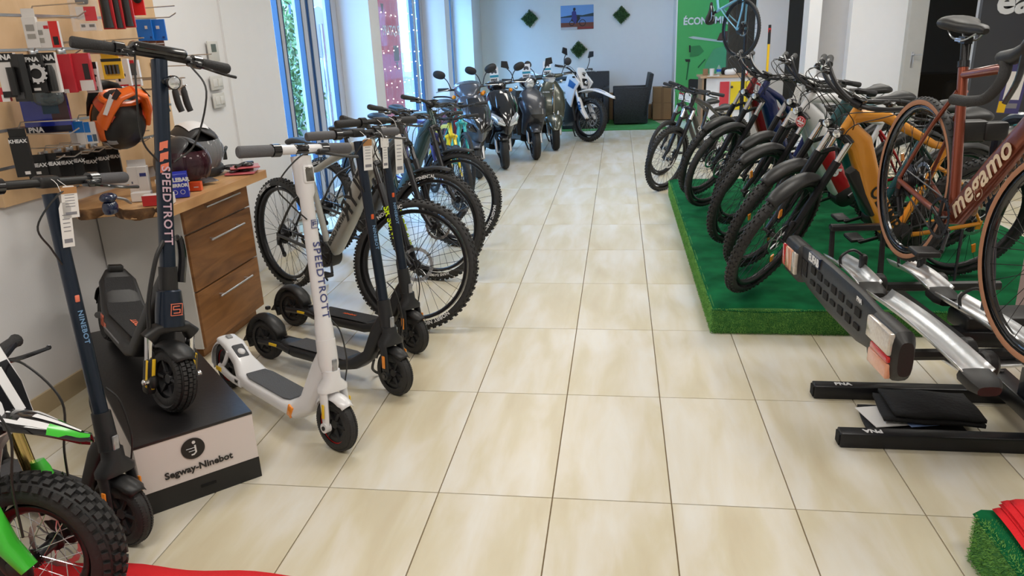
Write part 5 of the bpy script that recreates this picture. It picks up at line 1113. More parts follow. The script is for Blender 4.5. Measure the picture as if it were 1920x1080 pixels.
        cable(hb_, S_, [q+Vector((.02, 0, 0)), q+Vector((.12, -s_*.02, .0)), mk+Vector((.12 if mini else .05, s_*.10, .02)), mk+Vector((.10 if mini else .02, s_*(.10 if mini else .07), -.20*k)), Vector((.03, s_*y, Ro+.10))], .0035)
        if not mini: mirror(hb_, S_, st+Vector((-.02, s_*hw*.62, .09)), st+Vector((-.0, s_*hw*.66, .27)), s_, 'angular')
    if not mini:
        b = MB(); b.T = S_; b.ell(st+Vector((.0, -.20, .16)), (.03, .035, .045)); b.build('horn', chrome, hb_)
    # body
    b = MB(); b.T = O; hd = base+ax*.06*k
    b.tube([hd, Vector((-.42*k, 0, Ro+.34*k)), Vector((-.62*k, 0, Ro+.10*k)), Vector((-.55*k, 0, Ro-.05))], .03*k, 8, k=4); b.tube([hd-ax*.06, Vector((-.20*k, 0, Ro+.10*k)), Vector((-.30*k, 0, Ro-.06))], .028*k, 8, k=4); b.tube([Vector((-.5*k, 0, Ro+.40*k)), Vector((-1.05*k, 0, Ro+.50*k))], .02, 8)
    for s_ in (-1, 1): b.tube([Vector((-.60*k, s_*.07*k, Ro+.03)), Vector((-wb, s_*.10*k, Ro*.96))], .024*k, 8, flat=1.3)
    b.build('frame', blkm, root)
    b = MB(); b.T = O; b.rbox((-.44*k, 0, Ro+.10*k), (.30*k, .20*k, .40*k), .03, (0, R(-18), 0)); b.build('battery', blk, root)
    b = MB(); b.T = O; b.lathe([(0, -.09*k), (.09*k, -.09*k), (.10*k, -.07*k), (.10*k, .07*k), (.09*k, .09*k), (0, .09*k)], (-.55*k, 0, Ro-.04*k), (0, 1, 0), 24); b.build('motor', dsteel, root)
    for s_ in (-1, 1):
        b = MB(); b.T = O; b.prism([(-.10, .24), (.02, .30), (.22, .16), (.10, .02), (.02, -.22), (-.10, -.12), (-.16, .10)], (-.32*k, s_*.125*k, Ro+.38*k), (1, 0, 0), (0, 0, 1), .03*k) if k > .9 else b.prism([(x*k, z*k) for x, z in ((-.10, .24), (.02, .30), (.22, .16), (.10, .02), (.02, -.22), (-.10, -.12), (-.16, .10))], (-.32*k, s_*.125*k, Ro+.38*k), (1, 0, 0), (0, 0, 1), .03*k)
        sh = b.build('shroud', col, root, bevel=.012)
        b = MB(); b.T = O; b.prism([(x*k, z*k) for x, z in ((-.02, .20), (.14, .13), (.08, .06), (-.06, .10))], (-.32*k, s_*.143*k, Ro+.38*k), (1, 0, 0), (0, 0, 1), .004); b.build('shroud_graphic', acc, sh)
        b = MB(); b.T = O; b.prism([(x*k, z*k) for x, z in ((0, 0), (.42, .06), (.40, .18), (-.02, .16), (-.34, .24), (-.36, .17))], (-.80*k, s_*.10*k, Ro+.34*k), (1, 0, 0), (0, 0, 1), .02*k); b.build('side_panel', col, root, bevel=.006)
    b = MB(); b.T = O; b.loft([(Vector((-.20*k, 0, Ro+.64*k)), .045*k, .02, 3), (Vector((-.42*k, 0, Ro+.59*k)), .075*k, .035*k, 3), (Vector((-.80*k, 0, Ro+.575*k)), .085*k, .035*k, 3), (Vector((-1.10*k, 0, Ro+.62*k)), .07*k, .025*k, 3)], 16); b.build('seat', seatm, root)
    b = MB(); b.T = O; b.loft([(Vector((-.95*k, 0, Ro+.53*k)), .085*k, .02, 3), (Vector((-1.3*k, 0, Ro+.62*k)), .075*k, .015, 3), (Vector((-1.55*k, 0, Ro+.66*k)), .05*k, .01, 3)], 14); b.build('rear_fender', col if not mini else gunb, root)
    for s_ in (-1, 1):
        b = MB(); b.T = O; b.tube([(-.52*k, s_*.07, Ro-.06), (-.52*k, s_*.20*k, Ro-.07)], .012); b.rbox((-.52*k, s_*.20*k, Ro-.07), (.07, .09*k, .02), .006); b.build('footpeg', dsteel, root)
    b = MB(); b.T = O; b.tube([(-.6*k, .08, Ro-.05), (-.66*k, .24*k, .016), (-.62*k, .25*k, .014)], .011, 8); b.build('kickstand', blkm, root)
    return root
mx('dirt_motorcycle', 'white and blue dirt motorcycle at the end of the motor scooter row', (-.225, 9.42, 0), -50, 10, 1.0, white, mat('graphic_deep_blue', C8(20, 90, 160), .3, coat=.5), bluk, Ro=.34, w=.042)
mx('dirt_motorcycle', 'small childrens dirt bike in green and white with plate number 31', (-1.37, -.755, .016), 2, 0, .66, white, paint('mx_green', C8(70, 205, 60), .3, 0, .5), white, mini=True, Ro=.238, w=.046, lean=5)
# ================================================ GRAVEL BIKE ON CAR RACK
copper = paint('copper_paint', C8(136, 66, 44), .3, .6, .5); tanw = mat('tan_sidewall', C8(172, 122, 92), .7, bump=.1); cream = mat('decal_cream', C8(222, 200, 170), .5)
gb, gS, gO, gd = make_bike('gravel_bike', 'copper brown gravel bike with tan tyres clamped upright on the silver car rack', (1.535, .125, .515), -86.5, 2, 4, Ro=.35, w=.021, wb=1.0, tread='city', frame=copper, forkm=copper, rigid=True, bars='drop', light=False, tan=tanw, rimm=blkg, disc=.08, seat_h=1.0, kickstand=False, ry=3.6, stack=-.12, dtube=True)
fr = [c for c in gb.children if c.name.startswith('frame')][0]
d_ = (gd['hb']-gd['bb']).normalized()
text('megamo', .115, gO @ (gd['bb']*.56+gd['hb']*.44+Vector((0, -.0305, -.012))), d_, Vector((-d_.z, 0, d_.x)), cream, fr, bold=.02, sp=1.05)
text('megamo', .115, gO @ (gd['bb']*.56+gd['hb']*.44+Vector((0, .0305, -.012))), -d_, Vector((-d_.z, 0, d_.x)), cream, fr, bold=.02, sp=1.05)
q = gd['sf']+Vector((.0, -.12, -.085))
t = price_tag([c for c in gb.children if c.name.startswith('handlebar')][0], gS, q, (0, 1, 0), (0, 0, 1), .07, .17, mat('tag_lilac', C8(70, 68, 120), .5))
b = MB(); b.T = gS; b.box(q+Vector((.0012, 0, .0)), (.001, .05, .085)); b.build('tag_field', whitep, t, smooth=False)
b = MB(); b.T = gS; b.box(q+Vector((.0012, -.022, -.065)), (.0012, .024, .035)); b.build('tag_field', yel, t, smooth=False)
# rack: local frame runs along the trays
rk = empty('bike_rack', 'black and silver car bike rack with lamp board, standing on the floor frame', 'bike rack', (1.32, .62, .50), R(-86))
def tray(y, x0, x1, z=0., cap=True):
    b = MB(); P = []
    for i in range(15):
        t = i/14; x = x0+(x1-x0)*t; zz = z+.016*math.sin(math.pi*t); row = []
        for j in range(7):
            s_ = -1+j/3; row.append(Vector((x, y+s_*.052, zz-.008+.040*abs(s_)**2.4)))
        P.append(row)
    b.grid(P); tr_ = b.build('wheel_tray', alum, rk, 70, solid=.004)
    if cap:
        b = MB(); b.loft([((x1-.015, y, z+.006), .055, .024, 3.5), ((x1+.05, y, z-.002), .052, .026, 3), ((x1+.08, y, z-.008), .036, .018, 3)], 12); b.build('end_cap', blk, tr_)
# local y: +y is the world +x side (left of heading -86)
tray(-.01, -.72, -.28); tray(-.01, -.18, .60)
tray(.245, -.62, -.20); tray(.245, -.14, .66, cap=False)
b = MB(); b.tube([(-.45, -.12, -.05), (-.45, .62, -.05)], .022, 8); b.tube([(.30, -.12, -.05), (.30, .62, -.05)], .022, 8); b.rbox((-.05, .12, -.055), (.60, .10, .05), .012); b.rbox((-.06, .50, -.06), (.16, .5, .07), .015); b.build('rack_frame', blk, rk)
for x, y in ((-.45, .10), (.30, .11), (.30, .36), (-.45, .36), (.42, .12)):
    b = MB(); b.lathe([(0, -.022), (.040, -.022), (.048, -.012), (.048, .012), (.040, .022), (0, .022)], (x, y, -.035), (0, 1, 0), 24); b.build('pivot_joint', blk, rk)
b = MB(); b.rbox((.30, .20, -.075), (.12, .32, .012), .004, (0, 0, R(8))); b.build('support_plate', alum, rk)
b = MB(); b.tube([(-.92, .05, -.16), (-.95, .05, .11), (-.95, .30, .11), (-.92, .30, -.16)], .016, 8); b.rbox((-.93, .17, .105), (.05, .28, .03), .008); b.build('carry_handle', blkm, rk)
for x, y in ((-.50, .245), (.05, .245), (-.5, -.01)):
    b = MB(); b.rbox((x, y+.05, .05), (.04, .03, .08), .012); b.tube([(x, y-.045, .03), (x, y-.05, .08), (x, y, .11), (x, y+.05, .08)], .007, 6, k=4); b.build('wheel_strap', blk, rk)
# lamp board (number plate holder) tilted towards the aisle
lb = MB(); y0 = -.22; tl = Matrix.Rotation(R(24), 3, 'X')
lb.loft([((-.52, y0, .065), .020, .070, 4), ((-.36, y0, .06), .020, .090, 4), ((-.1, y0, .055), .022, .098, 4), ((.20, y0, .055), .022, .095, 4), ((.36, y0, .06), .020, .075, 4)], 16); brd = lb.build('lamp_board', blk, rk, 50)
for i in range(7):
    for j in range(2):
        b = MB(); b.box((-.30+.085*i, y0-.0225, .025+.055*j), (.05, .006, .03 if (i+j) % 3 else .018)); b.build('recess_patch', mat('recess_shade', (.003, .003, .003), .9), brd, smooth=False)  # raised near-black blocks, shade of the board's recesses put into the colour
b = MB()
for i in range(9): b.box((-.47+.010*i, y0-.021, .055), (.005, .006, .07))
b.build('vent_ribs', blkm, brd)
b = MB(); b.box((-.30, y0-.019, .125), (.13, .012, .045)); pl_ = b.build('name_plate', mat('plate_navy', (.01, .02, .05), .4), brd, smooth=False)
text('EUFAB', .045, (-.30, y0-.0265, .125), (1, 0, 0), (0, 0, 1), wt, pl_, bold=.05)
text('PNA', .025, (.21, y0-.0225, .125), (1, 0, 0), (0, 0, 1), wt, brd, bold=.03)
lred = mat('lamp_red', C8(190, 20, 25), .12, coat=.8, var=.2, vscale=80); lclear = mat('lamp_clear_ribbed', C8(200, 190, 180), .12, .2, coat=.8, var=.3, vscale=90); lor = mat('lamp_pale_orange', C8(215, 150, 120), .15, coat=.8, var=.15, vscale=80)
for x0, sgn in ((-.585, -1), (.45, 1)):
    b = MB(); b.loft([((x0-.12, y0, .05), .024, .06, 3), ((x0-.09, y0, .05), .040, .088, 3.4), ((x0+.09, y0, .05), .040, .088, 3.4), ((x0+.12, y0, .05), .024, .06, 3)], 20); tl_ = b.build('tail_lamp', blk, rk)
    if sgn < 0: L4 = ((-.10, -.055, .0, .10, lred), (-.052, .045, .0, .10, lor), (.048, .10, .0, .10, lclear))
    else: L4 = ((-.095, .095, .052, .128, lclear), (-.05, .095, .026, .05, lred), (-.06, .095, -.03, .024, lor))
    for ax0, ax1, z0, z1, m_ in L4:
        b = MB(); b.rbox((x0+(ax0+ax1)/2, y0-.038, (z0+z1)/2), (ax1-ax0, .02, z1-z0), .006); b.build('lamp_lens', m_, tl_)
# upright frame with clamp arm gripping the seat tube
b = MB(); b.tube([(-.30, .50, -.05), (-.32, .47, .25), (-.33, .44, .58), (-.25, .44, .70), (.0, .44, .72)], .022, 10, k=4); b.build('upright_tube', navy, rk)
b = MB(); b.rbox((-.215, .27, .665), (.075, .12, .085), .02); b.rbox((-.20, .35, .665), (.06, .09, .07), .012); cl = b.build('frame_clamp', blk, rk)
b = MB(); b.tube([(-.20, .39, .665), (-.20, .46, .665)], .016, 12); b.build('clamp_tube', alum, cl); b = MB(); b.tube([(-.20, .46, .665), (-.24, .62, .665)], .022, 12); b.build('clamp_grip', blk, cl)
# floor stand
sd = empty('rack_stand', 'low black steel floor stand with two long feet carrying the bike rack', 'stand', (1.5, .63, 0))
def SB(x0, x1, y0, y1, z0, z1, nm, m=blkm):
    b = MB(); b.rbox(((x0+x1)/2-1.5, (y0+y1)/2-.63, (z0+z1)/2), (x1-x0, y1-y0, z1-z0), .006); return b.build(nm, m, sd)
for y in (.424, .843):
    f_ = SB(1.095, 2.0, y, y+.062, 0, .062, 'foot')
    b = MB(); b.box((1.0925-1.5, y+.031-.63, .031), (.006, .046, .046)); b.build('tube_opening', mat('slot_shadow', (.002, .002, .002), .9), f_, smooth=False)
    text('PNA', .036, (1.22-1.5, y+.031-.63, .0625), (1, 0, 0) if y > .6 else (-1, 0, 0), (0, 1, 0) if y > .6 else (0, -1, 0), wt, f_, bold=.04)
SB(1.82, 1.90, .30, 1.05, .062, .135, 'crossbar'); SB(1.83, 1.89, .60, .68, .13, .425, 'post', navy); SB(1.50, 1.86, .60, .68, .36, .425, 'receiver_tube')
for y in (.38, .48, .88):
    b = MB(); b.cyl((1.86-1.5, y-.63, .13), (1.86-1.5, y-.63, .142), .012, n=6); b.build('bolt', dsteel, sd)
# folded black bag with papers on the floor between the feet
bg_ = empty('folded_bag', 'folded black fabric bag lying on the tiles between the two feet', 'bag', (1.45, .66, 0))
for k, (dx, dz, w_) in enumerate(((-.03, .012, .38), (.03, .056, .37), (.05, .080, .33))):
    b = MB(); P = []
    for i in range(13):
        t = i/12; x = -w_/2+w_*t; P.append([Vector((dx+x+.02*j/6*math.sin(k+1), -.115+.23*j/8+.03*(t-.5)*(-1 if k else 1), dz+.010*math.sin(t*3.1)*math.sin(j/8*3.1)+.003*math.sin(t*9+j+k))) for j in range(9)])
    b.grid(P); b.build('fabric_layer', fabric, bg_, 70, solid=.014)
b = MB(); b.box((-.06, -.01, .035), (.30, .17, .003), (0, 0, R(12))); tag(b.build('paper_sheets', whitep, None, smooth=False, M=Matrix.Translation((1.45, .66, 0))), 'white and pale blue papers tucked under the folded black bag', 'papers')
b = MB(); b.box((.02, -.07, .0395), (.16, .03, .002), (0, 0, R(12))); tag(b.build('instruction_leaflet', mat('pale_blue_print', C8(140, 170, 225), .6), None, smooth=False, M=Matrix.Translation((1.45, .64, .0))), 'pale blue leaflet sticking out of the folded black bag', 'leaflet')
# ================================================ bikes behind the gravel bike
b = MB(); b.box((2.42, 1.3, .38), (.5, .35, .76)); o = b.build('display_box', mat('pinkish_box', C8(190, 165, 165), .7), None, smooth=False, bevel=.01); tag(o, 'pale pinkish display box behind the front wheel of the gravel bike', 'box')
# dark sign board on the right
xw = 3.93
sg = empty('sign_board', 'large dark grey wall sign with white rounded letters and teal lower stripe', 'sign', (4.3, 6.0, 0))
b = MB(); b.box((.05, 0, 1.68), (1.30, .06, 2.4)); sb = b.build('board', mat('sign_anthracite', C8(52, 53, 58), .5), sg, smooth=False)
b = MB(); b.box((.05, -.032, .56), (1.30, .012, .03)); b.build('teal_stripe', mat('sign_teal', C8(45, 150, 170), .5), sb, smooth=False)
b = MB(); b.box((.05, .0, .24), (1.30, .05, .48)); b.build('lower_board', blk, sb, smooth=False)
text('ea', .34, onY(1870, 4, 5.965)-Vector((4.3, 6.0, 0)), (1, 0, 0), (0, 0, 1), wt, sb, bold=.03, ext=.006, align='LEFT')
# ================================================ WOODEN CABINET, WORKTOP, PANEL WALL
oak = ramp_mat('walnut_front', [(.25, C8(104, 66, 34)), (.5, C8(138, 92, 50)), (.75, C8(162, 112, 66))], scale=(1, .9, 7), nscale=2.2, rough=.42, bump=.05, dist=1.2)
oakt = ramp_mat('worktop_wood', [(.25, C8(168, 122, 78)), (.55, C8(196, 152, 104)), (.8, C8(214, 176, 130))], scale=(7, .9, 4), nscale=2.2, rough=.4, bump=.05, dist=1.)
birch = ramp_mat('birch_panel', [(.3, C8(196, 160, 118)), (.7, C8(216, 184, 146))], scale=(1, 3, .7), nscale=2.5, rough=.5, bump=.02, dist=.5)
bark = ramp_mat('bark_edge', [(.3, C8(60, 40, 26)), (.55, C8(110, 78, 48)), (.8, C8(188, 146, 100))], nscale=16, rough=.85, bump=.6)
cb = empty('drawer_cabinet', 'walnut drawer cabinet with white side and three slim steel handles', 'cabinet', (-2.16, 1.44, 0))
L_ = lambda x, y, z: (x+2.16, y-1.44, z)
b = MB(); b.box(L_(-2.165, 1.44, .46), (.43, .66, .78)); b.build('body', mat('cabinet_carcass', C8(206, 204, 200), .6), cb, smooth=False)
b = MB(); b.box(L_(-2.165, 1.095, .46), (.45, .014, .778)); b.build('side_panel', mat('cabinet_side_white', C8(212, 210, 206), .5), cb, smooth=False)
b = MB(); b.box(L_(-2.18, 1.46, .036), (.40, .62, .072)); b.build('plinth', oak, cb, smooth=False)
for z0, z1, hz_ in ((.690, .845, .797), (.385, .685, .62), (.072, .380, .306)):
    b = MB(); b.box(L_(-1.935, 1.441, (z0+z1)/2), (.018, .684, z1-z0-.004)); d = b.build('drawer', oak, cb, smooth=False, bevel=.002)
    b = MB(); b.tube([L_(-1.896, 1.27, hz_), L_(-1.896, 1.64, hz_)], .0055, 10)
    for y in (1.31, 1.60): b.tube([L_(-1.928, y, hz_), L_(-1.896, y, hz_)], .005, 8)
    b.build('handle', alum, d)
wt_ = empty('worktop', 'thick wooden worktop with live bark edge along the wall on the cabinet', 'worktop', (-2.1, 1.3, .852))
pts = [(-.295, .50), (.30, .50), (.30, -.52)]+[(.30-.595*i/12, -.52+.035*math.sin(i*1.3)+.03*i/12) for i in range(1, 13)]
b = MB(); b.prism(pts, (0, 0, .024), (1, 0, 0), (0, 1, 0), .046); b.build('slab', oakt, wt_, smooth=False)
b = MB(); P = []
for i in range(25):
    t = i/24; x = .298-.59*t; y = -.52+.035*math.sin(t*12*1.3)+.03*t
    P.append([Vector((x, y+.002-.010*abs(math.sin(t*31)), .046)), Vector((x, y-.012-.008*math.sin(t*47), .028)), Vector((x, y+.002+.01*math.sin(t*25), -.002)), Vector((x, y+.05+.02*math.sin(t*19), -.008-.006*math.sin(t*29)))])
b.grid(P); b.build('bark_edge', bark, wt_, 60)
CT = .901
# slat wall panel, built as boards with steel rails between them
pn = empty('slat_panel', 'birch slat wall panel with steel rails carrying hooks and packaged parts', 'display panel', (-2.38, 1.19, .96))
zs = [.0, .165, .318, .642, .785, 1.10, 1.42, 1.66]
for i in range(len(zs)-1):
    b = MB(); b.box((0, 0, (zs[i]+zs[i+1])/2), (.036, 1.36, zs[i+1]-zs[i]-.010)); b.build('board', birch, pn, smooth=False, bevel=.002)
    if i:
        b = MB(); b.box((.014, 0, zs[i]), (.012, 1.36, .012)); b.build('rail', steel, pn, smooth=False)
FX = -2.36   # face of the panel
def hook(px, py, L=.26, n=[0], label=None):
    p = onX(px, py, FX); b = MB(); h = empty('hook', label or 'wire hook', 'hook', p)
    b.rbox((.006, 0, -.01), (.012, .05, .03), .003); b.tube([(.01, 0, 0), (.03, 0, .03), (L, 0, .035)], .0032, 6); b.tube([(.01, 0, -.015), (.03, 0, -.02), (L-.04, 0, -.02), (L, 0, 0)], .0032, 6)
    b.build('wire', steel, h); return h
for k_, (px, py, L, lab) in enumerate(((52, 26, .28, 'wire hook at the upper left of the slat panel holding white boxes'), (245, 28, .26, 'wire hook at the top right of the panel holding blue packs'), (60, 96, .24, 'wire hook carrying the black and white lamp boxes'), (112, 94, .24, 'wire hook carrying the red boxes'), (190, 88, .24, 'wire hook carrying the yellow battery pack'), (30, 243, .30, 'long wire hook on the left of the lower rail'), (140, 228, .30, 'long wire hook above the small blue and white boxes'), (286, 118, .36, 'wire hook for the cable packs at the right edge of the panel'))):
    hook(px, py, L, label=lab)
def rotz_to_cam(p, off=0.):
    return math.atan2(CAM.y-p.y, CAM.x-p.x)+R(off)
def pack(name, label, cat, x0, y0, x1, y1, xp, col, d=.03, off=-15, rough=.4, group=None, header=None, txt=None, tcol=None, tsize=.03, panels=(), hang=True, rollk=0., z=None, gloss=.3):
    c = onX((x0+x1)/2, (y0+y1)/2, xp); dep = (c-CAM).dot(CF); w_ = (x1-x0)*dep/FPX*.95; h_ = (y1-y0)*dep/FPX*1.02
    if z is not None: c.z = z+h_/2+.001; c.y = max(c.y, .86); c.x = min(c.x, -1.88)
    o = empty(name, label, cat, (c.x, c.y, c.z-h_/2), rotz_to_cam(c, off)+R(90), group)
    # local: x to the right as seen, -y... front face towards +/- y; keep front at -y
    m_ = col if not isinstance(col, tuple) else mat('pack_%d_%d_%d' % col, C8(*col), rough, coat=gloss)
    b = MB(); b.box((0, 0, h_/2), (w_, d, h_)); body = b.build('carton', m_, o, smooth=False, bevel=.0015)
    f = -d/2-.0008
    def pan(u0, v0, u1, v1, c_, k=1, nm='print'):
        mm = c_ if not isinstance(c_, tuple) else mat('pack_%d_%d_%d' % c_, C8(*c_), rough)
        b = MB(); b.box((w_*((u0+u1)/2-.5), f-.0006*k, h_*(v0+v1)/2), (w_*(u1-u0), .0012, h_*(v1-v0))); return b.build(nm, mm, body, smooth=False)
    for q in panels: pan(*q)
    if header: b = MB(); b.box((0, 0, h_+.016), (w_*.96, .0015, .034)); b.build('hang_tab', mat('pack_%d_%d_%d' % header, C8(*header), rough) if isinstance(header, tuple) else header, body, smooth=False)
    if txt: text(txt[0], tsize, (w_*txt[1], f-.003, h_*txt[2]), (1, 0, 0), (0, 0, 1), tcol or wt, body, bold=.04)
    o['w'] = w_; o['h'] = h_
    return o, body, w_, h_, f
# rotz: front face must look at the camera: local -y -> camera direction, so local +x is to the right as seen
K = (22, 22, 24); RED = (196, 30, 46); WH = (222, 218, 216); BL = (20, 110, 205)
pack('boxed_part', 'white boxed bicycle part with small drawings, left on the upper hook', 'package', 48, 34, 72, 88, -2.20, WH, .03, panels=((.2, .55, .8, .75, (150, 146, 142)), (.2, .3, .8, .45, (160, 156, 150))), header=WH)
pack('boxed_part', 'white and red boxed part hanging right beside the white one', 'package', 70, 42, 112, 88, -2.15, WH, .03, panels=((.62, 0, 1, 1, (214, 40, 36)), (.40, .72, .6, .84, RED), (.1, .5, .32, .68, (150, 146, 142)), (.1, .2, .32, .38, (160, 156, 150)), (.70, .1, .92, .42, K, 2)))
o, bd, w_, h_, f = pack('blister_pack', 'clear plastic blister pack with red and white label at the top', 'package', 134, -12, 182, 56, -2.12, clear, .05, panels=((.25, .30, .55, .62, WH), (.55, .26, 1, .62, (214, 60, 70)), (.3, .02, .9, .2, WH), (.35, .1, .5, .17, (120, 120, 118), 2), (.65, .1, .85, .17, (120, 120, 118), 2)))
b = MB(); b.rbox((0, f*.3, h_*.8), (w_*.5, .02, h_*.25), .01); b.build('part_inside', dsteel, bd)
for i, (x0, x1, lab) in enumerate(((188, 212, 'black foam handlebar grips pack with red edge, left of three at the top'), (211, 229, 'black foam grips pack, middle of three at the top'), (228, 249, 'black foam grips pack, right of three at the top'))):
    o, bd, w_, h_, f = pack('grip_pack', lab, 'package', x0, -20, x1, 52-(i == 2)*3, -2.14+.02*i, (206, 40, 50), .012, group='grip packs at the top of the panel')
    b = MB(); b.tube([(0, f-.012, h_*.03), (0, f-.012, h_*.3), (0, f-.012, h_)], [w_*.40, w_*.34, w_*.34], 12); b.build('grip_tube', blk, bd)
o, bd, w_, h_, f = pack('bell_pack', 'red card pack with black reel at the top edge', 'package', 246, -14, 270, 27, -2.12, (226, 34, 34), .012)
b = MB(); b.ell((w_*.1, f-.012, h_*.72), (w_*.38, .015, w_*.42)); b.build('bell', blkm, bd)
for x0, x1, lab, t in ((257, 286, 'blue blister pack, left of the two on the top right hook', 0), (273, 311, 'blue blister pack, right of the two on the top right hook', .03)): pack('patch_kit', lab, 'package', x0, 38, x1, 75, -2.22+t, BL, .014, header=None, panels=((.55, .55, .72, .7, WH), (.1, .1, .2, .2, (10, 50, 120)), (.8, .1, .9, .2, (10, 50, 120))), group='blue packs on the top right hook')
for i in range(3): pack('brake_pad_card', ('left', 'middle', 'right')[i]+' brown backing card of three below the blue packs', 'package', 264+15*i, 73, 279+15*i, 98, -2.27+.02*i, (112, 64, 42), .01, panels=((.0, .6, 1, .68, WH),), group='brown cards below the blue packs')
o, bd, w_, h_, f = pack('lamp_box', 'black and white box with black grip, far left of the lamp boxes', 'package', 2, 102, 34, 180, -2.16, WH, .04, panels=((0, .80, 1, 1, K), (0, .0, 1, .14, K)), txt=('PNA', .0, .9), tsize=.028)
b = MB(); b.tube([(w_*.25, f-.012, h_*.05), (w_*.25, f-.012, h_*.68)], .016, 10); b.build('grip_tube', blk, bd)
pack('lamp_box', 'plain black glossy box turned sideways between the lamp boxes', 'package', 22, 104, 52, 188, -2.12, K, .03, off=-50, panels=((.1, .06, .9, .2, (60, 60, 62)),))
o, bd, w_, h_, f = pack('bell_box', 'black box with silver toothed ring and small white sticker', 'package', 48, 104, 84, 172, -2.10, K, .035, panels=((.35, .06, .68, .13, WH),), txt=('PNA', .05, .86), tsize=.024)
b = MB(); b.lathe([(.020, 0), (.034, 0), (.034, .008), (.020, .008)], (w_*.15, f-.004, h_*.5), (0, -1, 0), 24, closed=True)
for k in range(12): a = 2*math.pi*k/12; b.box((w_*.15+.035*math.cos(a), f-.007, h_*.5+.035*math.sin(a)), (.009, .008, .009), (0, -a, 0))
b.build('silver_ring', chrome, bd)
o, bd, w_, h_, f = pack('pump_box', 'black and white box with black mini pump, right of the silver ring box', 'package', 80, 101, 110, 172, -2.08, WH, .035, panels=((0, .74, 1, 1, K), (0, 0, .35, .74, K)), txt=('PNA', .0, .87), tsize=.03)
b = MB(); b.tube([(w_*.1, f-.012, h_*.05), (w_*.1, f-.012, h_*.55), (w_*.12, f-.012, h_*.70)], [.018, .018, .010], 10); b.build('mini_pump', blk, bd)
pack('red_box', 'red and white box lowest at the left edge of the panel', 'package', -12, 165, 18, 190, -2.2, (200, 40, 52), .03, panels=((.55, 0, 1, .5, WH),))
for x0, x1, y0, y1, lab, t in ((112, 139, 104, 172, 'tall red box, left of the pair in the middle of the panel', 0), (136, 173, 102, 168, 'red box with white lower corner, right of the pair', .04)):
    pack('red_box', lab, 'package', x0, y0, x1, y1, -2.14+t, (186, 32, 48), .035, panels=((.35 if t else .8, .0, 1, .28 if t else .12, WH), (.62, .3, .9, .72, (40, 30, 34))) if t else ((.0, .0, .5, .1, WH),), txt=('PUMP', .1, .84) if 0 else None)
pack('phone_holder_box', 'white box picturing a black holder right of the red boxes', 'package', 160, 118, 186, 172, -2.10, WH, .03, panels=((.55, .78, 1, 1, K), (.6, .35, .8, .6, K), (.5, .52, .9, .58, K), (.65, .05, .85, .2, (110, 110, 108))))
o, bd, w_, h_, f = pack('battery_pack', 'yellow card with four batteries in the middle of the panel', 'batteries', 193, 111, 230, 147, -2.03, (236, 186, 20), .01, panels=((0, .86, 1, 1, K),))
for i in range(4): b = MB(); b.cyl((w_*(-.27+.18*i), f-.008, h_*.25), (w_*(-.27+.18*i), f-.008, h_*.70), .0075*w_/.09, n=12); b.build('battery', dsteel if i else dsteel, bd)
pack('battery_pack', 'yellow pack hanging behind the battery card', 'batteries', 190, 100, 222, 116, -2.2, (226, 176, 24), .01)
pack('light_set_box', 'white and red box with grey light unit right of the batteries', 'package', 216, 112, 244, 160, -2.14, WH, .03, panels=((0, .78, .6, 1, RED), (0, 0, .8, .06, RED), (.3, .55, .55, .7, (70, 70, 72)), (.5, .36, .72, .46, (70, 70, 72)), (.2, .18, .35, .28, K)))
pack('light_set_box', 'narrow white and red box with dark window beside the handlebar', 'package', 240, 114, 263, 160, -2.16, WH, .03, panels=((0, .82, .7, 1, RED), (.3, .42, .78, .88, (84, 86, 90)), (0, 0, .9, .05, RED)))
pack('striped_card', 'grey card with orange-red stripes half hidden behind the scooter stem', 'package', 248, 156, 276, 206, -2.0, (150, 152, 156), .01, off=0, panels=((.05, .62, .75, .70, (222, 90, 60)), (.12, .48, .78, .56, (222, 90, 60)), (.2, .34, .82, .42, (222, 90, 60)))) if 0 else None
o, bd, w_, h_, f = pack('goggle_bag', 'blue plastic bag with dark goggles and small white lettering', 'package', 46, 172, 128, 247, -2.24, (26, 44, 150), .03, rough=.15, panels=((0, 0, 1, .16, (16, 18, 40)), (.62, .3, 1, 1, (70, 44, 48)), (.25, .75, .7, 1, (70, 90, 110)), (.45, .45, .8, .8, (24, 60, 84), 2)), txt=('PNA', -.28, .08), tsize=.03, gloss=1.)
b = MB(); b.ell((w_*.15, f-.01, h_*.85), (w_*.34, .03, h_*.22), e=2.6); b.build('goggles', clearm('smoked_plastic', (.12, .16, .18), .7, .1), bd)
for i, (x0, x1) in enumerate(((132, 148), (144, 160), (156, 182))):
    pack('brake_pad_box', 'small blue and white box, '+('left', 'middle', 'right')[i]+' of three on the lower hook', 'package', x0, 227+i, x1, 272-i*2, -2.22+.03*i, WH, .025, panels=((0, .52, 1 if i < 2 else .6, 1, (30, 120, 205)),)+(((.3, .1, .62, .4, (30, 120, 205)), (.68, .1, .95, .42, (70, 90, 110))) if i == 2 else ()), group='blue and white boxes on the lower hook')
for i, (x0, x1, lab) in enumerate(((295, 308, 'black cable grip hanging left of the pair behind the stem'), (320, 337, 'black lever grip hanging in the middle at the panel edge'), (338, 352, 'black lever grip hanging rightmost at the panel edge'))):
    c = onX((x0+x1)/2, 172, -2.02); o = empty('grip', lab, 'grip', (c.x, c.y, c.z)); o.rotation_euler = (0, 0, 0)
    hk_ = hook(262, 90, .36, label=('left', 'middle', 'right')[i]+' of the three long hooks carrying the black rubber grips'); hk_.location = (FX, c.y, c.z+.035)
    b = MB(); b.tube([(0, .01, .03), (0, 0, 0), (.004, .004, -.06), (.012, .01, -.10)], [.006, .016, .017, .0155], 12, k=3); b.build('rubber_grip', gripm, o)
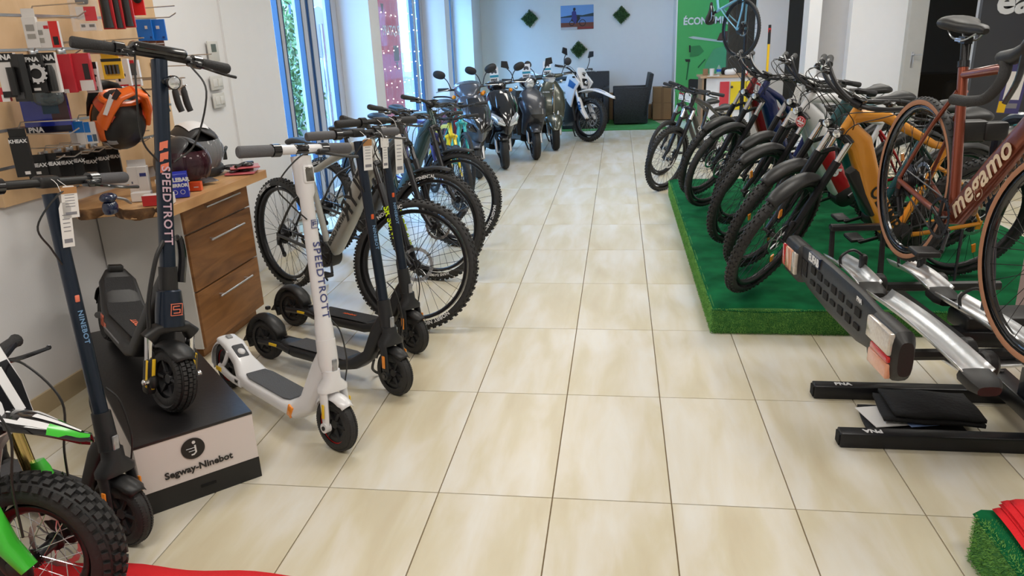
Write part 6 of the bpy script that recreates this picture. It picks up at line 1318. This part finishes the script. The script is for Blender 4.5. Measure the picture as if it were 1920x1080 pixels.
pack('cable_card', 'white card with blue dot at the right edge of the panel', 'package', 324, 148, 344, 178, -2.06, WH, .008, panels=((.3, .62, .55, .82, (40, 110, 190)),))
pack('cable_card', 'clear card behind the scooter headlight at the panel edge', 'package', 297, 148, 314, 176, -2.1, (190, 190, 192), .008)
# black bicycle part boxes hanging in a row from the lowest rail
KH = 'black bicycle part boxes hanging from the lowest rail'
for px, nth in zip((44, 78, 104, 126, 150, 172, 198, 216), ('first', 'second', 'third', 'fourth', 'fifth', 'sixth', 'seventh', 'eighth')): tag(hook(px, 300-int(px*.19), .20, label=nth+' short wire hook from the left on the lowest rail, behind the black boxes'), group='short hooks of the lowest rail')
o, bd, w_, h_, f = pack('part_box', 'tall narrow black box hanging left of the row of black boxes', 'package', 27, 258, 58, 330, -2.20, K, .03, header=K, panels=((.5, .06, .8, .14, WH),), txt=('KHEAX', .0, .9), tsize=.02, gloss=.5)
for i, (x0, x1, y0, lab, st) in enumerate(((56, 92, 305, 'black box with white price sticker, second from the left', ((.35, .5, .65, .62, WH), (.1, .22, .5, .34, WH))), (90, 112, 302, 'plain low black box, third from the left of the hanging row', ()), (108, 140, 300, 'black box lettered in white in the middle of the hanging row', ()), (138, 158, 296, 'narrow black box right of the lettered one', ()), (156, 184, 298, 'black box behind the blue lamp', ()), (182, 205, 292, 'black box lettered in white near the right end of the row', ()), (203, 228, 288, 'black box tallest at the right end of the row', ()))):
    o, bd, w_, h_, f = pack('part_box', lab, 'package', x0, y0, x1, y0+42+i*1, -2.27+.045*(i % 2), K, .018, off=-18, header=K, panels=st+((.1, .3, .4, .32, (70, 70, 72)), (.1, .24, .36, .26, (70, 70, 72)), (.1, .18, .4, .2, (70, 70, 72))), txt=('KHEAX', .05, .88), tsize=.022, gloss=.5, group=KH)
    if i in (0, 2, 5): b = MB(); b.box((0, f-.001, .004), (w_, .002, .004)); b.build('yellow_line', yel, bd, smooth=False)
pack('white_box', 'white box with hang tab and blue print standing right of the black boxes', 'package', 240, 294, 276, 346, -2.12, WH, .045, z=CT, header=WH, panels=((.62, .66, .95, .78, (40, 50, 120)), (.15, .42, .22, .5, (90, 90, 110)), (.5, 0, .505, 1, (160, 160, 160))))
pack('low_box', 'red and white box lying at the front of the worktop behind the grip', 'package', 174, 352, 236, 373, -1.86, WH, .06, z=CT, panels=((0, 0, .55, 1, (190, 40, 42)), (.68, .2, .8, .6, (120, 120, 124))))
pack('small_white_box', 'small white box behind the scooter lever on the worktop', 'package', 246, 346, 282, 362, -2.02, WH, .05, z=CT)
o, bd, w_, h_, f = pack('mirror_box', 'bright blue handlebar mirror box with white lettering beside the scooter stem', 'package', 302, 318, 351, 361, -1.90, (30, 50, 176), .10, z=CT, off=-4, panels=())
text('HANDLEBAR', .026, (-.005, f-.002, h_*.76), (1, 0, 0), (0, 0, 1), wt, bd, bold=.05); text('BIKE MIRROR', .022, (-.005, f-.002, h_*.52), (1, 0, 0), (0, 0, 1), wt, bd, bold=.05)
b = MB(); b.box((w_/2+.0008, 0, h_*.4), (.0012, .04, h_*.4)); b.build('barcode_label', whitep, bd, smooth=False)
for u in (-.28, 0, .28): b = MB(); b.lathe([(.009, -.0005), (.011, -.0005), (.011, .0005), (.009, .0005)], (w_*u, f-.0015, h_*.24), (0, 1, 0), 16, closed=True); b.build('print', wt, bd)
pack('orange_pack', 'small orange pack right of the blue box on the worktop', 'package', 356, 338, 378, 354, -1.88, (226, 84, 30), .04, z=CT, panels=((.4, .4, .8, .5, WH),))
# blue-black bell gadget
c = onZ(196, 350, CT) if 0 else onX(196, 338, -1.98); o = empty('bicycle_lamp', 'dark blue and black lamp with grey strap standing before the black boxes', 'lamp', (c.x, c.y, CT))
b = MB(); b.rbox((0, 0, .03), (.05, .07, .06), .02); b.ell((0, .0, .075), (.035, .04, .022)); b.build('lamp_body', mat('navy_plastic', (.01, .02, .06), .2, coat=.8), o); b = MB(); b.tube([(0, .03, .07), (.01, .09, .05), (.0, .14, .02)], [.014, .012, .008], 8, flat=.5, k=3); b.build('strap', mat('grey_plastic', (.3, .3, .31), .5), o)
# helmets
def helmet(name, label, loc, rz, tilt, kind, k=1.):
    h = empty(name, label, 'helmet', loc, R(rz)); T_ = Matrix.Rotation(R(tilt), 4, 'Y') @ Matrix.Scale(k, 4)
    sm = {'grey': mat('helmet_satin_black', (.03, .03, .034), .4, .1, .2), 'bw': mat('helmet_matt_black', (.03, .03, .033), .5), 'mx': paint('helmet_orange', C8(232, 104, 26), .35, 0, .4)}[kind]
    b = MB(); b.T = T_
    if kind != 'mx':
        P = []
        for i in range(17):      # shell of revolution cut open at the face
            ph = R(-38+128*i/16); row = []
            for j in range(29):
                th = R(38+(322-38)*j/28) if ph < R(30) else R(180*(-1+2*j/28)+180) if 0 else R(38*(1-min(1, max(0, (ph-R(30))/R(25))))+(322-38+2*38*min(1, max(0, (ph-R(30))/R(25))))*j/28)
                row.append(Vector((.135*math.cos(ph)*math.cos(th), .115*math.cos(ph)*math.sin(th), .125*math.sin(ph))))
            P.append(row)
        b.grid(P); sh = b.build('shell', sm, h, 80, solid=.008)
        b = MB(); b.T = T_; b.ell((-.01, 0, -.015), (.115, .098, .10), 20, 12); b.build('liner', mat('helmet_liner', (.01, .01, .012), .95), sh)
        b = MB(); b.T = T_; P = []
        for i in range(9):
            ph = R(-36+66*i/8); P.append([Vector((.150*math.cos(ph*.9)*math.cos(th), .124*math.cos(ph*.9)*math.sin(th), .120*math.sin(ph)+.004)) for th in [R(-66+132*j/16) for j in range(17)]])
        b.grid(P); b.build('visor', clearm('visor_red', C8(84, 36, 50), .38, .04) if kind == 'grey' else clearm('visor_clear', (.6, .62, .66), .3, .05), h, 80)
        for s_ in (-1, 1):
            b = MB(); b.T = T_; b.lathe([(0, 0), (.028, 0), (.03, .006), (.02, .014), (0, .016)], (.02, s_*.112, .0), (0, s_, 0), 20); b.build('visor_pivot', blkg, sh)
        if kind == 'bw':
            b = MB(); b.T = T_; P = []
            for i in range(12):
                ph = R(60+95*i/11); P.append([Vector((.143*math.cos(ph), .124*math.sin(a_)*math.sin(ph), .1335*math.sin(ph)*math.cos(a_))) for a_ in [R(-26+52*j/6) for j in range(7)]])
            b.grid(P); b.build('white_panel', white, sh, 80)
            for s_ in (-1, 1): b = MB(); b.T = T_; b.tube([(.10, s_*.075, .07), (.0, s_*.098, .078), (-.10, s_*.075, .055)], .0025, 5, k=4); b.build('pinstripe', wt, sh)
            b = MB(); b.T = T_; b.tube([(.12*math.cos(R(a)), .108*math.sin(R(a)), -.085) for a in range(-110, 111, 20)], .014, 8, k=2, flat=1.4); b.build('trim', blk, sh)
    else:
        b.ell((0, 0, 0), (.145, .115, .135), 28, 18, e=2.15); sh = b.build('shell', blk, h, 60)
        def sp(th, ph, k=1.02): return Vector((.145*k*math.cos(ph)*math.cos(th), .115*k*math.cos(ph)*math.sin(th), .135*k*math.sin(ph)))
        def patch(t0, t1, p0, p1, m_, nm, k=1.03, sh0=0.):
            b = MB(); b.T = T_; b.grid([[sp(R(t0+(t1-t0)*i/10)+R(sh0*j/8), R(p0+(p1-p0)*j/8), k) for i in range(11)] for j in range(9)]); b.build(nm, m_, sh, 60, solid=.003)
        gy = mat('graphic_grey', C8(150, 152, 158), .5); rd = mat('graphic_red', C8(206, 60, 30), .35, coat=.4)
        for s_ in (1, -1):
            patch(s_*62, s_*150, 20, 62, sm, 'orange_panel', 1.035, s_*14); patch(s_*70, s_*120, -30, 2, sm, 'orange_panel', 1.035, s_*18); patch(s_*128, s_*172, -28, 12, gy, 'graphic_grey', 1.03, s_*10)
            patch(s_*48, s_*66, -42, 30, rd, 'graphic_red', 1.045, s_*-6); patch(s_*90, s_*112, 4, 16, wt, 'graphic_white', 1.03, s_*10); patch(s_*120, s_*134, -52, -30, gy, 'graphic_grey', 1.03)
            b = MB(); b.T = T_; b.loft([((.02, s_*.104, -.05), .02, .045), ((.12, s_*.088, -.085), .018, .042), ((.19, s_*.055, -.10), .017, .038), ((.215, 0, -.105), .015, .034)], 12); b.build('chin_bar', sm, sh)
            b = MB(); b.T = T_; b.prism([(-.05, .0), (.05, .02), (.05, -.015), (-.04, -.025)], (.135, s_*.100, -.085), (1, -.42*s_, 0), (0, 0, 1), .004); b.build('graphic_white', wt, sh)
            b = MB(); b.T = T_; b.prism([(-.02, .0), (.03, .02), (.03, -.02), (-.01, -.025)], (.19, s_*.076, -.095), (1, -.8*s_, 0), (0, 0, 1), .004); b.build('vent', blk, sh)
        b = MB(); b.T = T_; b.ell((.080, 0, -.005), (.072, .088, .060), 24, 12, e=2.6); b.build('face_opening', mat('helmet_liner', (.01, .01, .012), .95), sh)
        b = MB(); b.T = T_; b.tube([(.122, .088*math.cos(R(a)), -.005+.064*math.sin(R(a))) for a in range(0, 361, 24)], .014, 8, k=2, caps=False); b.build('opening_rim', sm, sh)
        b = MB(); b.T = T_; b.grid([[Vector((x, y*w_, .10+.04*(1-abs(y)**2)+(x-.02)*.30)) for y in (-1, -.5, 0, .5, 1)] for x, w_ in ((-.02, .105), (.04, .10), (.09, .085), (.12, .06))]); b.build('peak', blk, sh, 60, solid=.006)
        for y_ in (-.7, .7): b = MB(); b.T = T_; b.grid([[Vector((x, (y_+d_)*w_, .112+.04*(1-abs(y_+d_)**2)+(x-.02)*.30)) for d_ in (-.2, 0, .2)] for x, w_ in ((.0, .10), (.06, .09), (.11, .065))]); b.build('peak_stripe', sm, sh, 60, solid=.003)
    return h
c = onX(222, 224, -2.09); helmet('motocross_helmet', 'orange and black motocross helmet hanging on the slat panel', (c.x, c.y, c.z), -30, -62, 'mx', .95)
c = onX(338, 290, -1.98); helmet('jet_helmet', 'satin black open helmet with reddish visor at the front of the worktop', (c.x, c.y, CT+.126), -22, 0, 'grey', 1.06)
c = onX(368, 270, -2.12)-Vector((0, .03, 0)); helmet('jet_helmet', 'matt black helmet with white top panel and clear visor behind it', (c.x, c.y, CT+.142), -35, 6, 'bw', 1.2)
# blister packs and levers lying at the right end of the worktop
for i, (px, py, rz, lab) in enumerate(((458, 318, 18, 'red and clear blister pack lying flat at the right end of the worktop'), (440, 312, -8, 'clear blister pack with brake levers under the others'), (462, 309, 30, 'pack with black tools on top of the pile'))):
    c = onZ(px, py, CT+.012+.014*i); o = empty('blister_pack', lab, 'package', (c.x, min(c.y, 1.70), CT+.001+.014*i), R(rz)); b = MB(); b.rbox((0, 0, .006), (.16, .20-.03*i, .008), .003); b.build('backing_card', mat('pack_pink', C8(190, 90, 100), .35, coat=.6) if i != 1 else clear, o)
    b = MB(); b.tube([(-.05, -.07, .016), (.0, .0, .020), (.05, .07, .016)], [.010, .013, .008], 8, k=4); b.ell((.02, -.03, .018), (.03, .022, .012)); b.build('lever_part', blkg, o)
c = onZ(420, 284, CT+.06); o = empty('phone_holder', 'black phone holder leaning above the packs at the end of the worktop', 'holder', (c.x, c.y, CT+.03), R(20)); b = MB(); b.rbox((0, 0, .035), (.02, .13, .05), .008, (0, R(30), 0)); b.tube([(0, 0, -.02), (.0, .0, .03)], .014); b.build('holder_body', blk, o)
c = onZ(378, 344, CT); o = empty('smoked_visor', 'smoked replacement visor lying beside the blue box', 'visor', (c.x, c.y, CT+.001), R(-30)); b = MB(); b.grid([[Vector((-.09+.18*i/10, -.05+.1*j/4, .014+.012*math.sin(math.pi*i/10))) for i in range(11)] for j in range(5)]); b.build('visor_sheet', clearm('smoked_plastic2', (.1, .1, .12), .75, .08), o, 60, solid=.002)
# thermostat and light switches on the wall
def wplate(name, label, x0, y0, x1, y1, n):
    a, c = onX(x0, y0, -2.383), onX(x1, y1, -2.383); w_, h_ = abs(c.y-a.y), abs(a.z-c.z); o = empty(name, label, name.split('_')[-1], (-2.384, (a.y+c.y)/2, (a.z+c.z)/2))
    b = MB(); b.rbox((.005, 0, 0), (.012, w_, h_), .005); pl = b.build('plate', mat('switch_white', C8(205, 203, 198), .4), o)
    if n == 0: b = MB(); b.box((.0118, 0, h_*.16), (.002, w_*.46, h_*.38)); b.build('screen', mat('lcd', C8(96, 104, 100), .3), pl, smooth=False)
    for k in range(n): b = MB(); b.rbox((.012, w_*(-.22+.44*k), 0), (.008, w_*.34, h_*.55), .003); b.build('rocker', mat('rocker_white', C8(214, 212, 208), .35), pl)
wplate('wall_thermostat', 'white wall thermostat with grey screen above the light switches', 386, 77, 411, 115, 0)
wplate('light_switch', 'upper double light switch on the wall below the thermostat', 392, 143, 418, 167, 2); wplate('light_switch', 'lower double light switch on the wall above the worktop', 397, 176, 422, 200, 2)
# ================================================ FAR END OF THE SHOP
wick = ramp_mat('black_wicker', [(.35, (.004, .005, .008)), (.65, (.022, .025, .032))], scale=(1, 1, 1), nscale=70, rough=.55, bump=.6)
cush = mat('charcoal_cushion', C8(60, 62, 68), .9, bump=.2)
def armchair(label, loc, rz, w=.62, back=.86, name='armchair'):
    a = empty(name, label, 'armchair', loc, R(rz))
    for s_ in (-1, 1):
        b = MB(); b.rbox((0, s_*(w/2-.05), .33), (.60, .10, .62), .012); b.build('armrest', wick, a)
    b = MB(); b.rbox((.0, 0, .19), (.58, w-.21, .32), .01); b.build('base', wick, a)
    b = MB(); b.rbox((-.30, 0, .50), (.07, w-.0, back-.12), .012, (0, R(-9), 0)); b.build('backrest', wick, a)
    b = MB(); b.rbox((.03, 0, .385), (.50, w-.22, .07), .03); b.build('seat_cushion', cush, a)
    for x in (-.27, .27):
        for y in (-1, 1): b = MB(); b.cyl((x, y*(w/2-.06), .012), (x, y*(w/2-.06), .035), .02); b.build('foot', blk, a)
    return a
armchair('black wicker armchair by the far wall, seen from its side, facing the window', (.43, 11.75, .013), 182)
armchair('black wicker armchair behind the dirt motorcycle, facing the aisle', (-.30, 11.93, .013), -90, w=.70, back=.92)
tb = empty('coffee_table', 'low black wicker coffee table with white top between the armchairs', 'table', (-.42, 11.22, .013))
b = MB(); b.rbox((0, 0, .18), (.66, .5, .36), .012); b.build('base', wick, tb); b = MB(); b.rbox((0, 0, .372), (.70, .54, .02), .006); b.build('table_top', white, tb)
b = MB(); b.box((.1, 0, .3935), (.2, .14, .006), (0, 0, .3)); o = b.build('magazine', whitep, None, smooth=False, M=Matrix.Translation((-.42, 11.30, .006))); tag(o, 'magazine lying on the low coffee table', 'magazine')
card = mat('cardboard', C8(150, 120, 88), .85, var=.1); tape = mat('parcel_tape', C8(130, 100, 70), .4)
for lab, x, y, z, sx, sy, sz in (('lower cardboard box of the stack beside the green wall', 1.02, 12.30, 0, .34, .3, .30), ('upper cardboard box of the stack beside the green wall', 1.02, 12.30, .303, .33, .29, .28), ('small cardboard box on the floor right of the armchair', .74, 12.45, 0, .2, .22, .26), ('cardboard box on the floor between the two armchairs', .03, 12.45, 0, .28, .25, .24), ('cardboard box stacked on the one between the armchairs', .03, 12.45, .243, .26, .24, .24)):
    c = empty('cardboard_box', lab, 'box', (x, y, z+.014), rnd.uniform(-.1, .1)); b = MB(); b.box((0, 0, sz/2), (sx, sy, sz)); b.build('carton', card, c, smooth=False, bevel=.003); b = MB(); b.box((0, 0, sz/2), (.05, sy+.003, sz+.003)); b.build('tape', tape, c, smooth=False)
# hedge diamonds and photo print on the wall
boxw = ramp_mat('boxwood_leaf', [(.3, C8(28, 62, 32)), (.7, C8(84, 126, 72))], nscale=30, rough=.6)
for lab, px, py in (('artificial boxwood diamond high on the far wall left of the picture', 993, 35), ('artificial boxwood diamond high on the far wall right of the picture', 1165, 28), ('artificial boxwood diamond low on the far wall behind the dirt motorcycle', 1085, 93)):
    p = onY(px, py, YB-.04); g_ = empty('boxwood_panel', lab, 'wall decoration', (p.x, YB-.012, p.z))
    b = MB(); b.box((0, 0, 0), (.20, .012, .20), (0, R(45), 0)); b.build('backing', mat('boxwood_backing', C8(30, 55, 30), .9), g_, smooth=False)
    def fn():
        u, v = rnd.uniform(-1, 1), rnd.uniform(-1, 1); return ((u+v)*.5*.165, -.03-rnd.random()*.03, (u-v)*.5*.165), rnd.uniform(.7, 1.3)
    b = MB(); leaves(b, 900, fn, .014); tag(b.build('leaves', boxw, g_, smooth=False), kind='stuff')
pc = empty('wall_picture', 'unframed landscape print of a rider with a dirt bike by a lake', 'picture', ((-.868-.252)/2, YB-.008, 1.877))
def flat(poly, m, z, nm, par=pc): b = MB(); b.prism(poly, (0, -.004-z, 0), (1, 0, 0), (0, 0, 1), .0012); return b.build(nm, m, par, smooth=False)
PM = lambda k, *c: mat('print_'+k, C8(*c), .6)
b = MB(); b.box((0, 0, 0), (.616, .01, .43)); b.build('panel', whitep, pc, smooth=False)
flat([(-.308, -.02), (.308, -.02), (.308, .215), (-.308, .215)], PM('sky', 120, 165, 225), .001, 'print_sky'); flat([(-.308, -.10), (.308, -.10), (.308, .02), (-.308, .02)], PM('lake', 96, 130, 190), .002, 'print_lake')
flat([(-.308, .015), (-.05, .05), (.1, .035), (.308, .07), (.308, .01), (-.308, .0)], PM('hills', 50, 70, 80), .003, 'print_hills'); flat([(-.308, -.215), (.308, -.215), (.308, -.095), (-.308, -.09)], PM('grass', 120, 70, 55), .003, 'print_ground')
flat([(-.308, -.215), (.0, -.215), (.0, -.17), (-.308, -.17)], PM('caption', 200, 195, 200), .004, 'print_caption'); flat([(.02, -.20), (.30, -.20), (.30, -.175), (.02, -.175)], PM('captionred', 150, 50, 50), .004, 'print_caption')
for x, r_ in ((-.10, .05), (.10, .062)):
    b = MB(); b.lathe([(r_, -.001), (r_, .001), (r_-.012, .001), (r_-.012, -.001)], (x, -.0095, -.10), (0, 1, 0), 24, closed=True); b.build('print_wheel', dk, pc)
flat([(-.12, -.06), (.0, -.10), (.06, -.02), (.04, .04), (-.02, .0), (-.10, .0)], PM('bike', 40, 45, 50), .006, 'print_motorcycle'); flat([(-.10, -.02), (-.03, -.12), (.0, -.04), (-.02, .10), (-.06, .13), (-.10, .09)], PM('rider', 60, 60, 130), .007, 'print_rider'); b = MB(); b.ell((-.05, -.012, .145), (.024, .002, .026)); b.build('print_helmet', dk, pc)
# lettering and big scooter print on the green partition
gw = bpy.data.objects['wall_right']
p0 = onY(1281, 41, 12.0); p1 = onY(1362, 40, 12.0)
text('ÉCONOMIQUE', .165, (p0.x, 11.993, p0.z), (1, 0, 0), (0, 0, 1), wt, gw, bold=.03, ext=.003, align='LEFT', sx=.90)
pg = C8(112, 178, 128); pgm = mat('print_pale_green', C8(88, 160, 108), .7); pgd = mat('print_dark_green', C8(36, 96, 54), .7); brn = mat('print_brown', C8(96, 62, 52), .7)
def gpoly(pts, m, nm, k=0):
    P = [onY(x, y, 11.994-k*.001) for x, y in pts]; c = P[0]; b = MB(); b.prism([(p.x-c.x, p.z-c.z) for p in P], c, (1, 0, 0), (0, 0, 1), .0008); b.build(nm, m, gw, smooth=False)
gpoly([(1318, 150), (1322, 120), (1338, 92), (1365, 84), (1415, 90), (1415, 150)], pgm, 'scooter_print', 1); gpoly([(1294, 87), (1312, 85), (1320, 96), (1310, 104), (1293, 107)], mat('print_mid_green', C8(60, 134, 76), .7), 'scooter_print', 2)
gpoly([(1344, 76), (1350, 62), (1362, 58), (1396, 60), (1400, 77)], brn, 'seat_print', 3); gpoly([(1290, 70), (1300, 68), (1370, 78), (1368, 81), (1300, 73)], mat('print_chrome', C8(190, 200, 195), .6), 'trim_print', 3)
gpoly([(1292, 85), (1295, 85), (1295, 98), (1292, 98)], dk, 'lamp_print', 3); gpoly([(1284, 111), (1294, 111), (1294, 116), (1286, 116)], dk, 'bag_print', 3); gpoly([(1290, 116), (1293, 116), (1288, 150), (1286, 150)], pgd, 'cord_print', 3); gpoly([(1308, 126), (1322, 110), (1323, 112), (1309, 128)], pgd, 'slot_print', 3)
gpoly([(1291, 150), (1294, 148), (1318, 149), (1318, 178), (1290, 178)], dk, 'luggage_print', 3)
# back counter
bc = empty('service_counter', 'small white counter with wooden top and coloured front panels by the green wall', 'counter', (1.75, 9.2, 0))
topw = mat('light_oak', C8(190, 160, 130), .5, var=.12, vscale=14)
b = MB(); b.box((0, .15, .925), (.74, .60, .03)); b.build('worktop', topw, bc, smooth=False, bevel=.004)
b = MB(); b.box((.03, .15, .455), (.62, .54, .91)); b.build('cabinet_body', wallw, bc, smooth=False)
b = MB(); b.box((-.33, .15, .455), (.03, .56, .91)); b.build('side_board', mat('side_board_brown', C8(150, 125, 100), .7), bc, smooth=False)
for nm, c_, x0, x1, z0, z1 in (('panel_red', (205, 60, 70), 1348, 1368, 153, 207), ('panel_yellow', (232, 205, 40), 1368, 1412, 152, 206), ('panel_yellow2', (228, 204, 50), 1347, 1372, 212, 224)):
    a = onY(x0, z1, 9.05); c = onY(x1, z0, 9.05); b = MB(); b.box(((a.x+c.x)/2-1.75, -.135, (a.z+c.z)/2), (c.x-a.x, .012, c.z-a.z)); b.build('front_panel', mat(nm, C8(*c_), .5), bc, smooth=False)
b = MB(); b.lathe([(0, 0), (.018, 0), (.018, .01), (0, .012)], (onY(1372, 163, 9.05)-Vector((1.75, 9.2, 0)))+Vector((0, -.01, 0)), (0, -1, 0)); b.build('lock', dsteel, bc)
def small(name, label, cat, px, py, y=9.2, z=.941): p = onY(px, py, y); return empty(name, label, cat, (p.x, y, z))
s_ = small('paper_cup', 'white paper cup standing on the back counter', 'cup', 1335, 130); b = MB(); b.lathe([(0, 0), (.028, 0), (.036, .095), (.034, .095), (.027, .004), (0, .004)], (0, 0, 0), (0, 0, 1), 20); b.build('cup', whitep, s_)
s_ = small('card_box', 'small brown box left of the cup on the back counter', 'box', 1323, 130, 9.3); b = MB(); b.box((0, 0, .045), (.07, .06, .09)); b.build('carton', card, s_, smooth=False)
s_ = small('cutlery_jar', 'clear jar with blue-capped bottles on the back counter', 'jar', 1348, 125); b = MB(); b.lathe([(0, 0), (.032, 0), (.034, .07), (.03, .10), (.012, .125), (.012, .14)], (0, 0, 0), (0, 0, 1), 18); b.build('bottle', clear, s_); b = MB(); b.cyl((0, 0, .05), (0, 0, .085), .0345, n=18); b.build('bottle_label', bluef, s_)
s_ = small('paper_bag', 'crumpled white paper bag on the back counter', 'bag', 1370, 130, 9.15); b = MB(); b.ell((0, 0, .04), (.085, .05, .045), 12, 8, e=3); b.ell((.04, .0, .06), (.04, .04, .035), 10, 6, e=2.6); b.build('bag_body', white, s_)
s_ = small('helmet_dark', 'dark camera or helmet behind the bag on the back counter', 'device', 1358, 125, 9.35); s_.name = 'camera'; b = MB(); b.rbox((0, 0, .05), (.08, .05, .10), .02); b.ell((0, -.03, .06), (.02, .01, .02)); b.build('body', blk, s_)
b = MB(); b.box((0, 0, .004), (.16, .09, .006)); o = b.build('notepad', whitep, None, smooth=False, M=Matrix.Translation((onY(1338, 142, 8.97).x, 8.99, .941))); tag(o, 'white notepad at the front edge of the back counter', 'notepad')
s_ = small('hand_sanitizer', 'red and white packaged item standing at the right end of the back counter', 'package', 1397, 125, 9.0); s_.name = 'red_package'; b = MB(); b.rbox((0, 0, .06), (.075, .035, .12), .008); b.build('pack_body', mat('pack_coral', C8(230, 90, 80), .5), s_); b = MB(); b.box((0, -.0185, .06), (.05, .002, .07)); b.build('pack_label', whitep, s_, smooth=False)
# yellow spirit-level style pole leaning at the white return wall
yp = empty('yellow_pole', 'yellow pole with black and red tip leaning against the white wall', 'pole', (onY(1444, 60, 8.38).x, 8.38, 0)); b = MB(); b.tube([(0, 0, .0), (-.0, .04, 1.36)], .016, 10); b.build('shaft', mat('yellow_paint', C8(245, 195, 20), .4), yp); b = MB(); b.tube([(-.0, .04, 1.36), (0, .045, 1.60)], .018, 10); b.build('tip', blk, yp); b = MB(); b.tube([(0, .044, 1.50), (0, .0445, 1.56)], .0186, 10); b.build('tip_band', redp, yp)
# light blue bike hung vertically on a black pole
hk = empty('bike_hanger', 'black pole on round base holding the light blue bicycle', 'stand', (1.80, 7.95, 0)); b = MB(); b.cyl((0, 0, 0), (0, 0, .015), .22, n=28); b.cyl((0, 0, 0), (0, 0, 2.6), .024); b.rbox((0, -.04, 2.0), (.06, .12, .05), .01); b.build('pole', blkm, hk)
hb2, *_ = make_bike('road_bike', 'light blue road bicycle hanging upright above the counter', (0, 0, 0), 0, 0, 0, Ro=.345, w=.018, wb=1.0, frame=BM['lblue'], forkm=BM['lblue'], rigid=True, stack=-.11, light=False, tread='city', bars='city', barw=.20, kickstand=False, seat_h=.95)
hb2.matrix_world = Matrix.Translation((1.70, 7.72, 1.22)) @ Matrix.Rotation(R(-58), 4, 'Z') @ Matrix.Rotation(R(-90), 4, 'Y') @ Matrix.Translation((1.345, 0, -.35))
